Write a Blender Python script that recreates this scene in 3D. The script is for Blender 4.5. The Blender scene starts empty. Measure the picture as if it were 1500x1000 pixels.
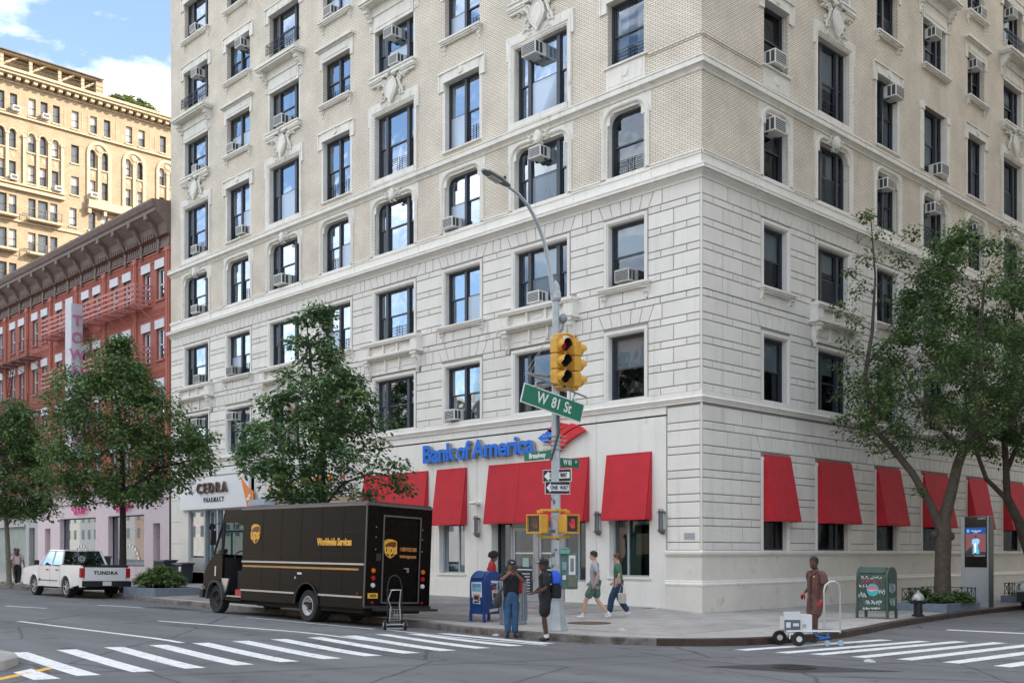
import bpy, bmesh, math, random
from math import sin, cos, pi, radians, sqrt, atan2
from mathutils import Vector, Matrix
random.seed(7)
S = bpy.context.scene
COL = S.collection
# ---------------------------------------------------------------- camera
CAM = (18.431, -25.559, 1.90)
cd = bpy.data.cameras.new("camera"); cam = bpy.data.objects.new("camera", cd); COL.objects.link(cam)
cam.location = CAM; cam.rotation_euler = (radians(90), 0, radians(45.9))
cd.sensor_width = 36.0; cd.lens = 37.44; cd.shift_y = 0.206; cd.clip_end = 3000; cd.clip_start = 0.1
S.camera = cam
# ---------------------------------------------------------------- light
SUN_EL, SUN_AZ = radians(31), radians(47)      # azimuth measured from +X towards +Y
w = bpy.data.worlds.new("World"); S.world = w; w.use_nodes = True
nt = w.node_tree; nt.nodes.clear()
N = lambda t: nt.nodes.new(t)
out = N('ShaderNodeOutputWorld'); bg = N('ShaderNodeBackground'); sky = N('ShaderNodeTexSky')
sky.sky_type = 'NISHITA'; sky.sun_disc = False; sky.sun_elevation = SUN_EL
sky.sun_rotation = pi/2 - SUN_AZ; sky.air_density = 1.0; sky.dust_density = 2.2; sky.ozone_density = 1.0
bg.inputs['Strength'].default_value = 0.07
tc = N('ShaderNodeTexCoord'); mp = N('ShaderNodeMapping'); mp.inputs['Scale'].default_value = (1, 1, 2.4)
mp.inputs['Location'].default_value = (0.35, 1.1, 0.2)
n1 = N('ShaderNodeTexNoise'); n1.inputs['Scale'].default_value = 2.3; n1.inputs['Detail'].default_value = 9; n1.inputs['Roughness'].default_value = .56
cr = N('ShaderNodeValToRGB'); cr.color_ramp.elements[0].position = .47; cr.color_ramp.elements[1].position = .60
mx = N('ShaderNodeMix'); mx.data_type = 'RGBA'; mx.inputs['B'].default_value = (9.9, 9.8, 9.6, 1)
nt.links.new(tc.outputs['Generated'], mp.inputs['Vector']); nt.links.new(mp.outputs[0], n1.inputs['Vector'])
nt.links.new(n1.outputs['Fac'], cr.inputs[0]); nt.links.new(cr.outputs['Color'], mx.inputs['Factor'])
nt.links.new(sky.outputs[0], mx.inputs['A']); nt.links.new(mx.outputs['Result'], bg.inputs['Color']); nt.links.new(bg.outputs[0], out.inputs[0])
sd = bpy.data.lights.new("sun", 'SUN'); sd.energy = 2.0; sd.angle = radians(.5); sd.color = (1, .90, .74)
so = bpy.data.objects.new("sun", sd); COL.objects.link(so)
sv = Vector((cos(SUN_AZ)*cos(SUN_EL), sin(SUN_AZ)*cos(SUN_EL), sin(SUN_EL)))
so.rotation_euler = sv.to_track_quat('Z', 'Y').to_euler(); so.location = (30, 30, 60)
S.view_settings.view_transform = 'Standard'; S.view_settings.look = 'None'
S.view_settings.exposure = 2.4; S.view_settings.gamma = 1; S.view_settings.use_curve_mapping = False
# ---------------------------------------------------------------- materials
MATS = {}
def M(name, col=(.5,.5,.5), rough=.7, metal=0, var=0, vs=3.0, bump=0, bs=20, emit=0, spec=None, grime=None, coat=0, alpha=None, trans=0, piece=0, streak=0):
    if name in MATS: return MATS[name]
    m = bpy.data.materials.new(name); m.use_nodes = True; t = m.node_tree; b = t.nodes['Principled BSDF']
    c = (*col, 1); b.inputs['Base Color'].default_value = c
    b.inputs['Roughness'].default_value = rough; b.inputs['Metallic'].default_value = metal
    if spec is not None: b.inputs['Specular IOR Level'].default_value = spec
    if coat: b.inputs['Coat Weight'].default_value = coat; b.inputs['Coat Roughness'].default_value = .06
    if trans: b.inputs['Transmission Weight'].default_value = trans
    if emit: b.inputs['Emission Color'].default_value = c; b.inputs['Emission Strength'].default_value = emit
    L = t.links.new
    tcn = t.nodes.new('ShaderNodeTexCoord')
    if var or grime:
        n = t.nodes.new('ShaderNodeTexNoise'); n.inputs['Scale'].default_value = vs; n.inputs['Detail'].default_value = 6; n.inputs['Roughness'].default_value = .65
        L(tcn.outputs['Object'], n.inputs['Vector'])
        r = t.nodes.new('ShaderNodeMapRange'); r.inputs[1].default_value = .3; r.inputs[2].default_value = .7
        r.inputs[3].default_value = 1-var; r.inputs[4].default_value = 1+var
        L(n.outputs['Fac'], r.inputs[0])
        hs = t.nodes.new('ShaderNodeHueSaturation'); hs.inputs['Color'].default_value = c; L(r.outputs[0], hs.inputs['Value'])
        last = hs.outputs[0]
        if grime:
            n2 = t.nodes.new('ShaderNodeTexNoise'); n2.inputs['Scale'].default_value = grime[1]; n2.inputs['Detail'].default_value = 8; n2.inputs['Roughness'].default_value = .7
            L(tcn.outputs['Object'], n2.inputs['Vector'])
            r2 = t.nodes.new('ShaderNodeMapRange'); r2.inputs[1].default_value = grime[2]; r2.inputs[2].default_value = grime[2]+.14
            L(n2.outputs['Fac'], r2.inputs[0])
            mm = t.nodes.new('ShaderNodeMix'); mm.data_type = 'RGBA'; mm.inputs['B'].default_value = (*grime[0], 1)
            L(r2.outputs[0], mm.inputs['Factor']); L(last, mm.inputs['A']); last = mm.outputs['Result']
        if piece:                                   # every block or slab its own tone
            oi = t.nodes.new('ShaderNodeObjectInfo'); r3 = t.nodes.new('ShaderNodeMapRange'); r3.inputs[3].default_value = 1-piece; r3.inputs[4].default_value = 1+piece*.5; L(oi.outputs['Random'], r3.inputs[0])
            h3 = t.nodes.new('ShaderNodeHueSaturation'); L(last, h3.inputs['Color']); L(r3.outputs[0], h3.inputs['Value']); last = h3.outputs[0]
        if streak:                                  # rain-washed dirt
            mp3 = t.nodes.new('ShaderNodeMapping'); mp3.inputs['Scale'].default_value = (3.2, 3.2, .22); L(tcn.outputs['Object'], mp3.inputs['Vector'])
            n3 = t.nodes.new('ShaderNodeTexNoise'); n3.inputs['Scale'].default_value = 1.0; n3.inputs['Detail'].default_value = 7; n3.inputs['Roughness'].default_value = .7; L(mp3.outputs[0], n3.inputs['Vector'])
            r4 = t.nodes.new('ShaderNodeMapRange'); r4.inputs[1].default_value = .52; r4.inputs[2].default_value = .75; r4.inputs[3].default_value = 1; r4.inputs[4].default_value = 1-streak; L(n3.outputs['Fac'], r4.inputs[0])
            h4 = t.nodes.new('ShaderNodeHueSaturation'); L(last, h4.inputs['Color']); L(r4.outputs[0], h4.inputs['Value']); last = h4.outputs[0]
        L(last, b.inputs['Base Color'])
    if bump:
        n = t.nodes.new('ShaderNodeTexNoise'); n.inputs['Scale'].default_value = bs; n.inputs['Detail'].default_value = 5
        L(tcn.outputs['Object'], n.inputs['Vector']); bp = t.nodes.new('ShaderNodeBump'); bp.inputs['Strength'].default_value = bump; bp.inputs['Distance'].default_value = .02
        L(n.outputs['Fac'], bp.inputs['Height']); L(bp.outputs[0], b.inputs['Normal'])
    MATS[name] = m; return m
def brick_mat(name, c1, c2, mortar, bw=.2, bh=.067, ms=.011, big=.0, bump=.5):
    m = bpy.data.materials.new(name); m.use_nodes = True; t = m.node_tree; b = t.nodes['Principled BSDF']; L = t.links.new
    tcn = t.nodes.new('ShaderNodeTexCoord'); sp = t.nodes.new('ShaderNodeSeparateXYZ'); L(tcn.outputs['Object'], sp.inputs[0])
    ad = t.nodes.new('ShaderNodeMath'); ad.operation = 'SUBTRACT'; L(sp.outputs[1], ad.inputs[0]); L(sp.outputs[0], ad.inputs[1])
    cb = t.nodes.new('ShaderNodeCombineXYZ'); L(ad.outputs[0], cb.inputs[0]); L(sp.outputs[2], cb.inputs[1])
    br = t.nodes.new('ShaderNodeTexBrick'); br.inputs['Scale'].default_value = 1; br.inputs['Brick Width'].default_value = bw; br.inputs['Row Height'].default_value = bh
    br.inputs['Mortar Size'].default_value = ms; br.inputs['Color1'].default_value = (*c1, 1); br.inputs['Color2'].default_value = (*c2, 1); br.inputs['Mortar'].default_value = (*mortar, 1)
    br.inputs['Mortar Smooth'].default_value = .2
    L(cb.outputs[0], br.inputs['Vector'])
    n = t.nodes.new('ShaderNodeTexNoise'); n.inputs['Scale'].default_value = .8; n.inputs['Detail'].default_value = 6; L(tcn.outputs['Object'], n.inputs['Vector'])
    r = t.nodes.new('ShaderNodeMapRange'); r.inputs[1].default_value = .3; r.inputs[2].default_value = .7; r.inputs[3].default_value = .86; r.inputs[4].default_value = 1.1; L(n.outputs['Fac'], r.inputs[0])
    hs = t.nodes.new('ShaderNodeHueSaturation'); L(br.outputs['Color'], hs.inputs['Color']); L(r.outputs[0], hs.inputs['Value']); L(hs.outputs[0], b.inputs['Base Color'])
    b.inputs['Roughness'].default_value = .85
    bp = t.nodes.new('ShaderNodeBump'); bp.inputs['Strength'].default_value = bump; bp.inputs['Distance'].default_value = .01; bp.invert = True
    L(br.outputs['Fac'], bp.inputs['Height']); L(bp.outputs[0], b.inputs['Normal'])
    MATS[name] = m; return m
def glass_mat(name, tint=(.55,.62,.66), refl=.16, rough=.015, wav=.0):
    m = bpy.data.materials.new(name); m.use_nodes = True; t = m.node_tree; t.nodes.clear(); L = t.links.new
    o = t.nodes.new('ShaderNodeOutputMaterial'); a = t.nodes.new('ShaderNodeBsdfTransparent'); a.inputs[0].default_value = (*tint, 1)
    g = t.nodes.new('ShaderNodeBsdfGlossy'); g.inputs['Roughness'].default_value = rough; g.inputs[0].default_value = (.66, .75, .86, 1)
    fr = t.nodes.new('ShaderNodeLayerWeight'); fr.inputs[0].default_value = .25
    r = t.nodes.new('ShaderNodeMapRange'); r.inputs[3].default_value = refl; r.inputs[4].default_value = refl+.42; L(fr.outputs['Fresnel'], r.inputs[0])
    mxs = t.nodes.new('ShaderNodeMixShader'); L(r.outputs[0], mxs.inputs[0]); L(a.outputs[0], mxs.inputs[1]); L(g.outputs[0], mxs.inputs[2]); L(mxs.outputs[0], o.inputs[0])
    if wav:
        tcn = t.nodes.new('ShaderNodeTexCoord'); n = t.nodes.new('ShaderNodeTexNoise'); n.inputs['Scale'].default_value = 1.6; n.inputs['Detail'].default_value = 1
        L(tcn.outputs['Object'], n.inputs['Vector']); bp = t.nodes.new('ShaderNodeBump'); bp.inputs['Strength'].default_value = wav; bp.inputs['Distance'].default_value = .05
        L(n.outputs['Fac'], bp.inputs['Height']); L(bp.outputs[0], g.inputs['Normal'])
    MATS[name] = m; return m
# ---------------------------------------------------------------- mesh builder
class MB:
    def __init__(s, T=None): s.v = []; s.f = []; s.mi = []; s.T = T; s.cur = 0
    def add(s, pts):
        n = len(s.v)
        if s.T: pts = [s.T(p) for p in pts]
        s.v += [tuple(p) for p in pts]; return n
    def face(s, idx): s.f.append(tuple(idx)); s.mi.append(s.cur)
    def poly(s, pts): n = s.add(pts); s.face(range(n, n+len(pts)))
    def box(s, x0, y0, z0, x1, y1, z1):
        n = s.add([(x0,y0,z0),(x1,y0,z0),(x1,y1,z0),(x0,y1,z0),(x0,y0,z1),(x1,y0,z1),(x1,y1,z1),(x0,y1,z1)])
        for q in ((0,3,2,1),(4,5,6,7),(0,1,5,4),(1,2,6,5),(2,3,7,6),(3,0,4,7)): s.face([n+i for i in q])
    def cbox(s, c, d, m=None):      # centre, size, optional 3x3 matrix
        pts = [Vector(((i&1)-.5, ((i>>1)&1)-.5, ((i>>2)&1)-.5)) for i in range(8)]
        pts = [Vector((p.x*d[0], p.y*d[1], p.z*d[2])) for p in pts]
        if m: pts = [m @ p for p in pts]
        n = s.add([p + Vector(c) for p in pts])
        for q in ((0,2,3,1),(4,5,7,6),(0,1,5,4),(1,3,7,5),(3,2,6,7),(2,0,4,6)): s.face([n+i for i in q])
    def prism(s, a, b):             # two matching loops
        k = len(a); n = s.add(list(a)+list(b))
        s.face(range(n+k-1, n-1, -1)); s.face(range(n+k, n+2*k))
        for i in range(k): j = (i+1) % k; s.face((n+i, n+j, n+k+j, n+k+i))
    def loft(s, loops, cap=True, close=True):
        k = len(loops[0]); n = s.add([p for l in loops for p in l])
        for r in range(len(loops)-1):
            for i in range(k if close else k-1):
                j = (i+1) % k; s.face((n+r*k+i, n+r*k+j, n+(r+1)*k+j, n+(r+1)*k+i))
        if cap: s.face(range(n+k-1, n-1, -1)); m = n+(len(loops)-1)*k; s.face(range(m, m+k))
    def tube(s, path, r, n=8, cap=True):
        path = [Vector(p) for p in path]; rs = r if isinstance(r, (list, tuple)) else [r]*len(path)
        up = None; loops = []
        for i, p in enumerate(path):
            d = (path[min(i+1, len(path)-1)] - path[max(i-1, 0)]).normalized()
            if up is None: up = Vector((0,0,1)) if abs(d.z) < .9 else Vector((1,0,0))
            a = d.cross(up)
            if a.length < 1e-4: a = d.cross(Vector((1,0,0)))
            a.normalize(); b = a.cross(d).normalized(); up = b
            loops.append([p + (a*cos(2*pi*k/n) + b*sin(2*pi*k/n))*rs[i] for k in range(n)])
        s.loft(loops, cap)
    def lathe(s, prof, c=(0,0,0), n=16, axis='z', cap=True):
        loops = []
        for r, h in prof:
            l = []
            for k in range(n):
                a = 2*pi*k/n; x, y = r*cos(a), r*sin(a)
                l.append({'z': (c[0]+x, c[1]+y, c[2]+h), 'y': (c[0]+x, c[1]+h, c[2]+y), 'x': (c[0]+h, c[1]+x, c[2]+y)}[axis])
            loops.append(l)
        s.loft(loops, cap)
    def ell(s, c, r, nu=12, nv=8):
        s.lathe([(max(sin(pi*i/nv), .001), -cos(pi*i/nv)) for i in range(nv+1)], n=nu) if False else None
        loops = []
        for i in range(nv+1):
            a = pi*i/nv; q = max(sin(a), .002)
            loops.append([(c[0]+r[0]*q*cos(2*pi*k/nu), c[1]+r[1]*q*sin(2*pi*k/nu), c[2]-r[2]*cos(a)) for k in range(nu)])
        s.loft(loops)
    def mesh(s, name, mats):
        me = bpy.data.meshes.new(name); me.from_pydata(s.v, [], s.f)
        for m in (mats if isinstance(mats, (list, tuple)) else [mats]): me.materials.append(m)
        me.polygons.foreach_set('material_index', s.mi); me.update(); return me
    def build(s, name, mats, parent=None, smooth=False, fix=True, loc=None):
        me = s.mesh(name, mats)
        if fix:
            bm = bmesh.new(); bm.from_mesh(me); bmesh.ops.recalc_face_normals(bm, faces=bm.faces); bm.to_mesh(me); bm.free()
        o = link(name, me, parent, loc)
        if smooth: shade(me)
        return o
def shade(me, ang=40):
    me.polygons.foreach_set('use_smooth', [True]*len(me.polygons))
    try: me.set_sharp_from_angle(angle=radians(ang))
    except Exception: pass
def link(name, data, parent=None, loc=None):
    o = bpy.data.objects.new(name, data); COL.objects.link(o)
    if parent is not None: o.parent = parent
    if loc is not None: o.location = loc
    return o
def tag(o, label=None, cat=None, group=None, kind=None):
    if label: o['label'] = label
    if cat: o['category'] = cat
    if group: o['group'] = group
    if kind: o['kind'] = kind
    return o
def thing(name, loc, label, cat, group=None, rz=0):
    o = link(name, None); o.location = loc; o.rotation_euler = (0, 0, rz); o.empty_display_size = .2
    return tag(o, label, cat, group)
def clone(root, loc=None, rz=None, label=None, group=None):
    def cp(o, par):
        c = o.copy(); COL.objects.link(c)
        if par is not None: c.parent = par
        for ch in list(o.children): cp(ch, c)
        return c
    r = cp(root, None)
    if loc is not None: r.location = loc
    if rz is not None: r.rotation_euler = (0, 0, rz)
    if label: r['label'] = label
    if group: r['group'] = group
    return r
def bevel(o, wd, seg=2):
    b = o.modifiers.new('bevel', 'BEVEL'); b.width = wd; b.segments = seg; b.limit_method = 'ANGLE'; b.angle_limit = radians(35)
    return o
WORK = bpy.data.scenes.new('workbench')       # small side scene, so that evaluating one curve or skin does not touch the street
def evaluated(o):
    with bpy.context.temp_override(scene=WORK, view_layer=WORK.view_layers[0]):
        dg = bpy.context.evaluated_depsgraph_get(); return bpy.data.meshes.new_from_object(o.evaluated_get(dg))
def text_mesh(txt, size, extrude=.01, bold=0.0, align='CENTER', sx=1.0, spacing=1.0, name='lettering', shear=0):
    c = bpy.data.curves.new('t', 'FONT'); c.body = txt; c.size = size; c.extrude = extrude; c.offset = bold
    c.align_x = align; c.align_y = 'CENTER'; c.space_character = spacing; c.resolution_u = 3; c.shear = shear
    o = bpy.data.objects.new('t', c); WORK.collection.objects.link(o); me = evaluated(o)
    bpy.data.objects.remove(o); bpy.data.curves.remove(c); me.name = name
    if sx != 1.0: me.transform(Matrix.Diagonal((sx, 1, 1, 1)))
    return me
def lettering(txt, size, loc, right, mat, parent=None, up=(0,0,1), **k):
    """flat letters whose reading direction is `right`, placed at loc (centre)"""
    nm = k.pop('name', 'lettering'); me = text_mesh(txt, size, name=nm, **k); me.materials.clear(); me.materials.append(mat)
    r = Vector(right).normalized(); u = Vector(up).normalized(); nrm = r.cross(u)
    mt = Matrix((r, u, nrm)).transposed().to_4x4(); me.transform(Matrix.Translation(loc) @ mt)
    return link(nm, me, parent)
def interp(tab, x):
    if x <= tab[0][0]: return tab[0][1]
    for (a, b), (c, d) in zip(tab, tab[1:]):
        if x <= c: return b + (d-b)*(x-a)/(c-a)
    return tab[-1][1]
def sm(t): t = min(max(t, 0), 1); return t*t*(3-2*t)
# ---------------------------------------------------------------- terrain
KERB = [(-140, -6.6), (-60, -6.9), (-33, -7.1), (-22, -7.6), (-17, -8.3), (-12, -8.55), (-2, -8.65), (0, -8.85), (2.3, -8.92)]
KERB_PTS = KERB + [(3.2, -8.9), (4.1, -8.72), (4.9, -8.35), (5.6, -7.7), (6.1, -6.9), (6.4, -5.9), (6.55, -4.8), (6.5, -3.6), (6.2, -1.8), (5.85, -.2), (5.42, 2.8), (5.12, 5.2), (4.92, 7.5), (4.72, 12), (4.7, 25), (4.7, 75)]
def rise(x): return .007*max(0, -x) if x > -15 else .105 + .003*(-x-15)
def road_z(x, y):
    if y > -6: return rise(x)*0 if x > -.5 else rise(x)
    ky = interp(KERB, x); d = ky - y
    k = .05 - .03*sm((-x-12)/6)
    c = k*min(max(d, 0), 2.5) + .008*min(max(d-2.5, 0), 6)
    return rise(x) + c*(1 - sm((x+2)/5.0))
def walk_z(x, y=0):
    u = sm((-x)/2.0)
    ky = interp(KERB, x); t = min(max((y-ky)/max(-ky, 1), 0), 1)
    return .15 + rise(x) + .10*u*t
# ================================================================= GROUND
asphalt = bpy.data.materials.new('asphalt'); asphalt.use_nodes = True
def _asph(m, dark=(.085,.088,.091), light=(.185,.19,.193), crack=True):
    t = m.node_tree; b = t.nodes['Principled BSDF']; L = t.links.new; nn = t.nodes.new
    tc = nn('ShaderNodeTexCoord'); a = nn('ShaderNodeTexNoise'); a.inputs['Scale'].default_value = 55; a.inputs['Detail'].default_value = 3; L(tc.outputs['Object'], a.inputs['Vector'])
    c = nn('ShaderNodeTexNoise'); c.inputs['Scale'].default_value = .35; c.inputs['Detail'].default_value = 7; c.inputs['Roughness'].default_value = .6
    mp = nn('ShaderNodeMapping'); mp.inputs['Scale'].default_value = (.35, 1.3, 1); L(tc.outputs['Object'], mp.inputs['Vector']); L(mp.outputs[0], c.inputs['Vector'])
    ad = nn('ShaderNodeMath'); ad.operation = 'MULTIPLY_ADD'; ad.inputs[1].default_value = .75; L(a.outputs['Fac'], ad.inputs[0])
    mu = nn('ShaderNodeMath'); mu.operation = 'MULTIPLY'; mu.inputs[1].default_value = .55; L(c.outputs['Fac'], mu.inputs[0]); L(mu.outputs[0], ad.inputs[2])
    r = nn('ShaderNodeValToRGB'); r.color_ramp.elements[0].position = .42; r.color_ramp.elements[1].position = .92
    r.color_ramp.elements[0].color = (*dark, 1); r.color_ramp.elements[1].color = (*light, 1); L(ad.outputs[0], r.inputs[0]); last = r.outputs[0]
    if crack:
        v = nn('ShaderNodeTexVoronoi'); v.feature = 'DISTANCE_TO_EDGE'; v.inputs['Scale'].default_value = .33
        nz = nn('ShaderNodeTexNoise'); nz.inputs['Scale'].default_value = 1.6; nz.inputs['Detail'].default_value = 5; L(tc.outputs['Object'], nz.inputs['Vector'])
        vm = nn('ShaderNodeMix'); vm.data_type = 'VECTOR'; vm.inputs['Factor'].default_value = .12; L(tc.outputs['Object'], vm.inputs['A']); L(nz.outputs['Color'], vm.inputs['B']); L(vm.outputs['Result'], v.inputs['Vector'])
        cr = nn('ShaderNodeMapRange'); cr.inputs[1].default_value = .002; cr.inputs[2].default_value = .012; cr.inputs[3].default_value = .45; cr.inputs[4].default_value = 1; L(v.outputs['Distance'], cr.inputs[0])
        hs = nn('ShaderNodeHueSaturation'); L(last, hs.inputs['Color']); L(cr.outputs[0], hs.inputs['Value']); last = hs.outputs[0]
    mp2 = nn('ShaderNodeMapping'); mp2.inputs['Scale'].default_value = (.10, .85, 1); L(tc.outputs['Object'], mp2.inputs['Vector'])      # tyre-polished lanes
    t2 = nn('ShaderNodeTexNoise'); t2.inputs['Scale'].default_value = 1.1; t2.inputs['Detail'].default_value = 4; L(mp2.outputs[0], t2.inputs['Vector'])
    m2 = nn('ShaderNodeMapRange'); m2.inputs[1].default_value = .35; m2.inputs[2].default_value = .65; m2.inputs[3].default_value = .78; m2.inputs[4].default_value = 1.12; L(t2.outputs['Fac'], m2.inputs[0])
    h2 = nn('ShaderNodeHueSaturation'); L(last, h2.inputs['Color']); L(m2.outputs[0], h2.inputs['Value']); last = h2.outputs[0]
    s2 = nn('ShaderNodeTexNoise'); s2.inputs['Scale'].default_value = 1.7; s2.inputs['Detail'].default_value = 6; L(tc.outputs['Object'], s2.inputs['Vector'])               # oil and repair stains
    m3 = nn('ShaderNodeMapRange'); m3.inputs[1].default_value = .60; m3.inputs[2].default_value = .70; m3.inputs[3].default_value = 1; m3.inputs[4].default_value = .62; L(s2.outputs['Fac'], m3.inputs[0])
    h3 = nn('ShaderNodeHueSaturation'); L(last, h3.inputs['Color']); L(m3.outputs[0], h3.inputs['Value']); last = h3.outputs[0]
    L(last, b.inputs['Base Color']); b.inputs['Roughness'].default_value = .82
    bp = nn('ShaderNodeBump'); bp.inputs['Strength'].default_value = .5; bp.inputs['Distance'].default_value = .006; L(a.outputs['Fac'], bp.inputs['Height']); L(bp.outputs[0], b.inputs['Normal'])
_asph(asphalt); MATS['asphalt'] = asphalt
patch = bpy.data.materials.new('asphalt_patch'); patch.use_nodes = True; _asph(patch, (.022,.024,.026), (.05,.052,.055), False)
concrete = M('sidewalk_concrete', (.36,.345,.325), .9, var=.22, vs=1.3, bump=.3, bs=60, grime=((.17,.165,.155), 2.6, .57), piece=.16)
concrete2 = M('paving_concrete', (.27,.26,.245), .9, var=.3, vs=2.1, bump=.3, bs=60, grime=((.12,.117,.112), 3.1, .55), piece=.25)
paint = M('road_paint', (.76,.77,.76), .6, var=.14, vs=5, grime=((.22,.225,.23), 11, .55))
ypaint = M('yellow_paint', (.75,.42,.05), .6, var=.1, vs=5, grime=((.2,.15,.08), 9, .62))

def sheet(name, xs, ys, fn, mat, dz=0, kind='structure'):
    b = MB(); n = b.add([(x, y, fn(x, y)+dz) for y in ys for x in xs]); k = len(xs)
    for j in range(len(ys)-1):
        for i in range(k-1): b.face((n+j*k+i, n+j*k+i+1, n+(j+1)*k+i+1, n+(j+1)*k+i))
    o = b.build(name, mat, smooth=True, fix=False); tag(o, kind=kind); return o
def fr(a, b, st):
    n = max(1, round((b-a)/st)); return [a+(b-a)*i/n for i in range(n+1)]
b = MB(); b.poly([(-900,-900,-1.2),(900,-900,-1.2),(900,900,-1.2),(-900,900,-1.2)]); g = b.build('ground', asphalt, fix=False); tag(g, kind='structure')
sheet('road', fr(-200,-36,8)+fr(-36,6,.6)[1:]+fr(6,90,6)[1:], fr(-90,-22,6)+fr(-22,-6,.4)[1:]+fr(-6,110,6)[1:], lambda x, y: road_z(x, y) if y < -6 else (rise(x)*0.0 if x > 0 else 0), asphalt)

def strip_on_road(name, quad, mat, dz=.004, n=14, parent=None):
    """painted strip: quad = 4 ground corners (a,b along one long edge, c,d along the other), draped on the road"""
    a, bb, c, d = [Vector((*p, 0)) for p in quad]; b = MB(); rows = []
    for i in range(n+1):
        t = i/n
        for k in range(3):
            s = k/2; p = (a.lerp(bb, t)).lerp(d.lerp(c, t), s); rows.append((p.x, p.y, road_z(p.x, p.y)+dz))
    q = b.add(rows)
    for i in range(n):
        for k in range(2): b.face((q+i*3+k, q+i*3+k+1, q+(i+1)*3+k+1, q+(i+1)*3+k))
    o = b.build(name, mat, parent, fix=False)
    if parent is None: tag(o, kind='structure')
    return o
cwk = tag(link('crosswalk', None), kind='structure')
for i in range(12):
    y = -18.98 + .31 + .845*i
    x0 = -.9 + .05*i; x1 = 2.1 + .075*i
    strip_on_road('crosswalk_stripe', [(x0, y), (x1+.1, y), (x1, y-.33), (x0-.08, y-.33)], paint, parent=cwk)
strip_on_road('crosswalk_stripe', [(1.0,-19.28),(2.25,-19.30),(2.15,-19.66),(1.25,-19.64)], paint, parent=cwk)
cwk2 = tag(link('crosswalk', None), kind='structure')
for i, (a0, a1) in enumerate([((6.47,-7.91),(7.29,-3.52)), ((7.34,-7.83),(8.03,-3.28)), ((7.97,-7.67),(8.61,-2.8)), ((8.77,-7.6),(9.3,-2.47)), ((9.55,-7.42),(10.0,-2.3)), ((10.36,-7.35),(10.75,-2.1)), ((11.22,-7.34),(11.5,-2.0)), ((12.05,-7.3),(12.3,-1.9)), ((12.9,-7.25),(13.1,-1.9))]):
    strip_on_road('crosswalk_stripe', [a0, a1, (a1[0]+.30, a1[1]-.02), (a0[0]+.30, a0[1]+.0)], paint, parent=cwk2)
strip_on_road('stop_line', [(7.05,.55),(13.5,.95),(13.5,.65),(7.05,.25)], paint)
for q in ([(-8.6,-16.05),(-.9,-15.68),(-.9,-15.83),(-8.6,-16.18)], [(-6.9,-13.28),(2.0,-11.95),(2.0,-12.07),(-6.9,-13.42)], [(-17.6,-13.3),(-14.5,-13.2),(-14.5,-13.32),(-17.6,-13.44)], [(-16.2,-10.9),(-12.7,-10.95),(-12.7,-11.07),(-16.2,-11.02)], [(-7.2,-10.62),(-1.8,-10.42),(-1.8,-10.54),(-7.2,-10.74)], [(-26.5,-13.4),(-23,-13.3),(-23,-13.44),(-26.5,-13.54)], [(-1.6,-10.2),(3.2,-9.75),(3.2,-9.87),(-1.6,-10.32)]):
    strip_on_road('lane_line', q, paint)
strip_on_road('yellow_line', [(.98,-19.02),(1.85,-20.25),(1.98,-20.15),(1.12,-18.94)], ypaint)
b = MB(); mp_ = [(-30,-19.3),(-1.0,-19.08),(-.3,-19.08),(.45,-19.28),(.95,-19.68),(1.08,-20.1),(.9,-20.7),(.3,-21.3),(-1,-21.7),(-30,-23.5)]
b.loft([[(p[0],p[1],-.1) for p in mp_],[(p[0],p[1],.21) for p in mp_],[(p[0]*.995-.02,-20.6+(p[1]+20.6)*.97,.23) for p in mp_]]); tag(b.build('median', concrete), kind='structure')
strip_on_road('tar_patch', [(7.9,-10.9),(8.6,-9.5),(10.6,-9.2),(9.4,-10.6)], patch, dz=.004)
strip_on_road('tar_seam', [(-5,-19.3),(-1.0,-18.9),(-1.0,-18.93),(-5,-19.34)], patch, dz=.003)
for q in ([(7.0,-8.25),(14,-7.75),(14,-7.79),(7,-8.29)], [(2.5,-18.8),(6.5,-9.0),(6.53,-9.0),(2.53,-18.8)], [(9.9,-10.8),(14,-8.3),(14,-8.35),(9.9,-10.86)]): strip_on_road('tar_seam', q, patch, dz=.003)
strip_on_road('tar_patch', [(-14,-9.6),(-11.6,-9.6),(-11.6,-10.6),(-14,-10.6)], patch, dz=.003)
# manhole cover
iron = M('cast_iron', (.05,.045,.042), .6, .6, var=.3, vs=9, bump=.4, bs=30)
b = MB(); b.lathe([(.36,0),(.36,.012),(.33,.012),(.33,.006),(.30,.006),(.30,.013)], n=28)
for i in range(-4, 5):
    for j in range(-4, 5):
        if i*i+j*j < 17: b.box(i*.062-.02, j*.062-.02, .012, i*.062+.02, j*.062+.02, .017)
mh = b.build('manhole_cover', iron, loc=(9.03,-9.95,.006)); tag(mh, 'round iron manhole cover in the dark asphalt patch in the roadway', 'manhole cover')
b = MB(); b.lathe([(.55,0),(.55,.008),(.50,.008),(.50,.012)], n=28)
hm = b.build('manhole_cover', M('rust_iron', (.13,.075,.05), .8, .3, var=.3, vs=6), loc=(.75,-5.75,.151)); tag(hm, 'round rusty iron cover in the sidewalk beside the walking couple', 'manhole cover')
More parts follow.
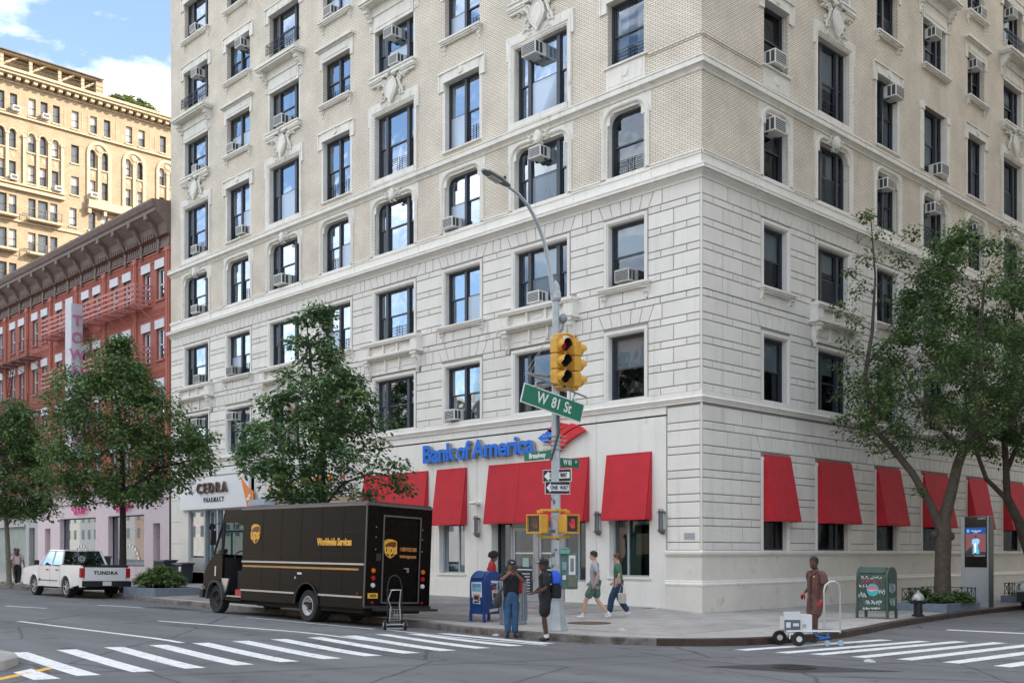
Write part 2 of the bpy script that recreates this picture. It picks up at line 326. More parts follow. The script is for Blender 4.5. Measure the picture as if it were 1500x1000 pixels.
# ---- sidewalk: base sheet along both streets + kerb
b = MB(); pts = KERB_PTS; inner = []
for x, y in pts:
    inner.append((x, .5) if x < -.5 else ((-.5, .5) if y < -1 else (-.5, max(y, .5))))
rows = []
for (ox, oy), (ix, iy) in zip(pts, inner):
    rows.append([(ox+(ix-ox)*t, oy+(iy-oy)*t) for t in [0, .02]+[k/8 for k in range(1, 9)]])
dense = []
for r0, r1 in zip(rows, rows[1:]):
    st = max(1, int(abs(r1[0][0]-r0[0][0])/3)); dense += [[(p[0]+(q[0]-p[0])*k/st, p[1]+(q[1]-p[1])*k/st) for p, q in zip(r0, r1)] for k in range(st)]
dense.append(rows[-1]); k = len(dense[0]); n = b.add([(p[0], p[1], walk_z(*p)-.012) for r in dense for p in r])
for i in range(len(dense)-1):
    for j in range(k-1): b.face((n+i*k+j, n+(i+1)*k+j, n+(i+1)*k+j+1, n+i*k+j+1))
walk = b.build('sidewalk', concrete, fix=False); tag(walk, kind='structure')
steel = M('kerb_stone', (.17,.16,.15), .8, .0, var=.3, vs=4, bump=.3, bs=30, grime=((.06,.045,.035), 1.5, .5))
rustk = M('kerb_steel', (.055,.035,.027), .65, .2, var=.4, vs=3, bump=.3, bs=30, grime=((.12,.11,.10), 1.2, .6))
def kerb(name, pts, mat):
    b = MB(); L = []
    for i, (x, y) in enumerate(pts):
        a = Vector(pts[max(i-1,0)]); c = Vector(pts[min(i+1,len(pts)-1)]); d = (c-a).normalized(); nn = Vector((d.y, -d.x))
        zt = walk_z(x, y)+.003; zb = min(road_z(x, y-.1), zt)-.15; o = Vector((x, y))
        L.append([(*(o+nn*.0), zb), (*(o+nn*.0), zt-.02), (*(o-nn*.02), zt), (*(o-nn*.16), zt), (*(o-nn*.16), zb)])
    b.loft(L); k = b.build(name, mat); tag(k, kind='structure')
def resamp(p, st=1.5):
    r = []
    for a, c in zip(p, p[1:]):
        n = max(1, int((Vector(c)-Vector(a)).length/st)); r += [tuple(Vector(a).lerp(Vector(c), i/n)) for i in range(n)]
    return r+[p[-1]]
kerb('kerb', resamp([p for p in KERB_PTS[:12]]), steel); kerb('kerb', resamp(KERB_PTS[11:]), rustk)
# paving slabs (each its own piece)
slabmesh = {}
def slab(x, y, w, d, mat):
    key = (round(w,2), round(d,2), mat.name)
    if key not in slabmesh:
        q = MB(); g = .016; q.loft([[(-w/2+g,-d/2+g,-.02),(w/2-g,-d/2+g,-.02),(w/2-g,d/2-g,-.02),(-w/2+g,d/2-g,-.02)],[(-w/2+g,-d/2+g,-.004),(w/2-g,-d/2+g,-.004),(w/2-g,d/2-g,-.004),(-w/2+g,d/2-g,-.004)],[(-w/2+g+.006,-d/2+g+.006,0),(w/2-g-.006,-d/2+g+.006,0),(w/2-g-.006,d/2-g-.006,0),(-w/2+g+.006,d/2-g-.006,0)]])
        slabmesh[key] = q.mesh('paving_slab', mat)
    o = link('paving_slab', slabmesh[key], walk); zc = walk_z(x, y); h = .3
    sx = (walk_z(x+h, y)-walk_z(x-h, y))/(2*h); sy = (walk_z(x, y+h)-walk_z(x, y-h))/(2*h)
    o.matrix_local = Matrix.Translation((x, y, zc+random.uniform(-.003,.002))) @ Vector((0,0,1)).rotation_difference(Vector((-sx,-sy,1))).to_matrix().to_4x4()
for i in range(23):
    for j in range(5):
        x = -2.3-1.52*i; y = -.95-1.52*j
        if y-.76 > interp(KERB, x)+.2: slab(x, y, 1.52, 1.52, concrete2)
for i in range(-2, 5):
    for j in range(6):
        x = -.02+1.5*i+.75*0+.75; y = -.02-1.5*j-.75
        if i < 0 and x < -1.5: continue
        dd = min((Vector((x, y))-Vector(p)).length for p in resamp(KERB_PTS[6:20], .4))
        inside = (x < 3.6 and y > -7.9) or (dd > 1.3 and x < 6 and y > -7 and x+(-y) < 11)
        if inside and x > -.8: slab(x, y, 1.5, 1.5, concrete)
for j in range(20):
    for i in range(3):
        x = .72+1.42*i; y = .75+1.5*j
        if x+.75 < min(interp([(p[1], p[0]) for p in KERB_PTS[17:]], y), 9)-.05: slab(x, y, 1.42, 1.5, concrete)
# ================================================================= CORNER APARTMENT BUILDING
stone = M('painted_stone', (.75,.73,.675), .8, var=.06, vs=.9, bump=.15, bs=25, grime=((.56,.54,.49), .9, .60), piece=.07, streak=.16)
stucco = M('painted_stucco', (.77,.755,.70), .8, var=.05, vs=.7, bump=.12, bs=40, grime=((.60,.585,.54), .7, .60), streak=.12)
joint = M('joint_mortar', (.30,.29,.26), .9)
terra = M('terracotta_trim', (.73,.71,.645), .75, var=.08, vs=2.5, bump=.15, bs=30, grime=((.40,.37,.31), 2.2, .60), piece=.06, streak=.2)
brick = brick_mat('buff_brick', (.80,.735,.62), (.73,.665,.55), (.36,.31,.25), ms=.011)
frame = M('window_frame', (.040,.048,.062), .45, .1, var=.2, vs=4)
dark = M('room_dark', (.018,.018,.02), .9)
blindm = M('blind', (.42,.44,.45), .8); curtain = M('curtain', (.42,.43,.42), .9, var=.25, vs=14)
glass = glass_mat('window_glass', wav=.12, refl=.10); glassr = glass_mat('window_glass_side', refl=.05, wav=.1)
screen = M('insect_screen', (.09,.105,.125), .6); guard = M('window_guard', (.02,.022,.028), .5, .4)
acwhite = M('ac_casing', (.70,.70,.66), .55, var=.08, vs=9); acdark = M('ac_grille', (.06,.065,.07), .6); acold = M('ac_casing_old', (.48,.47,.43), .6, var=.15, vs=9)

bldg = thing('apartment_building', (0,0,0), 'tall cream corner apartment house with rusticated base and brick upper floors', 'building')
WT = {'L': lambda p: (-p[0], -p[2], p[1]), 'R': lambda p: (p[2], p[0], p[1])}     # local (u, z, out)
class FB(MB):
    """facade builder in (u along wall from the corner, z, outward)"""
    def __init__(s, side): super().__init__(WT[side]); s.side = side
    def bx(s, u0, u1, z0, z1, d0, d1): s.box(u0, z0, d0, u1, z1, d1)
UMAX = {'L': 33.2, 'R': 34.0}; ZTOP = 44.0
# openings: (u0,u1,kind)
CL = [(2.15,3.60,'s'), (5.37,7.82,'t'), (9.60,11.50,'d'), (13.33,15.78,'t'), (17.45,19.40,'d'), (21.24,23.65,'t'), (25.36,27.45,'d'), (29.28,31.70,'t')]
CR = [(3.27,4.65,'s'), (6.54,8.60,'t'), (10.62,12.25,'d'), (14.33,16.35,'t'), (18.42,20.10,'d'), (22.12,24.2,'t'), (26.3,27.9,'d'), (30.2,31.6,'s')]
FZ = {2:(6.64,8.69), 3:(10.19,12.18), 4:(13.66,15.67), 5:(16.62,19.17), 6:(20.70,22.50), 7:(24.20,26.00), 8:(27.60,29.50), 9:(31.1,33.0)}
HOLES = {'L': [], 'R': []}
for side, cols in (('L', CL), ('R', CR)):
    for ci, (u0, u1, k) in enumerate(cols):
        for fl, (z0, z1) in FZ.items():
            if fl == 5 and k == 's': z0 = 17.15
            if side == 'R' and fl == 5 and ci == 3: z1 = 19.17
            HOLES[side].append(dict(u0=u0, u1=u1, z0=z0, z1=z1, k=k, fl=fl, ci=ci))
BANK = [dict(u0=1.95,u1=3.55,z0=1.14,z1=4.6), dict(u0=4.55,u1=9.0,z0=.1,z1=4.6), dict(u0=10.42,u1=11.85,z0=1.14,z1=4.6), dict(u0=12.7,u1=16.3,z0=1.14,z1=4.6), dict(u0=25.0,u1=31.35,z0=.3,z1=5.4), dict(u0=18.2,u1=24.4,z0=.3,z1=5.2)]
BANKR = [dict(u0=u0,u1=u1,z0=1.98,z1=4.75) for (u0, u1, k) in CR]
def wall(side, z0, z1, u0, u1, d, holes, mat, name, reveal=.2, rmat=None):
    b = FB(side); us = sorted({u0, u1} | {h[k] for h in holes for k in ('u0','u1') if u0 < h[k] < u1}); zs = sorted({z0, z1} | {h[k] for h in holes for k in ('z0','z1') if z0 < h[k] < z1})
    for i in range(len(us)-1):
        for j in range(len(zs)-1):
            cu, cz = (us[i]+us[i+1])/2, (zs[j]+zs[j+1])/2
            if any(h['u0'] < cu < h['u1'] and h['z0'] < cz < h['z1'] for h in holes): continue
            b.poly([(us[i], zs[j], d), (us[i+1], zs[j], d), (us[i+1], zs[j+1], d), (us[i], zs[j+1], d)])
    b.cur = 1
    for h in holes:
        a0, a1 = max(h['z0'], z0), min(h['z1'], z1)
        if a1 <= a0: continue
        r = -reveal
        b.poly([(h['u0'],a0,d),(h['u0'],a1,d),(h['u0'],a1,r),(h['u0'],a0,r)]); b.poly([(h['u1'],a0,d),(h['u1'],a1,d),(h['u1'],a1,r),(h['u1'],a0,r)])
        if h['z1'] <= z1: b.poly([(h['u0'],a1,d),(h['u1'],a1,d),(h['u1'],a1,r),(h['u0'],a1,r)])
        if h['z0'] >= z0: b.poly([(h['u0'],a0,d),(h['u1'],a0,d),(h['u1'],a0,r),(h['u0'],a0,r)])
    return b.build(name, [mat, rmat or mat], bldg, fix=False)
H2 = {s: [h for h in HOLES[s] if h['fl'] in (2,3)] for s in 'LR'}; HU = {s: [h for h in HOLES[s] if h['fl'] >= 4] for s in 'LR'}
for s in 'LR':
    wall(s, 12.9, ZTOP, 0, UMAX[s], 0, HU[s], brick, 'brick_wall', rmat=brick)
    wall(s, 6.4, 12.9, 0, UMAX[s], -.035, H2[s], joint, 'stone_backing', rmat=stone)
wall('L', -.2, 6.4, 1.3, UMAX['L'], -.02, BANK, stucco, 'storefront_wall', reveal=.45, rmat=stucco)
wall('R', -.2, 6.4, 0, UMAX['R'], -.035, BANKR, joint, 'stone_backing', reveal=.2, rmat=stone)
wall('L', -.2, 6.4, 0, 1.3, -.035, [], joint, 'stone_backing')
# body behind (dark rooms) + roof + back walls
b = MB()
b.poly([(-33.2,.95,-.2),(-.95,.95,-.2),(-.95,.95,44),(-33.2,.95,44)]); b.poly([(-.95,.95,-.2),(-.95,34,-.2),(-.95,34,44),(-.95,.95,44)])
for z in [.12, 6.0, 9.6, 13.1, 16.4, 20.2, 23.7, 27.1, 30.6]:
    b.box(-33.15, .02, z, -.02, .94, z+.05); b.box(-.94, .96, z, -.02, 33.9, z+.05)
b.build('room_lining', dark, bldg, fix=False)
b = MB(); b.poly([(-33.2,0,44),(0,0,44),(0,34,44),(-33.2,34,44)]); b.poly([(-33.2,0,-.2),(-33.2,34,-.2),(-33.2,34,44),(-33.2,0,44)]); b.poly([(-33.2,34,-.2),(0,34,-.2),(0,34,44),(-33.2,34,44)])
b.build('rear_wall', brick, bldg, fix=False)
# ---- moulding running round the corner; profile = [(out, z)]
def run(name, prof, mat, uL=33.2, uR=34.0, parent=bldg, cap=True):
    b = MB(); L = [[(-uL-.0, -d, z) for d, z in prof], [(d, -d, z) for d, z in prof], [(d, uR, z) for d, z in prof]]
    b.loft(L, cap=cap); return b.build(name, mat, parent)
run('belt_course', [(-.05,6.30),(.04,6.30),(.04,6.35),(.07,6.37),(.07,6.40),(.11,6.43),(.11,6.46),(.035,6.50),(.035,6.64),(-.05,6.64)], stone)
run('cornice', [(-.05,12.84),(.03,12.84),(.05,12.90),(.12,12.96),(.19,13.0),(.19,13.03),(.27,13.03),(.27,13.10),(.23,13.10),(.23,13.13),(.26,13.13),(.26,13.17),(.05,13.22),(-.05,13.22)], stone)
run('cornice', [(-.05,15.98),(.03,15.98),(.05,16.04),(.12,16.1),(.20,16.12),(.20,16.24),(.17,16.24),(.17,16.28),(.20,16.30),(.20,16.34),(.03,16.40),(-.05,16.40)], terra)
# base mouldings of the right facade and corner pier
def run2(name, prof, uL, mat=stone): return run(name, prof, mat, uL=uL)
run2('water_table', [(-.05,1.80),(.04,1.80),(.05,1.84),(.09,1.86),(.09,1.92),(.04,1.97),(-.05,1.97)], 1.3)
run2('base_moulding', [(-.05,.90),(.05,.90),(.07,.95),(.07,.98),(.04,1.02),(.04,1.06),(.02,1.08),(-.05,1.08)], 1.3)
for s, e in (('L',1.3),('R',34.0)):
    b = FB(s); b.poly([(0,1.06,-.0),(e,1.06,-.0),(e,1.82,-.0),(0,1.82,-.0)]); b.poly([(-.045,-.2,.045),(e,-.2,.045),(e,.93,.045),(-.045,.93,.045)])
    if s == 'L': b.poly([(e,-.2,.045),(e,.93,.045),(e,.93,-.05),(e,-.2,-.05)]); b.poly([(e,.93,0.0),(e,6.3,0.0),(e,6.3,-.05),(e,.93,-.05)])
    b.build('base_wall', M('base_paint', (.68,.66,.595), .8, var=.08, vs=1.1, bump=.2, bs=18, grime=((.42,.41,.38), 1.6, .58)), bldg, fix=False)
# ---- smooth band under 4th floor windows, split by window sills
for s in 'LR':
    b = FB(s); holes = [h for h in HOLES[s] if h['fl'] == 4]; u = 0
    b.poly([(0,13.2,.012),(UMAX[s],13.2,.012),(UMAX[s],13.63,.012),(0,13.63,.012)])
    for h in holes:
        for a, c in ((u, h['u0']-.28),):
            if c > a: b.bx(a, c, 13.55, 13.62, .012, .05); b.bx(a, c, 13.62, 13.66, .012, .08)
        b.bx(h['u0']-.30, h['u1']+.30, 13.2, 13.52, .012, .035); b.bx(h['u0']-.26, h['u1']+.26, 13.52, 13.58, .012, .06); b.bx(h['u0']-.05, h['u1']+.05, 13.58, 13.655, -.2, .04)
        u = h['u1']+.28
    b.bx(u, UMAX[s], 13.55, 13.66, .012, .07)
    b.build('string_course', stone, bldg)
# ---- rusticated blocks
blocks = []
def block(side, quad, d0=-.035, d1=0.0, c=.012):
    (a, b_, c_, d_) = quad; ctr = [sum(p[k] for p in quad)/4 for k in (0, 1)]
    def inset(p, e): return (p[0] + (e if p[0] < ctr[0] else -e), p[1] + (e if p[1] < ctr[1] else -e))
    blocks.append((side, quad, [inset(p, c) for p in quad]))
G_ = .014
def fill_row(side, z0, z1, u0, u1, tall, stops, arches=()):
    """one course; stops = blocked u intervals"""
    segs = []; u = u0
    for a, c in sorted(stops):
        if a > u: segs.append((u, min(a, u1)))
        u = max(u, c)
    if u < u1: segs.append((u, u1))
    for a, c in segs:
        L = c-a
        if L < .12: continue
        n = max(1, round(L/1.03))
        cuts = [a+L*i/n for i in range(n+1)] if tall else ([a, c] if n == 1 and L < .7 else [a]+[a+L*(i+.5)/n for i in range(n)]+[c])
        for p, q in zip(cuts, cuts[1:]):
            if q-p > .05: block(side, [(p+G_, z0+G_), (q-G_, z0+G_), (q-G_, z1-G_), (p+G_, z1-G_)])
def wedges(side, z0, z1, a, c):
    n = 5 if c-a < 2.0 else 6 if c-a < 2.4 else 7
    sl = .20; f = lambda t: sl*(2*t-1)
    for i in range(n):
        t0, t1 = i/n, (i+1)/n; p, q = a+(c-a)*t0, a+(c-a)*t1
        block(side, [(p+G_*.8, z0+G_), (q-G_*.8, z0+G_), (q+f(t1)-G_*.8, z1-G_), (p+f(t0)+G_*.8, z1-G_)])
TR = .16
U = .691
for s in 'LR':
    zb = 6.64; z = zb
    hs = H2[s]
    for k in range(9):
        for (h_, tall) in ((.22, False), (.471, True)):
            z0, z1 = z, z+h_; z = z1
            stops = []; arch = None
            for h in hs:
                zt = h['z1']+.17
                if z0 < zt-.05 and z1 > h['z0']+.05: stops.append((h['u0']-TR, h['u1']+TR))
                elif tall and abs(z0-zt) < .12:
                    a, c = h['u0']-TR-.02, h['u1']+TR+.02; wedges(s, z0, z1, a, c); stops.append((a-.2, c+.2))
                    # slanted neighbours
                    block(s, [(a-.2-.30, z0+G_), (a-G_, z0+G_), (a-.2-G_, z1-G_), (a-.2-.30, z1-G_)]); block(s, [(c+G_, z0+G_), (c+.2+.30, z0+G_), (c+.2+.30, z1-G_), (c+.2+G_, z1-G_)])
                    stops[-1] = (a-.5-G_, c+.5+G_)
                if h['fl'] == 3 and h['k'] == 't' and z1 > 8.86 and z0 < 10.15 and (s == 'L' or h['ci'] in (1,3,5)): stops.append((h['u0']-.42, h['u1']+.42))
            fill_row(s, z0, z1, .06, UMAX[s]-.02, tall, stops)
    # ground floor rustication
    z = 1.97; seq = [(.235, False), (.475, True)]*6
    for h_, tall in seq:
        z0, z1 = z, z+h_; z = z1; stops = []
        if s == 'L': fill_row(s, z0, z1, .06, 1.27, True, []); continue
        for h in BANKR:
            if z0 < h['z1']+.1 and z1 > h['z0']: stops.append((h['u0']-TR, h['u1']+TR))
            elif tall and abs(z0-(h['z1']+.23)) < .35 and z0 >= h['z1']+.1 and z0 < h['z1']+.6:
                a, c = h['u0']-TR-.02, h['u1']+TR+.02; wedges(s, z0, z1, a, c)
                block(s, [(a-.5, z0+G_), (a-G_, z0+G_), (a-.2-G_, z1-G_), (a-.5, z1-G_)]); block(s, [(c+G_, z0+G_), (c+.5, z0+G_), (c+.5, z1-G_), (c+.2+G_, z1-G_)])
                stops.append((a-.5-G_, c+.5+G_))
        fill_row(s, z0, z1, .06, UMAX[s]-.02, tall, stops)
camv = Vector(CAM)
def bsize(q):
    s, quad, _ = q; c = WT[s]((sum(p[0] for p in quad)/4, sum(p[1] for p in quad)/4, 0)); d = (Vector(c)-camv).length
    w_ = quad[1][0]-quad[0][0]; h_ = quad[2][1]-quad[1][1]; return -w_*h_/d**2
blocks.sort(key=bsize)
def add_block(b, quad, ins):
    n = b.add([(p[0], p[1], -.036) for p in quad] + [(p[0], p[1], -.010) for p in quad] + [(p[0], p[1], 0) for p in ins])
    for r in (0, 4):
        for i in range(4): j = (i+1) % 4; b.face((n+r+i, n+r+j, n+r+4+j, n+r+4+i))
    b.face((n+8, n+9, n+10, n+11))
rest = {'L': FB('L'), 'R': FB('R')}
for i, (s, quad, ins) in enumerate(blocks):
    if i < 298:
        b = FB(s); add_block(b, quad, ins); b.build('stone_block', stone, bldg, fix=False)
    else: add_block(rest[s], quad, ins)
for s in 'LR': tag(rest[s].build('stone_block', stone, bldg, fix=False), kind='stuff')
# corner edge strip
for z0, z1 in ((1.97,6.3),(6.64,12.84)):
    b = MB(); b.box(-.05, -.0+.0, z0, .0, .05, z1); b.build('corner_bead', stone, bldg)
# ---- windows
def frame_mesh(w_, h_, k):
    """everything dark: outer frame, mullions, sash rails. local (u,z,out), origin bottom-left"""
    key = ('fr', round(w_,2), round(h_,2), k); return key
WC = {}
def divs(w_, k):
    if k == 's': return [(0, w_)]
    if k == 'd': m = .10; hw = (w_-m)/2; return [(0, hw), (hw+m, w_)]
    a = w_*.20; m = .13; return [(0, a), (a+m, w_-a-m), (w_-a, w_)]
def window(side, h, gl, parent=bldg, style=0, fm=None, wname='window', ac=None, T=None):
    w_, H = h['u1']-h['u0'], h['z1']-h['z0']; k = h['k']; o3 = WT[side]
    d = -.2
    f = FB(side); U0, Z0 = h['u0'], h['z0']
    F = .075
    f.bx(U0, U0+F, Z0, Z0+H, d-.10, d); f.bx(U0+w_-F, U0+w_, Z0, Z0+H, d-.10, d); f.bx(U0+F, U0+w_-F, Z0+H-F, Z0+H, d-.10, d); f.bx(U0+F, U0+w_-F, Z0, Z0+F*.9, d-.10, d+.01)
    dv = divs(w_, k)
    for (a0, a1), (b0, b1) in zip(dv, dv[1:]): f.bx(U0+a1-.01, U0+b0+.01, Z0+F*.9, Z0+H-F, d-.10, d+.02)
    win = f.build(wname, fm or frame, parent)
    mid = Z0+H*.5
    rnd = random.Random(int(U0*100)+h.get('fl',0)*977+(5 if side == 'R' else 0))
    for i, (a0, a1) in enumerate(dv):
        x0 = U0+a0+(F if i == 0 else .0); x1 = U0+a1-(F if i == len(dv)-1 else .0)
        q = FB(side); t = .045
        for (s0, s1, dd) in ((mid-.03, Z0+H-F, d-.045), (Z0+F*.9, mid+.03, d-.075)):
            q.bx(x0, x0+t, s0, s1, dd-.025, dd); q.bx(x1-t, x1, s0, s1, dd-.025, dd); q.bx(x0+t, x1-t, s1-t, s1, dd-.025, dd); q.bx(x0+t, x1-t, s0, s0+t*1.2, dd-.025, dd)
        q.build('sash', fm or frame, win)
        for (s0, s1, dd) in ((mid-.03+t, Z0+H-F-t, d-.06), (Z0+F*.9+t, mid+.03-t, d-.09)):
            g = FB(side); g.poly([(x0+t,s0,dd),(x1-t,s0,dd),(x1-t,s1,dd),(x0+t,s1,dd)]); g.build('pane', gl, win, fix=False)
        sty = rnd.random()
        wide = (x1-x0) > .45
        if wide and sty < .62:                      # roller blind / sheer curtain behind the glass
            dep = rnd.choice([.35,.5,.55,.8]) if sty < .4 else 1.0
            g = FB(side)
            if sty < .4: g.poly([(x0,Z0+H*(1-dep),d-.16),(x1,Z0+H*(1-dep),d-.16),(x1,Z0+H,d-.16),(x0,Z0+H,d-.16)]); g.build('blind', blindm, win, fix=False)
            else:
                n = 14
                for c0, c1 in ((x0, x0+(x1-x0)*.36), (x1-(x1-x0)*.36, x1)):
                    pts = [(c0+(c1-c0)*j/n, d-.18+.03*(j % 2)) for j in range(n+1)]
                    for p, r in zip(pts, pts[1:]): g.poly([(p[0],Z0,p[1]),(r[0],Z0,r[1]),(r[0],Z0+H,r[1]),(p[0],Z0+H,p[1])])
                g.build('curtain', curtain, win, fix=False)
        if wide and side == 'L' and k != 's' or (side == 'R' and wide):
            pass
        if wide and rnd.random() < (.75 if side == 'L' else .35) and h.get('fl', 0) >= 3 and style == 0:
            if rnd.random() < .6:
                g = FB(side); n = 5; top = Z0+H*.27
                for j in range(n): zz = Z0+.10+(top-Z0-.10)*j/(n-1); g.bx(x0+.03, x1-.03, zz-.008, zz+.008, d-.035, d-.02)
                for uu in (x0+.04, (x0+x1)/2-.08, (x0+x1)/2+.08, x1-.04): g.bx(uu-.008, uu+.008, Z0+.05, top+.04, d-.035, d-.02)
                g.build('window_guard', guard, win)
            else:
                g = FB(side); g.poly([(x0+.03,Z0+.06,d-.03),(x1-.03,Z0+.06,d-.03),(x1-.03,mid-.02,d-.03),(x0+.03,mid-.02,d-.03)]); g.build('insect_screen', glass_mat('screen_mesh', tint=(.45,.48,.5), refl=.06, rough=.5) if 'screen_mesh' not in MATS else MATS['screen_mesh'], win, fix=False)
    return win
for s in 'LR':
    for h in HOLES[s]:
        if h['fl'] == 9 and s == 'R': continue
        if h['fl'] == 9 and h['ci'] < 7: continue
        window(s, h, glass if s == 'L' else glassr)
# plain high windows that the photograph shows nothing of are left as openings in the dark wall behind
# ---- trims
def frame_path(u0, u1, z0, z1, r=0, n=7):
    """open path up the left jamb, over the head, down the right jamb"""
    if r <= 0: return [(u0,z0),(u0,z1),(u1,z1),(u1,z0)]
    p = [(u0, z0)]
    p += [(u0+r-r*cos(pi/2*i/n), z1-r+r*sin(pi/2*i/n)) for i in range(n+1)]
    p += [(u1-r+r*sin(pi/2*i/n), z1-r+r*cos(pi/2*i/n)) for i in range(n+1)]
    return p+[(u1, z0)]
def sweep(b, path, prof, closed=False):
    """prof = [(offset outwards from the opening, out)]; path 2-D; mitred"""
    k = len(path); L = []
    for i, p in enumerate(path):
        if closed: a = Vector(path[i-1]); c = Vector(path[(i+1) % k])
        else: a = Vector(path[max(i-1,0)]); c = Vector(path[min(i+1,k-1)])
        P = Vector(p); d1 = (P-a); d2 = (c-P)
        if d1.length < 1e-6: d1 = d2
        if d2.length < 1e-6: d2 = d1
        d1.normalize(); d2.normalize(); n1 = Vector((-d1.y, d1.x)); n2 = Vector((-d2.y, d2.x)); m = n1+n2; m = m/max(m.dot(n1), .3)
        L.append([(P.x+m.x*o, P.y+m.y*o, q) for o, q in prof])
    if closed: L.append(L[0])
    b.loft(L, cap=not closed)
def scroll_bracket(b, u, z, w_=.14, h_=.30, d=.2):
    """console: S-curved side profile extruded across its width"""
    prof = []
    for i in range(9):
        t = i/8; prof.append((d*(1-t)**.8*(.82+.18*cos(t*9)) + .02, z-h_*t))
    a = [(u-w_/2, zz, dd) for dd, zz in prof]+[(u-w_/2, z-h_, -.01), (u-w_/2, z, -.01)]
    c = [(u+w_/2, p[1], p[2]) for p in a]; b.prism(a, c)
    b.bx(u-w_/2-.02, u+w_/2+.02, z-.03, z, 0, d+.03); b.bx(u-w_*.2, u+w_*.2, z-h_-.10, z-h_+.02, 0, .04)
def sill(b_, u0, u1, z, br=True, d=.20):
    """its own part, apart from the surround it stands under"""
    b = FB(b_.side)
    b.bx(u0-.16, u1+.16, z-.07, z, -.2, d); b.bx(u0-.12, u1+.12, z-.13, z-.07, 0, d-.04); b.bx(u0-.09, u1+.09, z-.18, z-.13, 0, d-.09)
    if br:
        for u in (u0-.0, u1+.0): scroll_bracket(b, u, z-.18, .16, .22, d-.05)
    b.build('window_sill', stone if z < 13 else terra, bldg)
def disc(b, u, z, r, d0, d1, n=14, ry=None):
    ry = ry or r; b.prism([(u+r*cos(2*pi*i/n), z+ry*sin(2*pi*i/n), d0) for i in range(n)], [(u+r*.85*cos(2*pi*i/n), z+ry*.85*sin(2*pi*i/n), d1) for i in range(n)])
def blob(b, u, z, r, d=.06, rz=None):
    b.ell((u, z, d*.4), (r, rz or r, d), 7, 5)
def leafy(b, pts, r=.07, d=.09, rnd=random):
    for u, z in pts:
        for k in range(3): blob(b, u+rnd.uniform(-r, r), z+rnd.uniform(-r, r), r*rnd.uniform(.45,.9), d*rnd.uniform(.7,1.3), r*rnd.uniform(.5,1))
def ear_lintel(b, u0, u1, z1, disc_=True):
    b.bx(u0-.02, u1+.02, z1+.02, z1+.34, 0, .07); b.bx(u0-.30, u1+.30, z1+.34, z1+.40, 0, .11)
    for a, c in ((u0-.30, u0-.02), (u1+.02, u1+.30)): b.bx(a, c, z1-.28, z1+.34, 0, .05); b.bx(a-.02 if a < u0-.1 else c-.05, a+.05 if a < u0-.1 else c+.02, z1-.30, z1+.36, 0, .075)
    if disc_: disc(b, (u0+u1)/2, z1+.20, .14, .05, .12)
    b.bx(u0-.02, u1+.02, z1-.008, z1+.02, -.2, .09)
def cornice_lintel(b, u0, u1, z1):
    b.bx(u0-.02, u1+.02, z1, z1+.44, 0, .05); b.bx(u0+.08, u1-.08, z1+.12, z1+.34, .05, .07)
    for a, c in ((u0-.22, u0-.02), (u1+.02, u1+.22)): b.bx(a, c, z1-.26, z1+.44, 0, .04)
    b.bx(u0-.26, u1+.26, z1+.44, z1+.50, 0, .10); b.bx(u0-.34, u1+.34, z1+.50, z1+.58, 0, .22); b.bx(u0-.31, u1+.31, z1+.58, z1+.61, 0, .18)
def jambs(b, u0, u1, z0, z1, w_=.10):
    for a, c in ((u0-w_, u0), (u1, u1+w_)): b.bx(a, c, z0, z1, -.0, .035)
def cartouche(b, uc, z, W, rnd):
    """shield with ribbons and foliage; z = base of the shield"""
    sh = []
    for i in range(18):
        a = 2*pi*i/18; x = .34*cos(a); y = .50*sin(a)
        if y < 0: x *= max(.05, 1-(abs(y)/.5)**1.6)
        sh.append((uc+x, z+.58+y))
    b.prism([(p[0], p[1], .02) for p in sh], [(uc+(p[0]-uc)*.96, z+.58+(p[1]-z-.58)*.96, .17) for p in sh])
    ins = [(uc+(p[0]-uc)*.80, z+.58+(p[1]-z-.58)*.80) for p in sh]; b.prism([(p[0], p[1], .17) for p in ins], [(uc+(p[0]-uc)*.9, z+.58+(p[1]-z-.58)*.9, .205) for p in ins])
    b.tube([(p[0], p[1], .17) for p in sh+sh[:1]], .035, 5, cap=False)
    for sx in (-1, 1):
        b.ell((uc+sx*.16, z+1.18, .12), (.16, .11, .14), 8, 6); b.ell((uc, z+1.20, .14), (.10, .14, .16), 8, 6)
        spiral = [(uc+sx*(.48+.16*cos(t*.7)*(1-t/14)), z+.95+.18*sin(t*.7)*(1-t/14), .10) for t in range(13)]; b.tube(spiral, .045, 5)
        spiral = [(uc+sx*(.55+.13*cos(t*.7+2)*(1-t/14)), z+.42+.15*sin(t*.7+2)*(1-t/14), .08) for t in range(12)]; b.tube(spiral, .04, 5)
        rib = [(uc+sx*(.36+.06*t), z+.95-.12*t+.05*sin(t*2.1), .11+.03*cos(t*2)) for t in range(7)]; b.tube(rib, [.06,.065,.05,.055,.045,.04,.03], 5)
        leafy(b, [(uc+sx*(.45+.11*j), z+1.0+.05*sin(j*3)) for j in range(5)], .07, .10, rnd); leafy(b, [(uc+sx*(.42+.07*j), z+.25+.12*j) for j in range(4)], .055, .08, rnd)
        leafy(b, [(uc+sx*(.30+.06*j), z+.08+.05*(j % 2)) for j in range(5)], .05, .07, rnd)
        b.bx(*sorted((uc+sx*.55, uc+sx*(W/2+.18))), z+1.12, z+1.18, 0, .17); b.bx(*sorted((uc+sx*.60, uc+sx*(W/2+.12))), z+1.02, z+1.12, 0, .12)
    b.bx(uc-W/2-.2, uc+W/2+.2, z+1.18, z+1.25, -.1, .2)
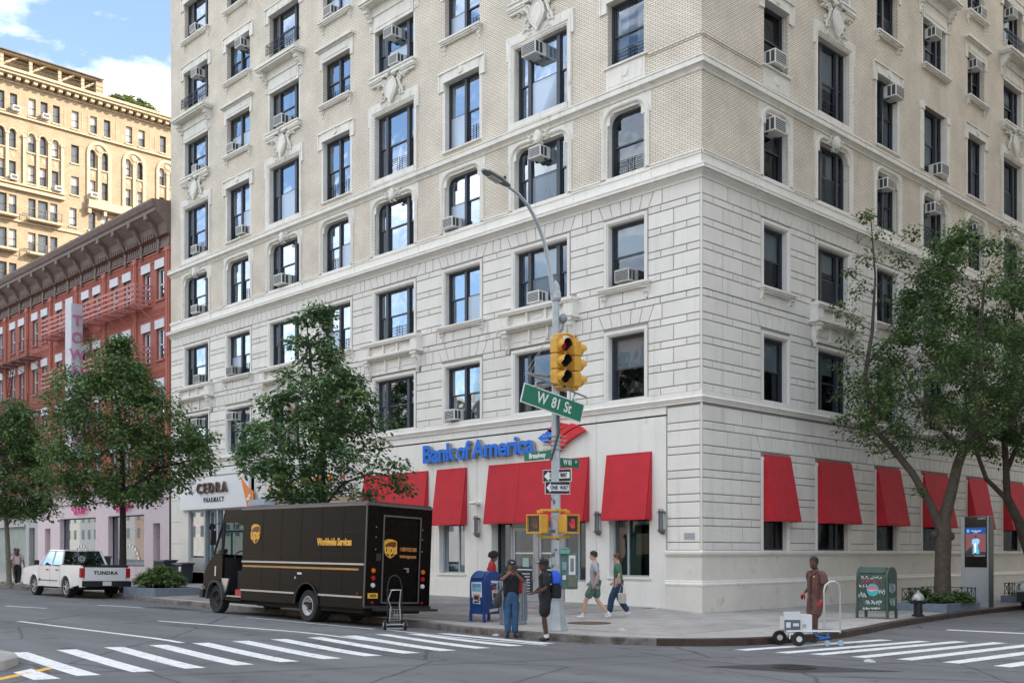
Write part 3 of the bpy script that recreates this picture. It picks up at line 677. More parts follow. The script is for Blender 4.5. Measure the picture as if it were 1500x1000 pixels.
def medallion(b, uc, z, rnd):
    disc(b, uc, z, .20, .03, .16, 16, .25); disc(b, uc, z, .13, .16, .19, 16, .18)
    for sx in (-1, 1):
        b.tube([(uc+sx*(.22+.05*t), z+.10+.06*sin(t*1.5), .10) for t in range(6)], .03, 5); leafy(b, [(uc+sx*(.28+.06*j), z+.12-.10*(j % 3)) for j in range(4)], .04, .08, rnd)
        leafy(b, [(uc+sx*.12, z-.27)], .04, .07, rnd)
def rail(b, u0, u1, z, h_=.42, d0=.02, d1=.16, dense_=True):
    n = max(3, int((u1-u0)/.16))
    for zz in (z+.03, z+h_*.5, z+h_): b.bx(u0, u1, zz-.012, zz+.012, d1-.012, d1+.012)
    for i in range(n+1):
        u = u0+(u1-u0)*i/n; b.bx(u-.008, u+.008, z, z+h_, d1-.008, d1+.008)
        if i < n:
            c = u+(u1-u0)/n/2
            b.tube([(c+.05*cos(t*pi/4), z+h_*.27+.07*sin(t*pi/4), d1) for t in range(9)], .007, 4, cap=False); b.tube([(c+.05*cos(t*pi/4), z+h_*.74+.07*sin(t*pi/4), d1) for t in range(9)], .007, 4, cap=False)
    for u in (u0, u1): b.bx(u-.012, u+.012, z+h_-.012, z+h_+.012, -.2, d1)
ironw = M('iron_rail', (.03,.035,.06), .5, .5)
def big_console(b, u, z, d=.42, w_=.20, h_=.55):
    prof = []
    for i in range(15):
        t = i/14; prof.append((d*(1-t**1.3)*(.80+.20*cos(t*11)) + .04, z-h_*t))
    a = [(u-w_/2, zz, dd) for dd, zz in prof]+[(u-w_/2, z-h_, 0), (u-w_/2, z, 0)]; c = [(u+w_/2, p[1], p[2]) for p in a]; b.prism(a, c)
    b.lathe([(.075,-w_/2-.02),(.075,w_/2+.02)], c=(u, z-.16, d*.68), n=10, axis='x'); b.lathe([(.055,-w_/2-.015),(.055,w_/2+.015)], c=(u, z-h_*.85, d*.22), n=10, axis='x')
    b.bx(u-w_*.28, u+w_*.28, z-h_-.26, z-h_+.02, 0, .06); blob(b, u, z-h_-.05, .05, .09, .08); b.bx(u-w_/2-.02, u+w_/2+.02, z-h_-.34, z+.0, -.01, .03)
for s in 'LR':
    for h in HOLES[s]:
        u0, u1, z0, z1, k, fl, ci = [h[q] for q in ('u0','u1','z0','z1','k','fl','ci')]; rnd = random.Random(ci*31+fl)
        b = FB(s); nm = 'window_surround'; uc = (u0+u1)/2; mat = stone if fl <= 3 else terra
        if fl <= 3:
            sweep(b, frame_path(u0+.006, u1-.006, z0-(.0 if fl == 2 else .04), z1-.006), [(0,-.2),(0,-.02),(.03,.0),(.05,.03),(.15,.03),(.15,-.03),(.16,-.2)])
            if fl == 3 and not (k == 't' and (s == 'L' or ci in (1,3,5))): sill(b, u0-.12, u1+.12, z0, d=.2)
            if fl == 2: b.bx(u0-.15, u1+.15, z0-.0, z0+.04, -.2, .0)
        elif fl == 4:
            prof = [(0,-.2),(0,-.06),(.03,-.05),(.05,.00),(.09,.01),(.11,.06),(.15,.09),(.19,.09),(.21,.06),(.24,.05),(.24,.0)]
            sweep(b, frame_path(u0+.006, u1-.006, z0, z1-.006, .34), prof)
            for a, c in ((u0-.30, u0+.1), (u1-.1, u1+.30)): b.bx(a, c, z1-.34, z1+.27, -.01, .015)
            b.bx(u0+.1, u1-.1, z1+.1, z1+.27, -.01, .015)
            for sgn, ue in ((1, u0), (-1, u1)):
                rr = .34; cen = (ue+sgn*rr, z1-rr); arc = [(cen[0]-sgn*rr*cos(pi/2*i/6), cen[1]+rr*sin(pi/2*i/6)) for i in range(7)]
                loop = [(ue, z1)]+arc; b.prism([(p[0], p[1], -.2) for p in loop], [(p[0], p[1], -.03) for p in loop])
            if k == 't': medallion(b, uc, z1+.16, rnd)
        elif fl == 5 and k == 's':
            ear_lintel(b, u0, u1, z1); b.bx(u0-.16, u1+.12, z0-.06, z0, -.2, .10); b.bx(u0-.06, u1+.06, 16.42, z0-.06, 0, .03); b.bx(u0+.05, u1-.05, 16.50, z0-.12, .03, .045); disc(b, uc, 16.8, .15, .04, .08)
        elif fl == 5 and k == 't' and not (s == 'R' and ci == 3):
            sweep(b, frame_path(u0+.006, u1-.006, z0-.2, z1-.006), [(0,-.2),(0,-.03),(.03,-.02),(.06,.03),(.10,.04),(.13,.07),(.24,.08),(.24,0)])
            for a, c in ((u0-.34, u0-.24), (u1+.24, u1+.34)): b.bx(a, c, z1-.35, z1+.42, 0, .07)
            b.bx(u0-.30, u1+.30, z1+.24, z1+.44, 0, .05); b.bx(u0-.1, u1+.1, z0-.2, z0, -.2, .09)
            cartouche(b, uc, z1+.12, u1-u0, rnd)
        elif fl == 5 and s == 'R' and ci == 3:
            for a, c in ((u0-.28, u0+.008), (u1-.008, u1+.28)): b = FB(s); b.bx(a, c, z0, z1+.05, -.2, .05); b.bx(a-.03, c+.03, z1-.25, z1+.05, 0, .08); b.build(nm, mat, bldg)
            b = FB(s)
        elif fl == 5: ear_lintel(b, u0, u1, z1); b.bx(u0-.1, u1+.1, z0-.05, z0, -.2, .10); b.bx(u0-.12, u0+.008, z0, z1, -.2, .004); b.bx(u1-.008, u1+.12, z0, z1, -.2, .004)
        elif fl == 6 and k == 't':
            b.bx(u0-.02, u1+.02, z1, z1+.62, 0, .05); b.bx(u0+.1, u1-.1, z1+.14, z1+.48, .05, .07)
            for sg, ue in ((-1, u0), (1, u1)): big_console(b, ue+sg*.18, z1+.98)
            zz = z1+.98; b.bx(u0-.42, u1+.42, zz, zz+.08, 0, .48); b.bx(u0-.46, u1+.46, zz+.08, zz+.18, 0, .54); b.bx(u0-.44, u1+.44, zz+.18, zz+.22, 0, .50); b.bx(u0-.1, u1+.1, z1+.62, zz, 0, .10)
            sill(b, u0, u1, z0, br=False); b.bx(u0-.1, u0+.008, z0, z1, -.2, .004); b.bx(u1-.008, u1+.1, z0, z1, -.2, .004)
        elif fl == 6: cornice_lintel(b, u0, u1, z1); sill(b, u0, u1, z0)
        elif fl == 7 and k == 't':
            ear_lintel(b, u0, u1, z1, False)
            for q in range(5): b.bx(u0+.05+(u1-u0-.35)*q/4, u0+.3+(u1-u0-.35)*q/4, z1+.08, z1+.28, .07, .085)
            r = FB(s); rail(r, u0-.05, u1+.05, z0, .46); tag(r.build('iron_rail', ironw, bldg, fix=False))
        elif fl == 7: ear_lintel(b, u0, u1, z1, False); sill(b, u0, u1, z0); disc(b, uc, z1+.2, .1, .05, .1)
        elif fl == 8: ear_lintel(b, u0, u1, z1, True); sill(b, u0, u1, z0)
        else: cornice_lintel(b, u0, u1, z1); sill(b, u0, u1, z0)
        if b.v: b.build(nm, mat, bldg)
        # balcony panel between 2nd- and 3rd-floor triple windows
        if fl == 3 and k == 't' and (s == 'L' or ci in (1,3,5)):
            b = FB(s); a, c = u0-.22, u1+.22
            b.bx(a, c, 8.92, 10.10, -.03, .03); zt = 10.17
            b.bx(a-.30, c+.30, zt-.10, zt, -.2, .34); b.bx(a-.27, c+.27, zt-.16, zt-.10, 0, .30)
            for e0, e1 in ((a-.26, a+.14), (c-.14, c+.26)):
                b.bx(e0, e1, 9.62, zt-.16, 0, .26); b.bx(e0+.06, e1-.06, 9.68, zt-.22, .26, .275)
                cx_ = (e0+e1)/2; b.bx(cx_-.16, cx_+.16, 9.42, 9.50, 0, .30); b.lathe([(.12,0),(.14,.10),(.17,.14)], c=(cx_, 9.26, .16), n=8, axis='y')
                b.loft([[(cx_-.12,9.42,0),(cx_+.12,9.42,0),(cx_+.12,9.42,.24),(cx_-.12,9.42,.24)],[(cx_-.12,9.16,0),(cx_+.12,9.16,0),(cx_+.12,9.16,.20),(cx_-.12,9.16,.20)],[(cx_-.09,8.98,0),(cx_+.09,8.98,0),(cx_+.09,8.98,.13),(cx_-.09,8.98,.13)],[(cx_-.05,8.80,0),(cx_+.05,8.80,0),(cx_+.05,8.80,.05),(cx_-.05,8.80,.05)]])
                for q in range(3): b.lathe([(.03,-.12),(.03,.12)], c=(cx_, 9.30-.09*q, .24-.05*q), n=6, axis='x')
                blob(b, cx_, 8.92, .07, .12, .10); blob(b, cx_, 8.78, .04, .07, .06)
            b.bx(a+.14, c-.14, 9.62, zt-.16, 0, .12)
            n = 3; st = (c-a-.28)/n
            for q in range(n):
                p0, p1 = a+.14+st*q+.07, a+.14+st*(q+1)-.07
                for (x0, x1, y0, y1) in ((p0,p1,9.68,9.71),(p0,p1,9.93,9.96),(p0,p0+.03,9.71,9.93),(p1-.03,p1,9.71,9.93)): b.bx(x0, x1, y0, y1, .12, .15)
                if q == 1: b.tube([((p0+p1)/2+(p1-p0)*.36*cos(t*pi/6), 9.82+.08*sin(t*pi/6), .13) for t in range(13)], .014, 4, cap=False)
                if q: b.bx(p0-.11, p0-.03, 9.62, zt-.16, .12, .22); b.bx(p0-.11, p0-.03, 9.05, 9.45, .03, .11); blob(b, p0-.07, 9.03, .05, .10, .07)
                for (x0, x1, y0, y1) in ((p0,p1,9.10,9.13),(p0,p1,9.36,9.39),(p0,p0+.03,9.13,9.36),(p1-.03,p1,9.13,9.36)): b.bx(x0, x1, y0, y1, .03, .055)
            b.bx(a-.34, c+.34, 9.54, 9.62, 0, .34); b.bx(a-.38, c+.38, 9.50, 9.54, 0, .30); b.bx(a-.28, c+.28, 9.44, 9.50, 0, .16)
            b.build('balcony_panel', stone, bldg)
    # shallow brick band line at floor 5
    b = FB(s); b.bx(0.01, 1.95 if s == 'L' else 3.05, 17.02, 17.09, 0, .05); b.bx(0.01, 1.95 if s == 'L' else 3.05, 16.98, 17.02, 0, .03); b.build('string_course', brick, bldg)
# ================================================================= STOREFRONTS, AWNINGS, SIGNS OF THE CORNER BUILDING
red_cloth = M('awning_cloth', (.50,.018,.030), .8, var=.10, vs=2.2, bump=.9, bs=2.6, grime=((.38,.03,.035), 3.5, .58), streak=.12)
alum = M('aluminium', (.42,.45,.48), .4, .6, var=.08, vs=5); greyp = M('grey_frame_paint', (.36,.40,.43), .5, var=.05, vs=5)
shopglass = glass_mat('shop_glass', tint=(.42,.50,.48), refl=.12); greenwall = M('bank_partition', (.20,.27,.23), .8, var=.15, vs=1.4); bankdark = M('bank_interior', (.05,.055,.055), .9, var=.4, vs=1.2)
white = M('white_plastic', (.75,.76,.76), .5); black = M('black_plastic', (.015,.015,.017), .45); black2 = M('black_rough', (.02,.02,.022), .8)
redp = M('bank_red_panel', (.30,.02,.03), .6, var=.2, vs=2)
def awning(side, u0, u1, zt, zb, out):
    b = FB(side); t = .02
    b.poly([(u0,zt,.03),(u1,zt,.03),(u1,zb+.04,out),(u0,zb+.04,out)]); b.poly([(u0,zb+.04,out),(u1,zb+.04,out),(u1,zb-.03,out),(u0,zb-.03,out)])
    for u in (u0, u1): b.poly([(u,zt,.03),(u,zb+.04,out),(u,zb-.03,out),(u,zb-.03,0)]); b.poly([(u,zt,.03),(u,zb-.03,0),(u,zt,0)])
    a = b.build('awning', red_cloth, bldg, fix=False); so_ = a.modifiers.new('t', 'SOLIDIFY'); so_.thickness = .012
    f = FB(side)
    for u in (u0+.015, u1-.015): f.tube([(u,zt-.03,.03),(u,zb+.02,out-.02),(u,zb+.02,.0)], .012, 5)
    f.tube([(u0,zb+.02,out-.02),(u1,zb+.02,out-.02)], .012, 5); f.tube([(u0,zt-.02,.03),(u1,zt-.02,.03)], .012, 5)
    n = max(1, round((u1-u0)/1.5))
    for i in range(1, n): u = u0+(u1-u0)*i/n; f.tube([(u,zt-.02,.035),(u,zb+.03,out+.004)], .006, 4)
    f.build('awning_frame', red_cloth, a)
    return a
for u0, u1 in ((1.84,3.62),(4.38,9.08),(10.28,11.92),(12.46,16.45)): awning('L', u0, u1, 4.97, 2.93, .30)
for h in BANKR: awning('R', h['u0'], h['u1']+.12, 4.97, 2.90, .42)
# shop windows of the bank, Broadway side
def shopwin(side, u0, u1, z0, z1, d, muls=(), mat=alum, t=.06, gl=None, back=None, name='shop_window', mulz=()):
    f = FB(side)
    f.bx(u0, u0+t, z0, z1, d-.08, d); f.bx(u1-t, u1, z0, z1, d-.08, d); f.bx(u0+t, u1-t, z1-t, z1, d-.08, d); f.bx(u0+t, u1-t, z0, z0+t, d-.08, d+.01)
    for m in muls: f.bx(m-t/2, m+t/2, z0+t, z1-t, d-.08, d-.002)
    for m in mulz: f.bx(u0+t, u1-t, m-t/2, m+t/2, d-.078, d-.004)
    w_ = f.build(name, mat, bldg); ms = [u0+t/2]+list(muls)+[u1-t/2]
    for a, c in zip(ms, ms[1:]):
        g = FB(side); g.poly([(a+t/2,z0+t,d-.04),(c-t/2,z0+t,d-.04),(c-t/2,z1-t,d-.04),(a+t/2,z1-t,d-.04)]); g.build('pane', gl or shopglass, w_, fix=False)
    if back:
        for (a, c, y0, y1, dd, m) in back: g = FB(side); g.bx(a, c, y0, y1, dd-.04, dd); g.build('interior_panel', m, w_)
    return w_
shopwin('L', 1.95, 3.55, 1.14, 3.3, -.22, (2.95,), greyp, back=[(2.75,3.5,1.14,3.3,-.6,greenwall),(1.95,2.75,1.14,3.3,-.80,bankdark)])
shopwin('L', 10.42, 11.85, 1.14, 3.3, -.22, (10.95,), greyp, back=[(11.0,11.85,1.14,3.3,-.55,greenwall),(10.42,11.0,1.14,2.85,-.7,redp),(10.42,11.3,2.86,3.1,-.5,redp)])
shopwin('L', 12.7, 16.3, 1.14, 3.3, -.22, (14,15.2), greyp, back=[(12.7,16.3,1.14,3.3,-.7,bankdark)])
# entrance bay: side wall, window left, double doors, window right
shopwin('L', 4.58, 5.75, .95, 3.3, -.30, (5.1,), greyp, back=[(4.58,5.9,.95,3.3,-.85,bankdark)])
b = FB('L'); b.bx(4.56, 5.75, .10, .95, -.40, -.28); b.bx(8.35, 8.98, .1, .6, -.4, -.28); b.build('bulkhead', stucco, bldg)
shopwin('L', 8.3, 8.98, .2, 3.3, -.32, (), black, back=[(8.3,8.98,.2,3.3,-.75,greenwall)])
for dx0, dx1 in ((5.82,6.95),(7.10,8.22)):
    b = FB('L'); t = .12; z0, z1 = .22, 2.78
    b.bx(dx0, dx0+t, z0, z1, -.36, -.30); b.bx(dx1-t, dx1, z0, z1, -.36, -.30); b.bx(dx0+t, dx1-t, z1-t, z1, -.36, -.30); b.bx(dx0+t, dx1-t, z0, z0+.30, -.36, -.30); 
    dr = b.build('entrance_door', alum, bldg)
    g = FB('L'); g.poly([(dx0+t,z0+.3,-.33),(dx1-t,z0+.3,-.33),(dx1-t,z1-t,-.33),(dx0+t,z1-t,-.33)]); g.build('pane', shopglass, dr, fix=False)
    g = FB('L'); g.bx(dx0+t, dx1-t, 1.86, 1.91, -.325, -.318); g.bx(dx0+t, dx1-t, 1.30, 1.34, -.325, -.318)
    for q in range(7): g.bx(dx0+t+.18, dx1-t-.22-.06*(q % 3), 1.16-.10*q, 1.19-.10*q, -.325, -.318)
    g.build('door_lettering', white, dr); g = FB('L'); g.bx(dx0+t+.22, dx0+t+.52, 1.42, 1.72, -.325, -.315); g.build('notice', M('notice_green', (.35,.55,.48), .6), dr)
    g = FB('L'); hx = dx1-.09 if dx0 < 6 else dx0+.09; g.tube([(hx,.95,-.25),(hx,1.75,-.25)], .018, 8); g.bx(hx-.02,hx+.02,.97,1.0,-.3,-.25); g.bx(hx-.02,hx+.02,1.7,1.73,-.3,-.25); g.build('handle', M('chrome', (.7,.7,.7), .2, 1), dr)
b = FB('L'); b.bx(5.75, 8.3, 2.80, 2.92, -.38, -.28); b.bx(5.72, 5.82, .2, 3.3, -.38, -.28); b.bx(6.95, 7.10, .2, 2.8, -.38, -.28); b.bx(8.22, 8.30, .2, 3.3, -.38, -.28); b.bx(5.8,8.3,3.22,3.3,-.38,-.28); b.build('door_frame', alum, bldg)
b = FB('L'); b.poly([(5.82,2.92,-.33),(8.22,2.92,-.33),(8.22,3.22,-.33),(5.82,3.22,-.33)]); b.build('pane', shopglass, bldg, fix=False)
b = FB('L'); b.bx(5.8, 8.3, .2, 3.3, -.94, -.90); b.build('interior_panel', bankdark, bldg)
b = FB('L'); b.bx(4.55, 9.0, 3.3, 4.6, -.40, -.35); b.build('transom_panel', stucco, bldg); 
for a, c in ((1.95,3.55),(10.42,11.85),(12.7,16.3)): b = FB('L'); b.bx(a, c, 3.3, 4.6, -.40, -.35); b.build('transom_panel', stucco, bldg)
for a, c in ((1.88,3.62),(10.35,11.92),(12.6,16.4)): b = FB('L'); b.bx(a, c, 1.08, 1.15, -.2, .03); b.build('window_sill', stucco, bldg)
for i, h in enumerate(BANKR): shopwin('R', h['u0'], h['u1'], 1.98, 4.75, -.18, (h['u0']+(h['u1']-h['u0'])*.72,) if i in (0,1) else (), black, gl=glassr, back=[(h['u0'],h['u1'],1.98,4.75,-.7,bankdark)])
for h in BANKR:
    b = FB('R'); sweep(b, frame_path(h['u0']+.006, h['u1']-.006, 1.97, h['z1']-.006), [(0,-.18),(0,-.03),(.03,-.01),(.05,.02),(.13,.02),(.15,-.01),(.15,-.1)]); b.build('window_surround', stone, bldg)
# thin panel joints in the stucco + frieze groove
b = FB('L')
for u in (4.1, 9.75, 12.2, 16.8, 24.9): b.bx(u-.006, u+.006, 1.2, 6.26, -.021, -.0185)
b.bx(16.9, 33.1, 5.62, 5.66, -.021, .02); b.bx(31.95, 33.15, 5.64, 5.67, -.02, .03)
for z in (1.25, 2.35, 3.45, 4.55, 5.3): b.bx(32.0, 33.15, z, z+.02, -.021, -.018)
b.build('panel_joint', joint, bldg)
b = FB('L'); b.bx(9.3, 31.9, .12, .95, -.02, .0); b.bx(1.31,4.4,.12,.95,-.02,.0); b.build('base_wall', stucco, bldg)
# sconces
def sconce(u, z=2.85):
    b = FB('L'); c = (u, z, .11)
    for dx in (-.075, -.03, .03, .075): b.bx(u+dx-.010, u+dx+.010, z-.34, z+.36, .11+.05*(1-abs(dx)/.08), .135+.05*(1-abs(dx)/.08))
    for zz in (z-.30, z-.26, z+.24, z+.28): b.bx(u-.10, u+.10, zz-.010, zz+.010, .02, .19)
    b.bx(u-.05, u+.05, z-.36, z-.32, .0, .16); b.bx(u-.03, u+.03, z-.40, z-.36, .0, .12); b.bx(u-.05, u+.05, z+.2, z+.3, 0, .1)
    s_ = b.build('wall_sconce', M('sconce_metal', (.18,.20,.22), .4, .7), bldg)
    g = FB('L'); g.bx(u-.055, u+.055, z-.30, z+.24, .03, .13); g.build('lamp_glass', M('frosted_glass', (.62,.66,.66), .3), s_)
for u in (1.4, 3.95, 9.66): sconce(u)
b = FB('L'); b.bx(9.58, 9.80, 3.62, 3.70, 0, .16); b.prism([(9.5,3.60,.16),(9.88,3.60,.16),(9.86,3.66,.30),(9.52,3.66,.30)], [(9.52,3.70,.14),(9.86,3.70,.14),(9.84,3.72,.28),(9.54,3.72,.28)]); b.build('security_light', white, bldg)
b = FB('L'); b.bx(.25, .62, 2.30, 2.48, 0, .02); b.build('wall_plaque', M('plaque', (.38,.42,.45), .5, .3), bldg)
# channel letters: blue text on grey returns
blue = M('sign_blue', (.002,.15,.66), .45); bred = M('sign_red', (.62,.012,.02), .45); ret = M('letter_return', (.33,.31,.26), .6)
def facade_text(txt, size, u, z, mat, out=.12, depth=.10, bold=0, sx=1., spacing=1., back=None, parent=bldg, name='sign_lettering', side='L'):
    right = (1,0,0) if side == 'L' else (0,1,0); loc = WT[side]((u, z, out))
    o = lettering(txt, size, loc, right, mat, parent, extrude=.012, bold=bold, sx=sx, spacing=spacing, name=name)
    if back:
        loc2 = WT[side]((u, z, out-.012-depth/2)); lettering(txt, size, loc2, right, back, o, extrude=depth/2, bold=bold, sx=sx, spacing=spacing, name='letter_return')
    return o
def fit_text(txt, u0, u1, zb, cap, mat, out, depth, bold, back, parent=bldg):
    """raised letters filling u0..u1 (u0 = left end seen from the street), capital height cap above baseline zb"""
    for m_, ex, oo, par in ((mat, .012, out, parent), (back, depth/2, out-.013-depth/2, None)):
        if m_ is None: continue
        me = text_mesh(txt, 1.0, ex, bold, spacing=.96, name='sign_lettering' if m_ is mat else 'letter_return'); ref = text_mesh('B', 1.0, ex, bold); xs = [v.co.x for v in me.vertices]; ys = [v.co.y for v in ref.vertices]
        k = abs(u0-u1)/(max(xs)-min(xs)); q = cap/(max(ys)-min(ys)); me.transform(Matrix.Translation((-(max(xs)+min(xs))/2, -min(ys), 0))); me.transform(Matrix.Diagonal((k, q, 1, 1)))
        me.transform(Matrix(((1,0,0,-(u0+u1)/2),(0,0,-1,-oo),(0,1,0,zb),(0,0,0,1)))); me.materials.clear(); me.materials.append(m_)
        if m_ is mat: o = link('sign_lettering', me, parent); top_ = o
        else: link('letter_return', me, top_)
fit_text('Bank', 12.58, 10.72, 5.24, .66, blue, .16, .12, .030, ret); fit_text('of', 10.66, 9.93, 5.24, .66, blue, .16, .12, .030, ret); fit_text('America', 9.86, 6.72, 5.24, .66, blue, .16, .12, .030, ret)
# flag emblem: bands of red and blue
def emblem(pts, mat):
    b = FB('L'); b.prism([(p[0], p[1], .04) for p in pts], [(p[0], p[1], .16) for p in pts]); b.build('sign_emblem', mat, bldg)
def arcq(p0, p1, p2, q0, q1, q2, n=6):
    f = lambda a, m, c, t: ((1-t)**2*a[0]+2*t*(1-t)*m[0]+t*t*c[0], (1-t)**2*a[1]+2*t*(1-t)*m[1]+t*t*c[1])
    return [f(p0, p1, p2, i/n) for i in range(n+1)] + [f(q2, q1, q0, i/n) for i in range(n+1)]
emblem(arcq((5.62,5.20),(5.2,5.62),(4.44,5.80),(5.82,5.33),(5.45,5.80),(4.66,5.96)), bred)
emblem(arcq((5.86,5.36),(5.5,5.83),(4.72,5.98),(6.06,5.50),(5.75,5.92),(5.02,6.09)), bred)
emblem(arcq((5.62,5.80),(5.4,5.98),(5.12,6.06),(5.80,5.88),(5.6,6.02),(5.36,6.12)), bred)
emblem(arcq((5.95,5.86),(5.7,6.06),(5.42,6.12),(6.10,5.94),(5.9,6.10),(5.66,6.20)), bred)
emblem([(6.55,5.72),(6.25,5.55),(6.02,5.66),(6.28,5.86)], blue); emblem([(6.22,5.88),(5.98,5.69),(5.74,5.80),(5.98,5.98)], blue); emblem([(5.98,5.60),(5.84,5.52),(5.70,5.66),(5.84,5.74)], blue)
# pharmacy
b = FB('L'); b.bx(25.2, 31.88, 4.03, 5.56, .02, .16); sb = b.build('sign_board', M('sign_white', (.78,.80,.82), .4, var=.03, vs=1), bldg)
dk = M('sign_dark_brown', (.035,.025,.022), .5); teal = M('sign_teal', (.01,.05,.06), .5)
fit_text('C E D R A', 29.95, 27.05, 4.78, .50, dk, .27, .10, .012, M('bronze_return', (.25,.16,.10), .5), sb); fit_text('P H A R M A C Y', 29.4, 27.45, 4.34, .24, teal, .175, .01, .008, None, sb)
org = M('sign_orange', (.80,.26,.035), .5, var=.06, vs=2); b = FB('L'); b.prism([(25.9,5.45,.16),(25.2,4.9,.16),(24.75,4.72,.16),(24.75,4.02,.16),(25.3,4.02,.16)], [(25.9,5.45,.18),(25.2,4.9,.18),(24.75,4.72,.18),(24.75,4.02,.18),(25.3,4.02,.18)]); fx = b.build('sign_fox_shape', org, sb)
b = FB('L'); b.ell((25.08,4.5,.19), (.10,.09,.02), 10, 6); b.ell((25.2,4.36,.19), (.16,.09,.02), 10, 6); b.ell((25.05,4.16,.19), (.07,.14,.02), 10, 6); b.build('white_motif', white, fx)
b = FB('L')
for a, c, z in ((0,0,0),(.12,.06,0),(-.10,.10,0),(.06,-.10,0),(-.12,-.04,0),(.16,-.08,0)): b.ell((30.75+a, 4.98+c, .19), (.06,.045,.015), 8, 5)
b.build('leaf_motif', teal, sb)
ps = shopwin('L', 29.75, 31.75, .95, 3.98, -.12, (), alum, t=.08, back=[(29.75,31.75,.9,3.98,-.8,M('pharmacy_interior', (.14,.16,.17), .9, var=.5, vs=2.5))], mulz=(1.62,))
b = FB('L'); b.bx(29.75, 31.75, .9, 1.6, -.13, -.10); b.bx(29.75,31.8,.35,.93,-.14,.0); b.build('bulkhead', M('bulkhead_grey', (.40,.41,.40), .7), bldg)
pink = M('neon_pink', (.9,.06,.42), .4, emit=.3)
b = FB('L'); b.tube([(31.35-.10*i, 3.28+.07*sin(i*1.9)-.0*i, -.2) for i in range(10)], .018, 4); b.tube([(31.0-.10*i, 2.78+.09*sin(i*2.2), -.2) for i in range(6)], .018, 4); b.build('neon_script', pink, ps)
rnd = random.Random(4); cols = [white, M('bottle_amber', (.3,.12,.03), .3), M('bottle_blue', (.04,.12,.3), .3), M('box_peach', (.6,.4,.3), .6)]
for i in range(7): u = 29.95+.25*i; b = FB('L'); b.lathe([(.001,1.64),(.05,1.64),(.05,1.80+.05*(i % 3)),(.02,1.86+.05*(i % 3)),(.02,1.90+.05*(i % 3))], c=(0,0,0), n=8) if False else b.bx(u, u+.10, 1.66, 1.85+.07*(i % 3), -.45, -.35); b.bx(u+.03,u+.07,1.85+.07*(i%3),1.90+.07*(i%3),-.42,-.38); b.build('display_bottle', cols[i % 4], ps)
dw = shopwin('L', 28.5, 29.6, .35, 3.98, -.25, (29.1,), M('door_blue', (.42,.55,.58), .5), t=.10, back=[(28.5,29.6,.35,3.98,-.8,bankdark)])
shopwin('L', 25.15, 28.35, 2.95, 3.98, -.12, (27.1,), alum, back=[(25.1,28.4,2.95,3.98,-.7,bankdark)])
shopwin('L', 25.15, 28.35, .5, 2.9, -.12, (26.2,27.3), M('teal_frame', (.03,.20,.22), .5), back=[(25.15,26.1,.5,2.9,-.3,M('poster_teal', (.08,.22,.24), .6, var=.3, vs=5)),(26.3,27.2,.5,2.9,-.3,M('poster_tan', (.42,.38,.22), .7, var=.2, vs=4)),(27.4,28.3,.5,2.9,-.3,M('poster_red', (.45,.16,.11), .7, var=.2, vs=3))])
b = FB('L'); b.bx(24.5,31.8,3.98,4.03,-.2,.02); b.bx(28.35,28.5,.3,4,-.2,-.02); b.bx(29.6,29.75,.3,4,-.2,-.02); b.build('door_frame', alum, bldg)
# orange food shop with slatted front
slat = M('pink_wood_slat', (.50,.36,.28), .8, var=.2, vs=3)
sf = FB('L'); sf.bx(16.7, 24.5, 3.9, 4.0, -.1, .04); sf = sf.build('shop_front', slat, bldg)
for i in range(11): z = 1.3+.28*i; b = FB('L'); b.bx(17.0, 24.35, z, z+.245, -.04, .03); b.build('slat', slat if i % 4 else M('slat_white', (.70,.70,.68), .6), sf)
b = FB('L'); b.bx(17.0, 24.4, 4.42, 5.4, .0, .12); ob = b.build('sign_board', M('sign_cream', (.72,.70,.66), .5), bldg)
b = FB('L')
for i, (u, w_, z, h_) in enumerate([(17.9,.45,5.12,.30),(18.7,.55,5.0,.35),(19.6,.8,4.95,.5),(20.6,.9,5.0,.55),(21.6,.5,4.85,.35),(22.4,.6,4.75,.3),(23.3,.5,4.7,.3)]):
    b.prism([(u+w_/2*cos(a*pi/5)*(1 if a % 2 else .7), z+h_/2*sin(a*pi/5)*(1 if a % 2 else .7), .12) for a in range(10)], [(u+w_/2*cos(a*pi/5)*(1 if a % 2 else .7), z+h_/2*sin(a*pi/5)*(1 if a % 2 else .7), .16) for a in range(10)])
b.build('sign_motif', org, ob)
b = FB('L'); b.bx(16.75, 17.35, 4.55, 5.85, .14, .9-.0) if False else b.bx(17.28, 17.36, 4.2, 6.0, .05, .9); vb = b.build('blade_sign', white, bldg)
for j, ch in enumerate('FRUNT'): 
    if j == 0: continue
lettering('R', .30, (-17.27, -.5, 5.62), (0,-1,0) if False else (0,1,0), bred, vb, bold=.01); lettering('U', .30, (-17.27, -.5, 5.28), (0,1,0), bred, vb, bold=.01); lettering('N', .30, (-17.27, -.5, 4.94), (0,1,0), bred, vb, bold=.01)
b = FB('L'); b.bx(23.1, 24.35, 4.02, 4.28, .05, .62); b.build('parking_sign', M('sign_bluegrey', (.42,.50,.58), .5), bldg)
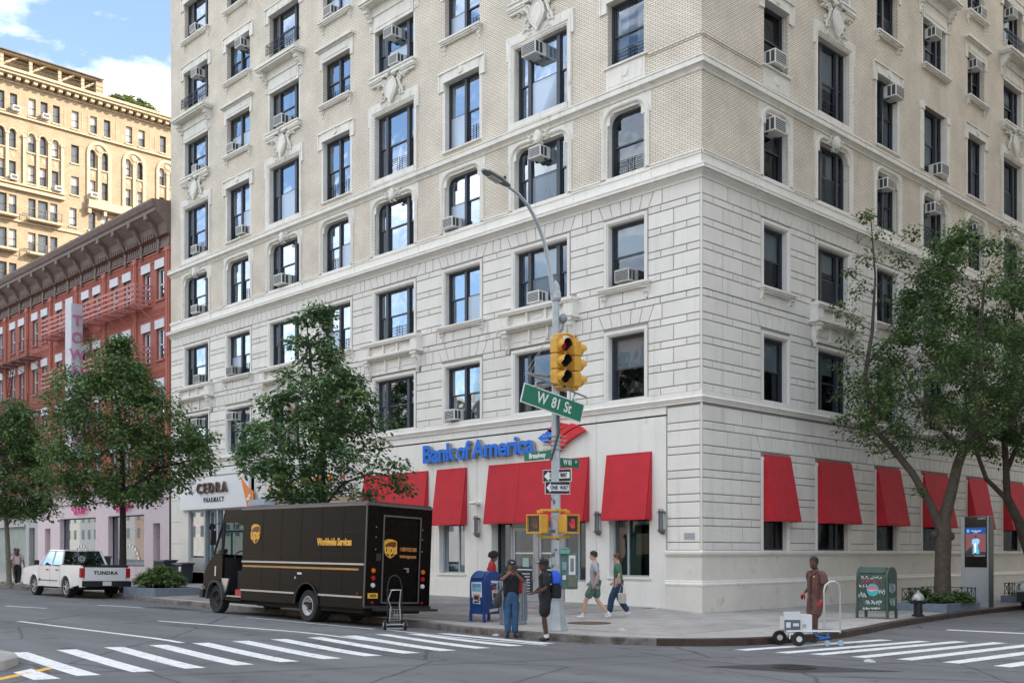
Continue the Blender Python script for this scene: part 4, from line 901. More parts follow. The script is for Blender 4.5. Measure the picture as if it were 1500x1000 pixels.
# ================================================================= AIR CONDITIONERS (each rests in a window)
def ac_proto(name, w_, h_, dpt, casing):
    t = thing(name, (0,0,0), 'x', 'air conditioner')
    b = MB(); b.box(-w_/2, -dpt, 0, w_/2, .12, h_); c = b.build('casing', casing, t); bevel(c, .012, 1)
    b = MB(); b.box(-w_/2+.04, -dpt-.006, .045, w_/2-.04, -dpt, h_-.045); g = b.build('rear_grille', acdark, t)
    b = MB(); 
    for k in range(6): b.box(-w_/2+.05, -dpt-.012, .07+k*(h_-.14)/5-.006, w_/2-.05, -dpt-.004, .07+k*(h_-.14)/5+.006)
    b.build('fin', casing, g)
    for sx in (-1, 1):
        b = MB()
        for k in range(2):
            y0 = -dpt*.92+k*dpt*.42; b.box(*( (sx*w_/2, y0, .05, sx*(w_/2+.005), y0+dpt*.30, h_-.05) if sx > 0 else (-(w_/2+.005), y0, .05, -w_/2, y0+dpt*.30, h_-.05)))
        b.build('side_louvre', acdark, t)
    b = MB(); b.box(-w_/2+.05, -dpt*.3, -.05, -w_/2+.09, .02, 0); b.box(w_/2-.09, -dpt*.3, -.05, w_/2-.05, .02, 0); b.build('support_bracket', acdark, t)
    return t
AC = {'w': ac_proto('window_air_conditioner', .56, .39, .38, acwhite), 'o': ac_proto('window_air_conditioner', .58, .40, .36, acold), 'b': ac_proto('window_air_conditioner', .66, .45, .42, acwhite), 's': ac_proto('window_air_conditioner', .46, .34, .30, acwhite)}
ORD = ['first','second','third','fourth','fifth','sixth','seventh','eighth']
used_ac = set()
def put_ac(side, fl, ci, f, pos, kd):
    h = [q for q in HOLES[side] if q['fl'] == fl and q['ci'] == ci][0]; u = h['u0']+(h['u1']-h['u0'])*f
    z = h['z0']+.08 if pos == 'b' else h['z1']-.56 if pos == 't' else h['z0']+(h['z1']-h['z0'])*pos
    x, y, zz = WT[side]((u, z, -.16))
    nm = {'w':'white','o':'old greyish','b':'large white','s':'small white'}[kd]
    lab = '%s air conditioner %s window, %s storey, %s column from corner, %s side' % (nm, 'low in' if pos == 'b' else 'high in', ORD[fl-1], ORD[ci], 'avenue' if side == 'L' else 'street')
    rz = 0 if side == 'L' else pi/2
    if kd not in used_ac: t = AC[kd]; t.location = (x, y, zz); t.rotation_euler = (0,0,rz); t['label'] = lab; t['group'] = 'window air conditioners on the corner building'; used_ac.add(kd)
    else: clone(AC[kd], (x, y, zz), rz, lab)
for a in [('L',3,0,.50,'b','o'),('L',3,1,.55,'b','w'),('L',3,6,.75,'b','o'),('L',3,7,.35,'b','o'),('L',4,7,.45,'b','w'),('L',2,7,.45,'t','w'),('L',2,6,.72,'t','w'),('L',2,2,.74,'b','w'),('L',4,2,.80,'b','w'),('L',4,5,.55,'b','b'),
          ('L',5,7,.45,'b','w'),('L',5,6,.30,'b','w'),('L',5,1,.62,'t','b'),('L',4,1,.52,'t','w'),('L',6,5,.55,'b','b'),('L',6,3,.55,'t','w'),('L',6,3,.42,'b','w'),('L',6,6,.72,'b','w'),('L',6,7,.50,'b','s'),('L',7,7,.45,'t','w'),('L',7,6,.35,'t','w'),('L',8,7,.5,'b','w'),('L',7,4,.7,'b','w'),
          ('R',5,0,.42,'b','b'),('R',4,0,.40,.72,'b'),('R',4,2,.42,'t','w'),('R',4,3,.42,'t','w'),('R',4,4,.40,'t','w'),('R',5,2,.80,'t','b'),('R',5,3,.70,'b','b'),('R',6,3,.45,'t','w'),('R',6,4,.40,'t','w'),('R',7,4,.70,'b','w'),('R',7,5,.4,'t','w')]: put_ac(*a)
# ================================================================= RED BRICK ROW
redbrick = brick_mat('red_brick', (.40,.130,.095), (.36,.115,.085), (.30,.10,.078), bump=.35)
redp2 = M('red_masonry_paint', (.41,.135,.098), .8, var=.08, vs=2, grime=((.22,.06,.05), 1.5, .60)); lint = M('white_lintel', (.62,.63,.66), .8, var=.06, vs=3)
brown = M('cornice_paint', (.165,.118,.100), .7, var=.25, vs=4, grime=((.20,.16,.14), 2.5, .58)); pinkp = M('pink_facade', (.62,.53,.555), .7, var=.05, vs=1.2, grime=((.40,.33,.36), 1.4, .6))
winw = M('white_window_frame', (.60,.62,.63), .5); esc = M('fire_escape_pink', (.50,.20,.17), .7, var=.15, vs=5); escd = M('fire_escape_rust', (.14,.05,.045), .7, var=.3, vs=5)
row = thing('brick_row_building', (-33.3,0,0), 'long red painted brick row building with heavy dark bracketed cornice', 'building')
class XB(FB):
    def __init__(s, T): MB.__init__(s, T)
TL = lambda p: (-p[0]+33.3, -p[2]+.02, p[1])     # local to the row empty, wall plane 2 cm behind the corner building's
def RB(): return XB(TL)
uE = 66.0; bays = [33.4+3.97*k for k in range(8)]
RZ = {5:(15.15,16.79), 4:(12.0,13.64), 3:(8.90,10.54), 2:(5.95,7.45)}
rh = [dict(u0=b0+a, u1=b0+a+.87, z0=z0, z1=z1, fl=fl, k='s') for b0 in bays for a in (.6, 2.22) for fl, (z0, z1) in RZ.items()]
def rwall(z0, z1, u0, u1, d, holes, mat, name, reveal=.18):
    b = RB(); us = sorted({u0, u1} | {h[k] for h in holes for k in ('u0','u1') if u0 < h[k] < u1}); zs = sorted({z0, z1} | {h[k] for h in holes for k in ('z0','z1') if z0 < h[k] < z1})
    for i in range(len(us)-1):
        for j in range(len(zs)-1):
            cu, cz = (us[i]+us[i+1])/2, (zs[j]+zs[j+1])/2
            if any(h['u0'] < cu < h['u1'] and h['z0'] < cz < h['z1'] for h in holes): continue
            b.poly([(us[i], zs[j], d), (us[i+1], zs[j], d), (us[i+1], zs[j+1], d), (us[i], zs[j+1], d)])
    for h in holes:
        r = -reveal; a0, a1 = h['z0'], h['z1']
        for q in ([(h['u0'],a0,d),(h['u0'],a1,d),(h['u0'],a1,r),(h['u0'],a0,r)], [(h['u1'],a0,d),(h['u1'],a1,d),(h['u1'],a1,r),(h['u1'],a0,r)], [(h['u0'],a1,d),(h['u1'],a1,d),(h['u1'],a1,r),(h['u0'],a1,r)], [(h['u0'],a0,d),(h['u1'],a0,d),(h['u1'],a0,r),(h['u0'],a0,r)]): b.poly(q)
    return b.build(name, mat, row, fix=False)
rwall(5.3, 18.3, 33.25, uE, 0, rh, redbrick, 'brick_wall')
b = RB(); b.poly([(33.2,-.2,-.9),(uE,-.2,-.9),(uE,18.2,-.9),(33.2,18.2,-.9)]); b.build('room_lining', dark, row, fix=False)
b = RB(); b.poly([(uE,-.2,0),(uE,19.8,0),(uE,19.8,-14),(uE,-.2,-14)]); b.poly([(33.2,18.3,.3),(uE,18.3,.3),(uE,18.3,-14),(33.2,18.3,-14)]); b.poly([(33.2,0,-14),(uE,0,-14),(uE,19.8,-14),(33.2,19.8,-14)]); b.build('rear_wall', redbrick, row, fix=False)
gw = glass_mat('row_glass', tint=(.55,.6,.62), refl=.22)
for h in rh:
    b = RB(); u0, u1, z0, z1 = h['u0'], h['u1'], h['z0'], h['z1']; t = .07; d = -.14; mz = (z0+z1)/2
    for q in ((u0,u0+t,z0,z1),(u1-t,u1,z0,z1),(u0+t,u1-t,z1-t,z1),(u0+t,u1-t,z0,z0+t)): b.bx(*q, d-.08, d)
    for q in ((u0+t,u0+t+.05,mz,z1-t),(u1-t-.05,u1-t,mz,z1-t),(u0+t,u1-t,mz-.03,mz+.04)): b.bx(*q, d-.06, d-.02)
    w_ = b.build('window', winw, row); g = RB(); g.poly([(u0+t,z0+t,d-.05),(u1-t,z0+t,d-.05),(u1-t,z1-t,d-.05),(u0+t,z1-t,d-.05)]); g.build('pane', gw, w_, fix=False)
    r = random.Random(int(u0*10)+h['fl'])
    if r.random() < .7: g = RB(); zz = z1-(z1-z0)*r.choice([.4,.5,.9]); g.poly([(u0+t,zz,d-.1),(u1-t,zz,d-.1),(u1-t,z1-t,d-.1),(u0+t,z1-t,d-.1)]); g.build('blind', blindm, w_, fix=False)
    b = RB(); b.bx(u0-.10, u1+.10, z1, z1+.46, -.1, .06); b.build('lintel', lint, row)
    b = RB(); b.bx(u0-.06, u1+.06, z0-.09, z0, -.1, .08); b.build('sill', redp2, row)
for k, b0 in enumerate(bays+[65.2]):
    b = RB(); uc = b0-.08 if k else 33.48
    b.bx(uc-.18, uc+.18, 5.5, 17.7, 0, .09); b.bx(uc-.07, uc+.07, 5.5, 17.7, .09, .13); b.bx(uc-.24, uc+.24, 17.5, 17.72, 0, .14); b.build('pilaster', redp2, row)
for b0 in bays:
    for zc, hh in ((17.40,.34),(14.55,.30),(11.35,.30),(8.30,.30)):
        b = RB(); a, c = b0+.35, b0+3.55
        if zc > 17: b.bx(a-.05, c+.05, zc+.20, zc+.26, 0, .05)
        for i in range(int((c-a)/.16)):
            for j in range(3): b.bx(a+.16*i+(.05 if j % 2 else 0), a+.16*i+.09+(.05 if j % 2 else 0), zc-.15+j*.11, zc-.08+j*.11, 0, .035)
        b.bx(a-.1, c+.1, zc-.22, zc-.17, 0, .04); tag(b.build('brick_panel', redp2, row), kind='stuff')
# cornice
b = RB(); b.loft([[(u, z, d) for d, z in [(-.1,17.75),(.12,17.75),(.12,17.82),(.06,17.86),(.06,18.35),(.16,18.40),(.30,18.9),(.75,19.35),(.82,19.38),(.82,19.55),(.90,19.62),(1.0,19.85),(1.0,19.95),(-.1,20.05)]] for u in (33.3, uE)]); cn = b.build('cornice', brown, row)
u = 34.4; i = 0
while u < 65.5:
    b = RB(); prof = [(0,18.0),(.14,18.02),(.18,18.3),(.30,18.5),(.62,19.0),(.78,19.1),(.80,19.36),(0,19.36)]
    b.prism([(u-.13, z, d) for d, z in prof], [(u+.13, z, d) for d, z in prof]); b.bx(u-.16, u+.16, 19.12, 19.38, .5, .86); b.bx(u-.10, u+.10, 17.62, 18.0, 0, .16); b.lathe([(.02,-.16),(.05,0)], c=(u, 17.62, .1), n=6, axis='y'); b.build('bracket', brown, cn)
    b = RB()
    for q in range(6): p = u+.30+q*.24; b.bx(p, p+.10, 18.36, 18.60, .08, .26); b.bx(p, p+.16, 17.95, 18.22, .06, .10)
    b.bx(u+.22, u+1.78, 17.88, 17.93, .05, .11); b.bx(u+.22, u+1.78, 18.26, 18.31, .05, .13); b.build('frieze_panel', brown, cn); u += 1.985; i += 1
# fire escapes
def balcony(u0, u1, z, out, mat, boards=True, nm='fire_escape'):
    b = RB()
    for k in range(6): d = .08+(out-.08)*k/5; b.bx(u0, u1, z-.05, z-.02, d-.04, d+.04)
    n = int((u1-u0)/1.3)
    for k in range(n+1):
        u = u0+(u1-u0)*k/n; b.bx(u-.025, u+.025, z-.12, z-.05, 0, out); b.tube([(u, z-.08, out-.02), (u, z-.75, .03)], .022, 5)
        b.bx(u-.02, u+.02, z-.05, z+.98, out-.03, out+.0)
    fe = b.build(nm, mat, row)
    for k in range(4 if boards else 3):
        b = RB(); zz = z+.12+k*(.27 if boards else .42); hh = .11 if boards else .02
        b.bx(u0, u1, zz, zz+hh, out, out+.02); b.bx(u0-.01, u0+.01, zz, zz+hh, .0, out); b.bx(u1-.01, u1+.01, zz, zz+hh, .0, out); b.build('rail_board' if boards else 'rail_bar', mat, fe)
    return fe
balcony(35.4, 42.0, 15.0, .95, esc); balcony(44.2, 48.3, 15.0, .95, esc); balcony(35.4, 42.0, 11.75, .95, esc); balcony(44.2, 48.3, 11.75, .95, esc); balcony(44.2, 48.3, 8.4, .95, esc)
for z in (14.3, 10.9, 7.6):
    fe = balcony(50.8, 58.0, z, .9, escd, False)
    b = RB()
    for s_ in (-.22, .22): b.tube([(54.0+s_, z-.1, .65), (55.3+s_, z-3.3, .65)], .03, 5)
    for k in range(11): t = k/11; b.bx(53.75+1.3*t, 54.25+1.3*t, z-.15-3.1*t-.015, z-.15-3.1*t+.015, .60, .72)
    b.build('ladder', escd, fe)
# vertical blade sign
bs = RB(); bs.bx(43.2, 44.1, 7.2, 16.25, .5, 1.15); bs.bx(43.5, 43.8, 15.5, 15.6, 0, .5); bs.bx(43.5, 43.8, 9.0, 9.1, 0, .5); bs = bs.build('blade_sign', M('sign_greywhite', (.52,.53,.57), .6, var=.05, vs=2), row)
pk = M('letter_pink', (.50,.20,.36), .5)
for i, ch in enumerate('TOWNSHOP'):
    me = lettering(ch, .84, Vector((-43.18+33.3, -.825+.02, 15.25-.98*i)), (0,1,0), pk, bs, extrude=.05, bold=.02)
# shopfronts under the row
pw = [dict(u0=36.25,u1=40.8,z0=1.15,z1=3.95), dict(u0=42.5,u1=47.8,z0=1.15,z1=3.95), dict(u0=34.4,u1=35.2,z0=.3,z1=3.45), dict(u0=49.3,u1=50.2,z0=.3,z1=3.4)]
rwall(.1, 5.3, 33.35, 51.4, .03, pw, pinkp, 'pink_storefront', .35)
greyf = M('grey_render', (.40,.41,.41), .8, var=.08, vs=1); gp = [dict(u0=52.0,u1=53.0,z0=.2,z1=3.5), dict(u0=53.6,u1=59.6,z0=.2,z1=3.6), dict(u0=60.5,u1=64.9,z0=.2,z1=3.6)]
rwall(.1, 5.3, 51.4, uE, .0, gp, greyf, 'grey_storefront', .3)
for u0, u1 in ((36.25,40.8),(42.5,47.8)):
    b = RB(); 
    for q in ((u0,u0+.06,1.15,3.95),(u1-.06,u1,1.15,3.95),(u0,u1,3.89,3.95),(u0,u1,1.15,1.21)): b.bx(*q, -.3, -.24)
    w_ = b.build('shop_window', black, row); g = RB(); g.poly([(u0,1.15,-.27),(u1,1.15,-.27),(u1,3.95,-.27),(u0,3.95,-.27)]); g.build('pane', shopglass, w_, fix=False)
    ii = M('shop_interior_warm', (.30,.25,.20), .9, var=.5, vs=1.8) if u0 < 40 else M('shop_interior_teal', (.07,.11,.12), .9, var=.5, vs=1.6)
    g = RB(); g.bx(u0, u1, 1.15, 3.95, -.86, -.80); g.build('interior_panel', ii, w_)
    if u0 < 40:
        for k, (uu, cc) in enumerate([(37.2,(.10,.12,.10)),(37.9,(.15,.42,.33)),(38.3,(.55,.25,.12)),(37.6,(.25,.40,.36))]):
            g = RB(); g.prism([(uu-.22,1.2,-.6),(uu+.22,1.2,-.6),(uu+.15,2.4,-.6),(uu+.05,2.9+.2*k,-.6),(uu-.05,2.9+.2*k,-.6),(uu-.15,2.4,-.6)], [(uu-.22,1.2,-.5),(uu+.22,1.2,-.5),(uu+.15,2.4,-.5),(uu+.05,2.9+.2*k,-.5),(uu-.05,2.9+.2*k,-.5),(uu-.15,2.4,-.5)]); g.build('window_display', M('display%d' % k, cc, .7, var=.3, vs=8), w_)
    g = RB(); uc = (u0+u1)/2+.1
    for k in range(9): a = pi*(k+.5)/9; g.prism([(uc+(1.0+dx)*cos(a+dy), 1.45+(1.0+dx)*sin(a+dy)*.75, -.25) for dx, dy in ((0,-.10),(.24,-.10),(.24,.10),(0,.10))], [(uc+(1.0+dx)*cos(a+dy), 1.45+(1.0+dx)*sin(a+dy)*.75, -.24) for dx, dy in ((0,-.10),(.24,-.10),(.24,.10),(0,.10))])
    g.build('window_decal', white, w_)
    pz = M('script_pink', (.80,.06,.30), .4); us = u0+(2.4 if u0 < 40 else 2.0)
    g = RB()
    g.tube([(us+1.1-.11*i+.10*sin(i*1.3), 4.40+.24*sin(i*1.5)*(1 if i % 5 else 1.7), .16) for i in range(20)], .045, 5); g.tube([(us+1.2-.15*i, 4.75-.16*i+.06*sin(i*2), .16) for i in range(5)], .045, 5); g.build('script_sign', pz, row)
b = RB(); b.bx(34.4, 35.2, .3, 3.45, -.4, -.32); b.build('side_door', M('door_mauve', (.30,.24,.25), .7), row); b = RB(); b.bx(49.3,50.2,.3,3.4,-.4,-.32); b.build('side_door', M('door_mauve', (1,1,1)), row)
b = RB(); b.bx(52.0,53.0,.2,3.5,-.35,-.3); b.build('side_door', M('door_dark', (.10,.09,.09), .7), row)
for u0, u1 in ((53.6,59.6),(60.5,64.9)):
    b = RB(); n = int((u1-u0)/.09)
    for i in range(n): u = u0+(u1-u0)*i/n; b.poly([(u,.2,-.2-.03*(i%2)),(u+(u1-u0)/n,.2,-.2-.03*((i+1)%2)),(u+(u1-u0)/n,3.6,-.2-.03*((i+1)%2)),(u,3.6,-.2-.03*(i%2))])
    b.build('roller_shutter', M('shutter_greengrey', (.33,.38,.35), .7, var=.15, vs=1.5), row, fix=False)
b = RB(); b.loft([[(u,z,d) for d, z in [(0,5.25),(.10,5.25),(.14,5.4),(.34,5.5),(.36,5.62),(0,5.7)]] for u in (33.35, uE)]); b.bx(33.35, uE, 4.72, 4.78, .03, .09); b.build('shop_cornice', M('shop_cornice_mauve', (.34,.27,.28), .7, var=.15, vs=3), row)
b = RB(); b.bx(36.9,37.5,5.0,5.12,.03,.06); b.bx(33.35,51.4,.1,.42,.03,.06); b.build('vent', M('door_dark', (1,1,1)), row)
# ================================================================= SUNLIT TAN APARTMENT HOUSE FAR BEHIND
tanb = brick_mat('tan_brick', (.37,.285,.19), (.31,.235,.155), (.22,.17,.11), bw=.5, bh=.16, ms=.02); tanstone = M('limestone_warm', (.42,.34,.23), .8, var=.14, vs=2.2, grime=((.40,.30,.19), 1.2, .58)); fdark = M('far_window', (.05,.065,.08), .15, spec=.8)
tan = thing('tan_apartment_building', (-89,4,0), 'big sunlit tan brick apartment house with arched windows far behind the red row', 'building')
TT = lambda p: (p[2], p[0]-4, p[1])
def TB(): return XB(TT)
th = []
def tw(c, w_, z0, z1, arch=False): th.append((c-w_/2, c+w_/2, z0, z1, arch))
P1 = [5.0, 6.4, 7.8, 9.3, 10.3, 11.48, 13.23, 14.36, 15.55, 17.42, 19.28, 20.68, 23.0, 24.38, 26.73, 28.3, 29.7, 32.0, 34, 36, 38]
for c in P1: tw(c, .68, 44.45, 46.22)
for z0, z1, a, z2, z3 in ((40.95,42.8,True,37.9,39.7),):
    for c in (8.2, 9.3, 10.3, 11.37, 13.15, 14.25, 15.43, 19.15, 20.44, 22.85, 24.2, 26.55, 27.85, 30.2, 31.5): tw(c, .64, z0, z1, True); tw(c, .64, z2, z3)
    tw(17.4, .78, 40.97, 42.8); tw(17.4, .78, 37.8, 39.65)
for zb in (34.6, 31.3, 28.0, 24.7, 21.4):
    for c in (8.2, 9.4, 10.5, 11.4, 13.2, 14.25, 15.3, 17.2, 19.1, 20.4, 22.8, 24.2, 26.5, 27.8, 30.2, 31.5): tw(c, .7 if c != 14.25 else .95, zb, zb+1.85)
b = TB(); us = sorted({4, 60}|{round(h[i],3) for h in th for i in (0,1)}); 
zs = sorted({5, 48.0}|{h[i] for h in th for i in (2,3)})
hs_ = [(round(h[0],3), round(h[1],3), h[2], h[3]) for h in th]
for i in range(len(us)-1):
    for j in range(len(zs)-1):
        cu, cz = (us[i]+us[i+1])/2, (zs[j]+zs[j+1])/2
        if not any(h[0] < cu < h[1] and h[2] < cz < h[3] for h in hs_): b.poly([(us[i],zs[j],0),(us[i+1],zs[j],0),(us[i+1],zs[j+1],0),(us[i],zs[j+1],0)])
for h in hs_:
    for q in ([(h[0],h[2],0),(h[0],h[3],0),(h[0],h[3],-.3),(h[0],h[2],-.3)], [(h[1],h[2],0),(h[1],h[3],0),(h[1],h[3],-.3),(h[1],h[2],-.3)], [(h[0],h[3],0),(h[1],h[3],0),(h[1],h[3],-.3),(h[0],h[3],-.3)]): b.poly(q)
b.build('brick_wall', tanb, tan, fix=False)
b = TB(); b.poly([(4,5,0),(4,48,0),(4,48,-40),(4,5,-40)]); b.poly([(4,48,0),(60,48,0),(60,48,-40),(4,48,-40)]); b.poly([(60,5,0),(60,48,0),(60,48,-40),(60,5,-40)]); b.build('side_wall', tanb, tan, fix=False)
fr_ = M('far_frame', (.10,.09,.08), .6); fb = M('far_blind', (.62,.60,.55), .7)
for k, (u0, u1, z0, z1, ar) in enumerate(th):
    b = TB(); b.bx(u0, u1, z0, z1, -.32, -.28); w_ = b.build('window', fdark, tan)
    b = TB(); m = (z0+z1)/2; b.bx(u0, u1, m-.04, m+.04, -.28, -.22); b.bx(u0, u0+.05, z0, z1, -.28, -.22); b.bx(u1-.05, u1, z0, z1, -.28, -.22); b.build('frame', fr_, w_)
    if (k*37) % 10 < 5: b = TB(); b.bx(u0+.05, u1-.05, m+(.1 if k % 3 else -.6), z1, -.278, -.26); b.build('blind', fb, w_)
    b = TB(); b.bx(u0-.10, u1+.10, z0-.14, z0, -.1, .10); b.build('sill', tanstone, tan)
    if ar:
        b = TB(); n = 9; r = (u1-u0)/2; uc = (u0+u1)/2; zc = z1-r
        pts = [(uc+r*cos(pi*i/n), zc+r*sin(pi*i/n)) for i in range(n+1)]
        for p, q in zip(pts, pts[1:]): b.poly([(p[0],p[1],.0),(q[0],q[1],.0),(q[0],z1+.01,.0),(p[0],z1+.01,.0)]); b.poly([(p[0],p[1],.01),(q[0],q[1],.01),(q[0],q[1],-.3),(p[0],p[1],-.3)])
        sweep(b, [(uc-r*cos(pi*i/n), zc+r*sin(pi*i/n)) for i in range(n+1)], [(0,0),(0,.08),(.10,.10),(.12,0)]); b.build('arch', tanstone, tan, fix=False)
for c in (14.25,): pass
for c in (8.75, 9.8, 10.84, 12.45, 13.7, 14.84, 16.1, 19.8, 23.5, 27.2, 30.85): b = TB(); b.bx(c-.14, c+.14, 37.6, 42.3, 0, .16); b.bx(c-.2, c+.2, 42.2, 42.45, 0, .22); b.bx(c-.2, c+.2, 37.5, 37.8, 0, .2); b.build('colonnette', tanstone, tan)
for c in (8.2, 9.3, 10.3, 11.37, 13.15, 14.25, 15.43, 19.15, 20.44, 22.85, 24.2, 26.55, 27.85): b = TB(); b.bx(c-.3, c+.3, 39.75, 40.9, -.25, -.05); b.lathe([(.2,-.06),(.16,.04)], c=(c, 40.3, 0), n=8, axis='z') if False else b.ell((c, 40.3, -.03), (.18,.3,.08), 8, 5); b.build('spandrel_panel', tanstone, tan)
for uc in (19.8, 23.5, 27.2):
    b = TB(); sweep(b, [(uc-1.12, 37.7)]+[(uc-1.12*cos(pi*i/14), 42.35+1.25*sin(pi*i/14)) for i in range(15)]+[(uc+1.12, 37.7)], [(-.18,-.02),(-.18,.10),(0,.14),(.14,.12),(.16,0)]); b.ell((uc, 43.0, .0), (.34,.34,.14), 12, 6); b.build('double_arch', tanstone, tan)
b = TB(); b.bx(4, 60, 44.0, 44.16, 0, .22); b.bx(4, 60, 47.2, 47.35, 0, .15); b.bx(4, 60, 47.75, 48.0, 0, .9); b.bx(4, 60, 48.0, 48.25, 0, 1.05); b.bx(7, 16.3, 36.95, 37.25, 0, .35); b.bx(7, 16.3, 37.45, 37.62, 0, .3); b.bx(18.6, 28.5, 37.0, 37.6, 0, .5); b.bx(18.5,28.6,36.75,37.0,0,.65); b.bx(4,60,33.9,34.1,0,.15)
for i in range(70): u = 4.3+.8*i; b.bx(u, u+.4, 47.4, 47.75, 0, .7)
for c in (18.7, 20.3, 21.9, 23.5): b.bx(c-.15, c+.15, 36.2, 36.8, 0, .5)
for z in (34.45, 31.15): b.bx(12.7, 15.9, z-.25, z-.05, 0, .8); b.bx(7.2, 11.7, z-.25, z-.05, 0, .8)
b.build('cornice', tanstone, tan)
for u in (16.35, 18.1, 21.6, 25.3): b = TB(); b.bx(u-.03, u+.03, 44.5, 46.3, 0, .03); b.bx(u+.55 if u > 17 else u+.02, u+.60 if u > 17 else u+.07, 44.5, 46.3, 0, .03); b.build('panel_trim', tanstone, tan)
for z in (33.1, 36.5):
    b = TB()
    for c in (12.8, 14.3, 15.8): b.tube([(c-.75,z-1.85,.75),(c+.0,z-1.85,.75)], .04, 4); b.bx(c-.03,c+.03,z-2.0,z-1.2,.7,.76)
    b.bx(12.7, 15.9, z-1.2, z-1.15, .7, .76); b.build('balcony_rail', fr_, tan)
# roof loggia with tile roof, and roof garden
b = TB(); b.poly([(4,48,-1.3),(20.3,48,-1.3),(20.3,50.6,-1.3),(4,50.6,-1.3)]); b.bx(19.6, 20.4, 48, 50.1, -3.3, -.2); b.build('penthouse_wall', tanb, tan, fix=False)
for u in (4.4, 7.3, 10.5, 13.2, 16.0, 18.3): b = TB(); b.bx(u-.15, u+.15, 48.2, 50.1, -.6, -.3); b.tube([(u+.1, 49.0, -.45), (u+1.5, 50.0, -.45)], .1, 5); b.build('loggia_post', tanstone, tan)
b = TB(); b.bx(4, 20.4, 50.05, 50.25, -.7, -.2); b.build('loggia_beam', tanstone, tan)
b = TB()
for i in range(82): u = 4+.2*i; b.prism([(u,50.2,.1),(u+.1,50.32,.1),(u+.2,50.2,.1)], [(u,51.3,-3.4),(u+.1,51.42,-3.4),(u+.2,51.3,-3.4)])
b.build('tile_roof', M('roof_tile', (.16,.12,.09), .8, var=.3, vs=3), tan)
for zz in (48.7, 49.1): b = TB(); b.tube([(4,zz,.7),(26,zz,.7)], .03, 4); b.build('roof_rail', fr_, tan)
b = TB(); b.bx(27.9, 34, 48.2, 49.9, -6, -3); b.prism([(27.6,49.9,-2.8),(34,49.9,-2.8),(34,50.1,-2.8)], [(27.6,49.9,-6),(34,49.9,-6),(34,51.0,-6)]); b.build('roof_bulkhead', tanb, tan)
for (u, z, fl_) in ((11.6,44.5,1),(14.4,44.5,1),(15.6,37.7,1),(9.6,31.4,1),(11.4,37.8,0),(19.2,37.9,0)):
    t = thing('window_air_conditioner', (-88.9, u, z), {11.6:'white window air conditioner on the top storey of the tan house, left one',14.4:'white window air conditioner on the top storey of the tan house, right one',15.6:'white window air conditioner below the triple arches of the tan house',9.6:'white window air conditioner lowest on the tan house',11.4:'window air conditioner left of the tan house triple arches',19.2:'window air conditioner in the tan house double arch window'}[u], 'air conditioner', 'air conditioners on the tan house')
    b = MB(); b.box(-.1, -.35, 0, .45, .35, .45); b.build('casing', acwhite, t)
    b = MB(); b.box(.45, -.28, .07, .46, .28, .38); b.build('rear_grille', acdark, t)
# ================================================================= BUILDING ACROSS THE SIDE STREET (unseen, added to shade the crossing)
opp = thing('shading_apartment_building', (22.5,0,0), 'unseen tall tan brick apartment house added across the side street for shade', 'building')
b = MB(); b.box(0,-1.5,0,30,170,50); b.build('wall', brick_mat('opp_brick', (.58,.52,.43), (.54,.48,.39), (.45,.42,.36), bw=.4, bh=.14), opp)
for i in range(30):
    for j in range(13): b = MB(); b.box(-.02, 1+3.6*i, 3+3.6*j, 0, 2.5+3.6*i, 5+3.6*j); b.build('window', fdark, opp)
for i in range(8):
    for j in range(13): b = MB(); b.box(1.2+3.6*i, -1.52, 3+3.6*j, 2.7+3.6*i, -1.5, 5+3.6*j); b.build('window', fdark, opp)

# row of buildings on the far side of the avenue, behind the viewpoint (unseen, added for the window reflections)
far = thing('brick_row_building', (-360,-62,0), 'unseen row of mid rise brick houses added behind the viewpoint for window reflections', 'building')
fbm = [brick_mat('far_row_brick', (.30,.20,.15), (.26,.17,.13), (.2,.16,.14), bw=.4, bh=.14), M('far_row_stone', (.42,.39,.34), .8, var=.1, vs=1), M('far_row_grey', (.28,.27,.26), .8, var=.1, vs=1)]
x = 0; rf_ = random.Random(9); k = 0
while x < 440:
    w_ = rf_.uniform(14,26); h_ = rf_.choice([17,21,24,28,30]); b = MB(); b.box(x,-12,0,x+w_,0,h_); b.build('wall', fbm[k % 3], far); b = MB(); b.box(x,0,h_-.6,x+w_,.5,h_); b.build('cornice', fbm[1], far)
    n = int(w_/3)
    for i in range(n):
        for j in range(int((h_-3)/3.4)): b = MB(); b.box(x+1+i*3, 0, 4.6+3.4*j, x+2.3+i*3, .02, 6.5+3.4*j); b.build('window', fdark, far)
    x += w_; k += 1
# ================================================================= STREET FURNITURE
PB = Vector((1.77, -8.03, 0)); RV = Vector((.696, .718, 0)); FV = Vector((-.718, .696, 0)); UZ = Vector((0,0,1)); XV = Vector((1,0,0)); YV = Vector((0,1,0))
def PF(l, f, z): return PB + RV*l + FV*f + UZ*z
galv = M('galvanised_steel', (.40,.44,.47), .45, .35, var=.12, vs=6, grime=((.22,.23,.24), 5, .62)); sigy = M('signal_yellow', (.62,.34,.045), .5, var=.12, vs=7, grime=((.30,.17,.04), 6, .64))
sgreen = M('sign_green', (.0,.15,.085), .45); swhite = M('sign_white_paint', (.72,.74,.74), .5, var=.05, vs=9); sblack = M('sign_black', (.012,.013,.02), .45)
pole = thing('traffic_signal_pole', (1.77,-8.03,.15), 'grey octagonal street pole with curved lamp arm standing on the corner sidewalk', 'traffic pole')
def pmesh(name, b, mats, smooth=False, parent=None, **k):
    """parts are modelled in world axes relative to the foot of the pole"""
    return b.build(name, mats, parent or pole, smooth=smooth, **k)
Z0 = Vector((0,0,.15))
def PL(l, f, z): return RV*l + FV*f + UZ*(z-.15)
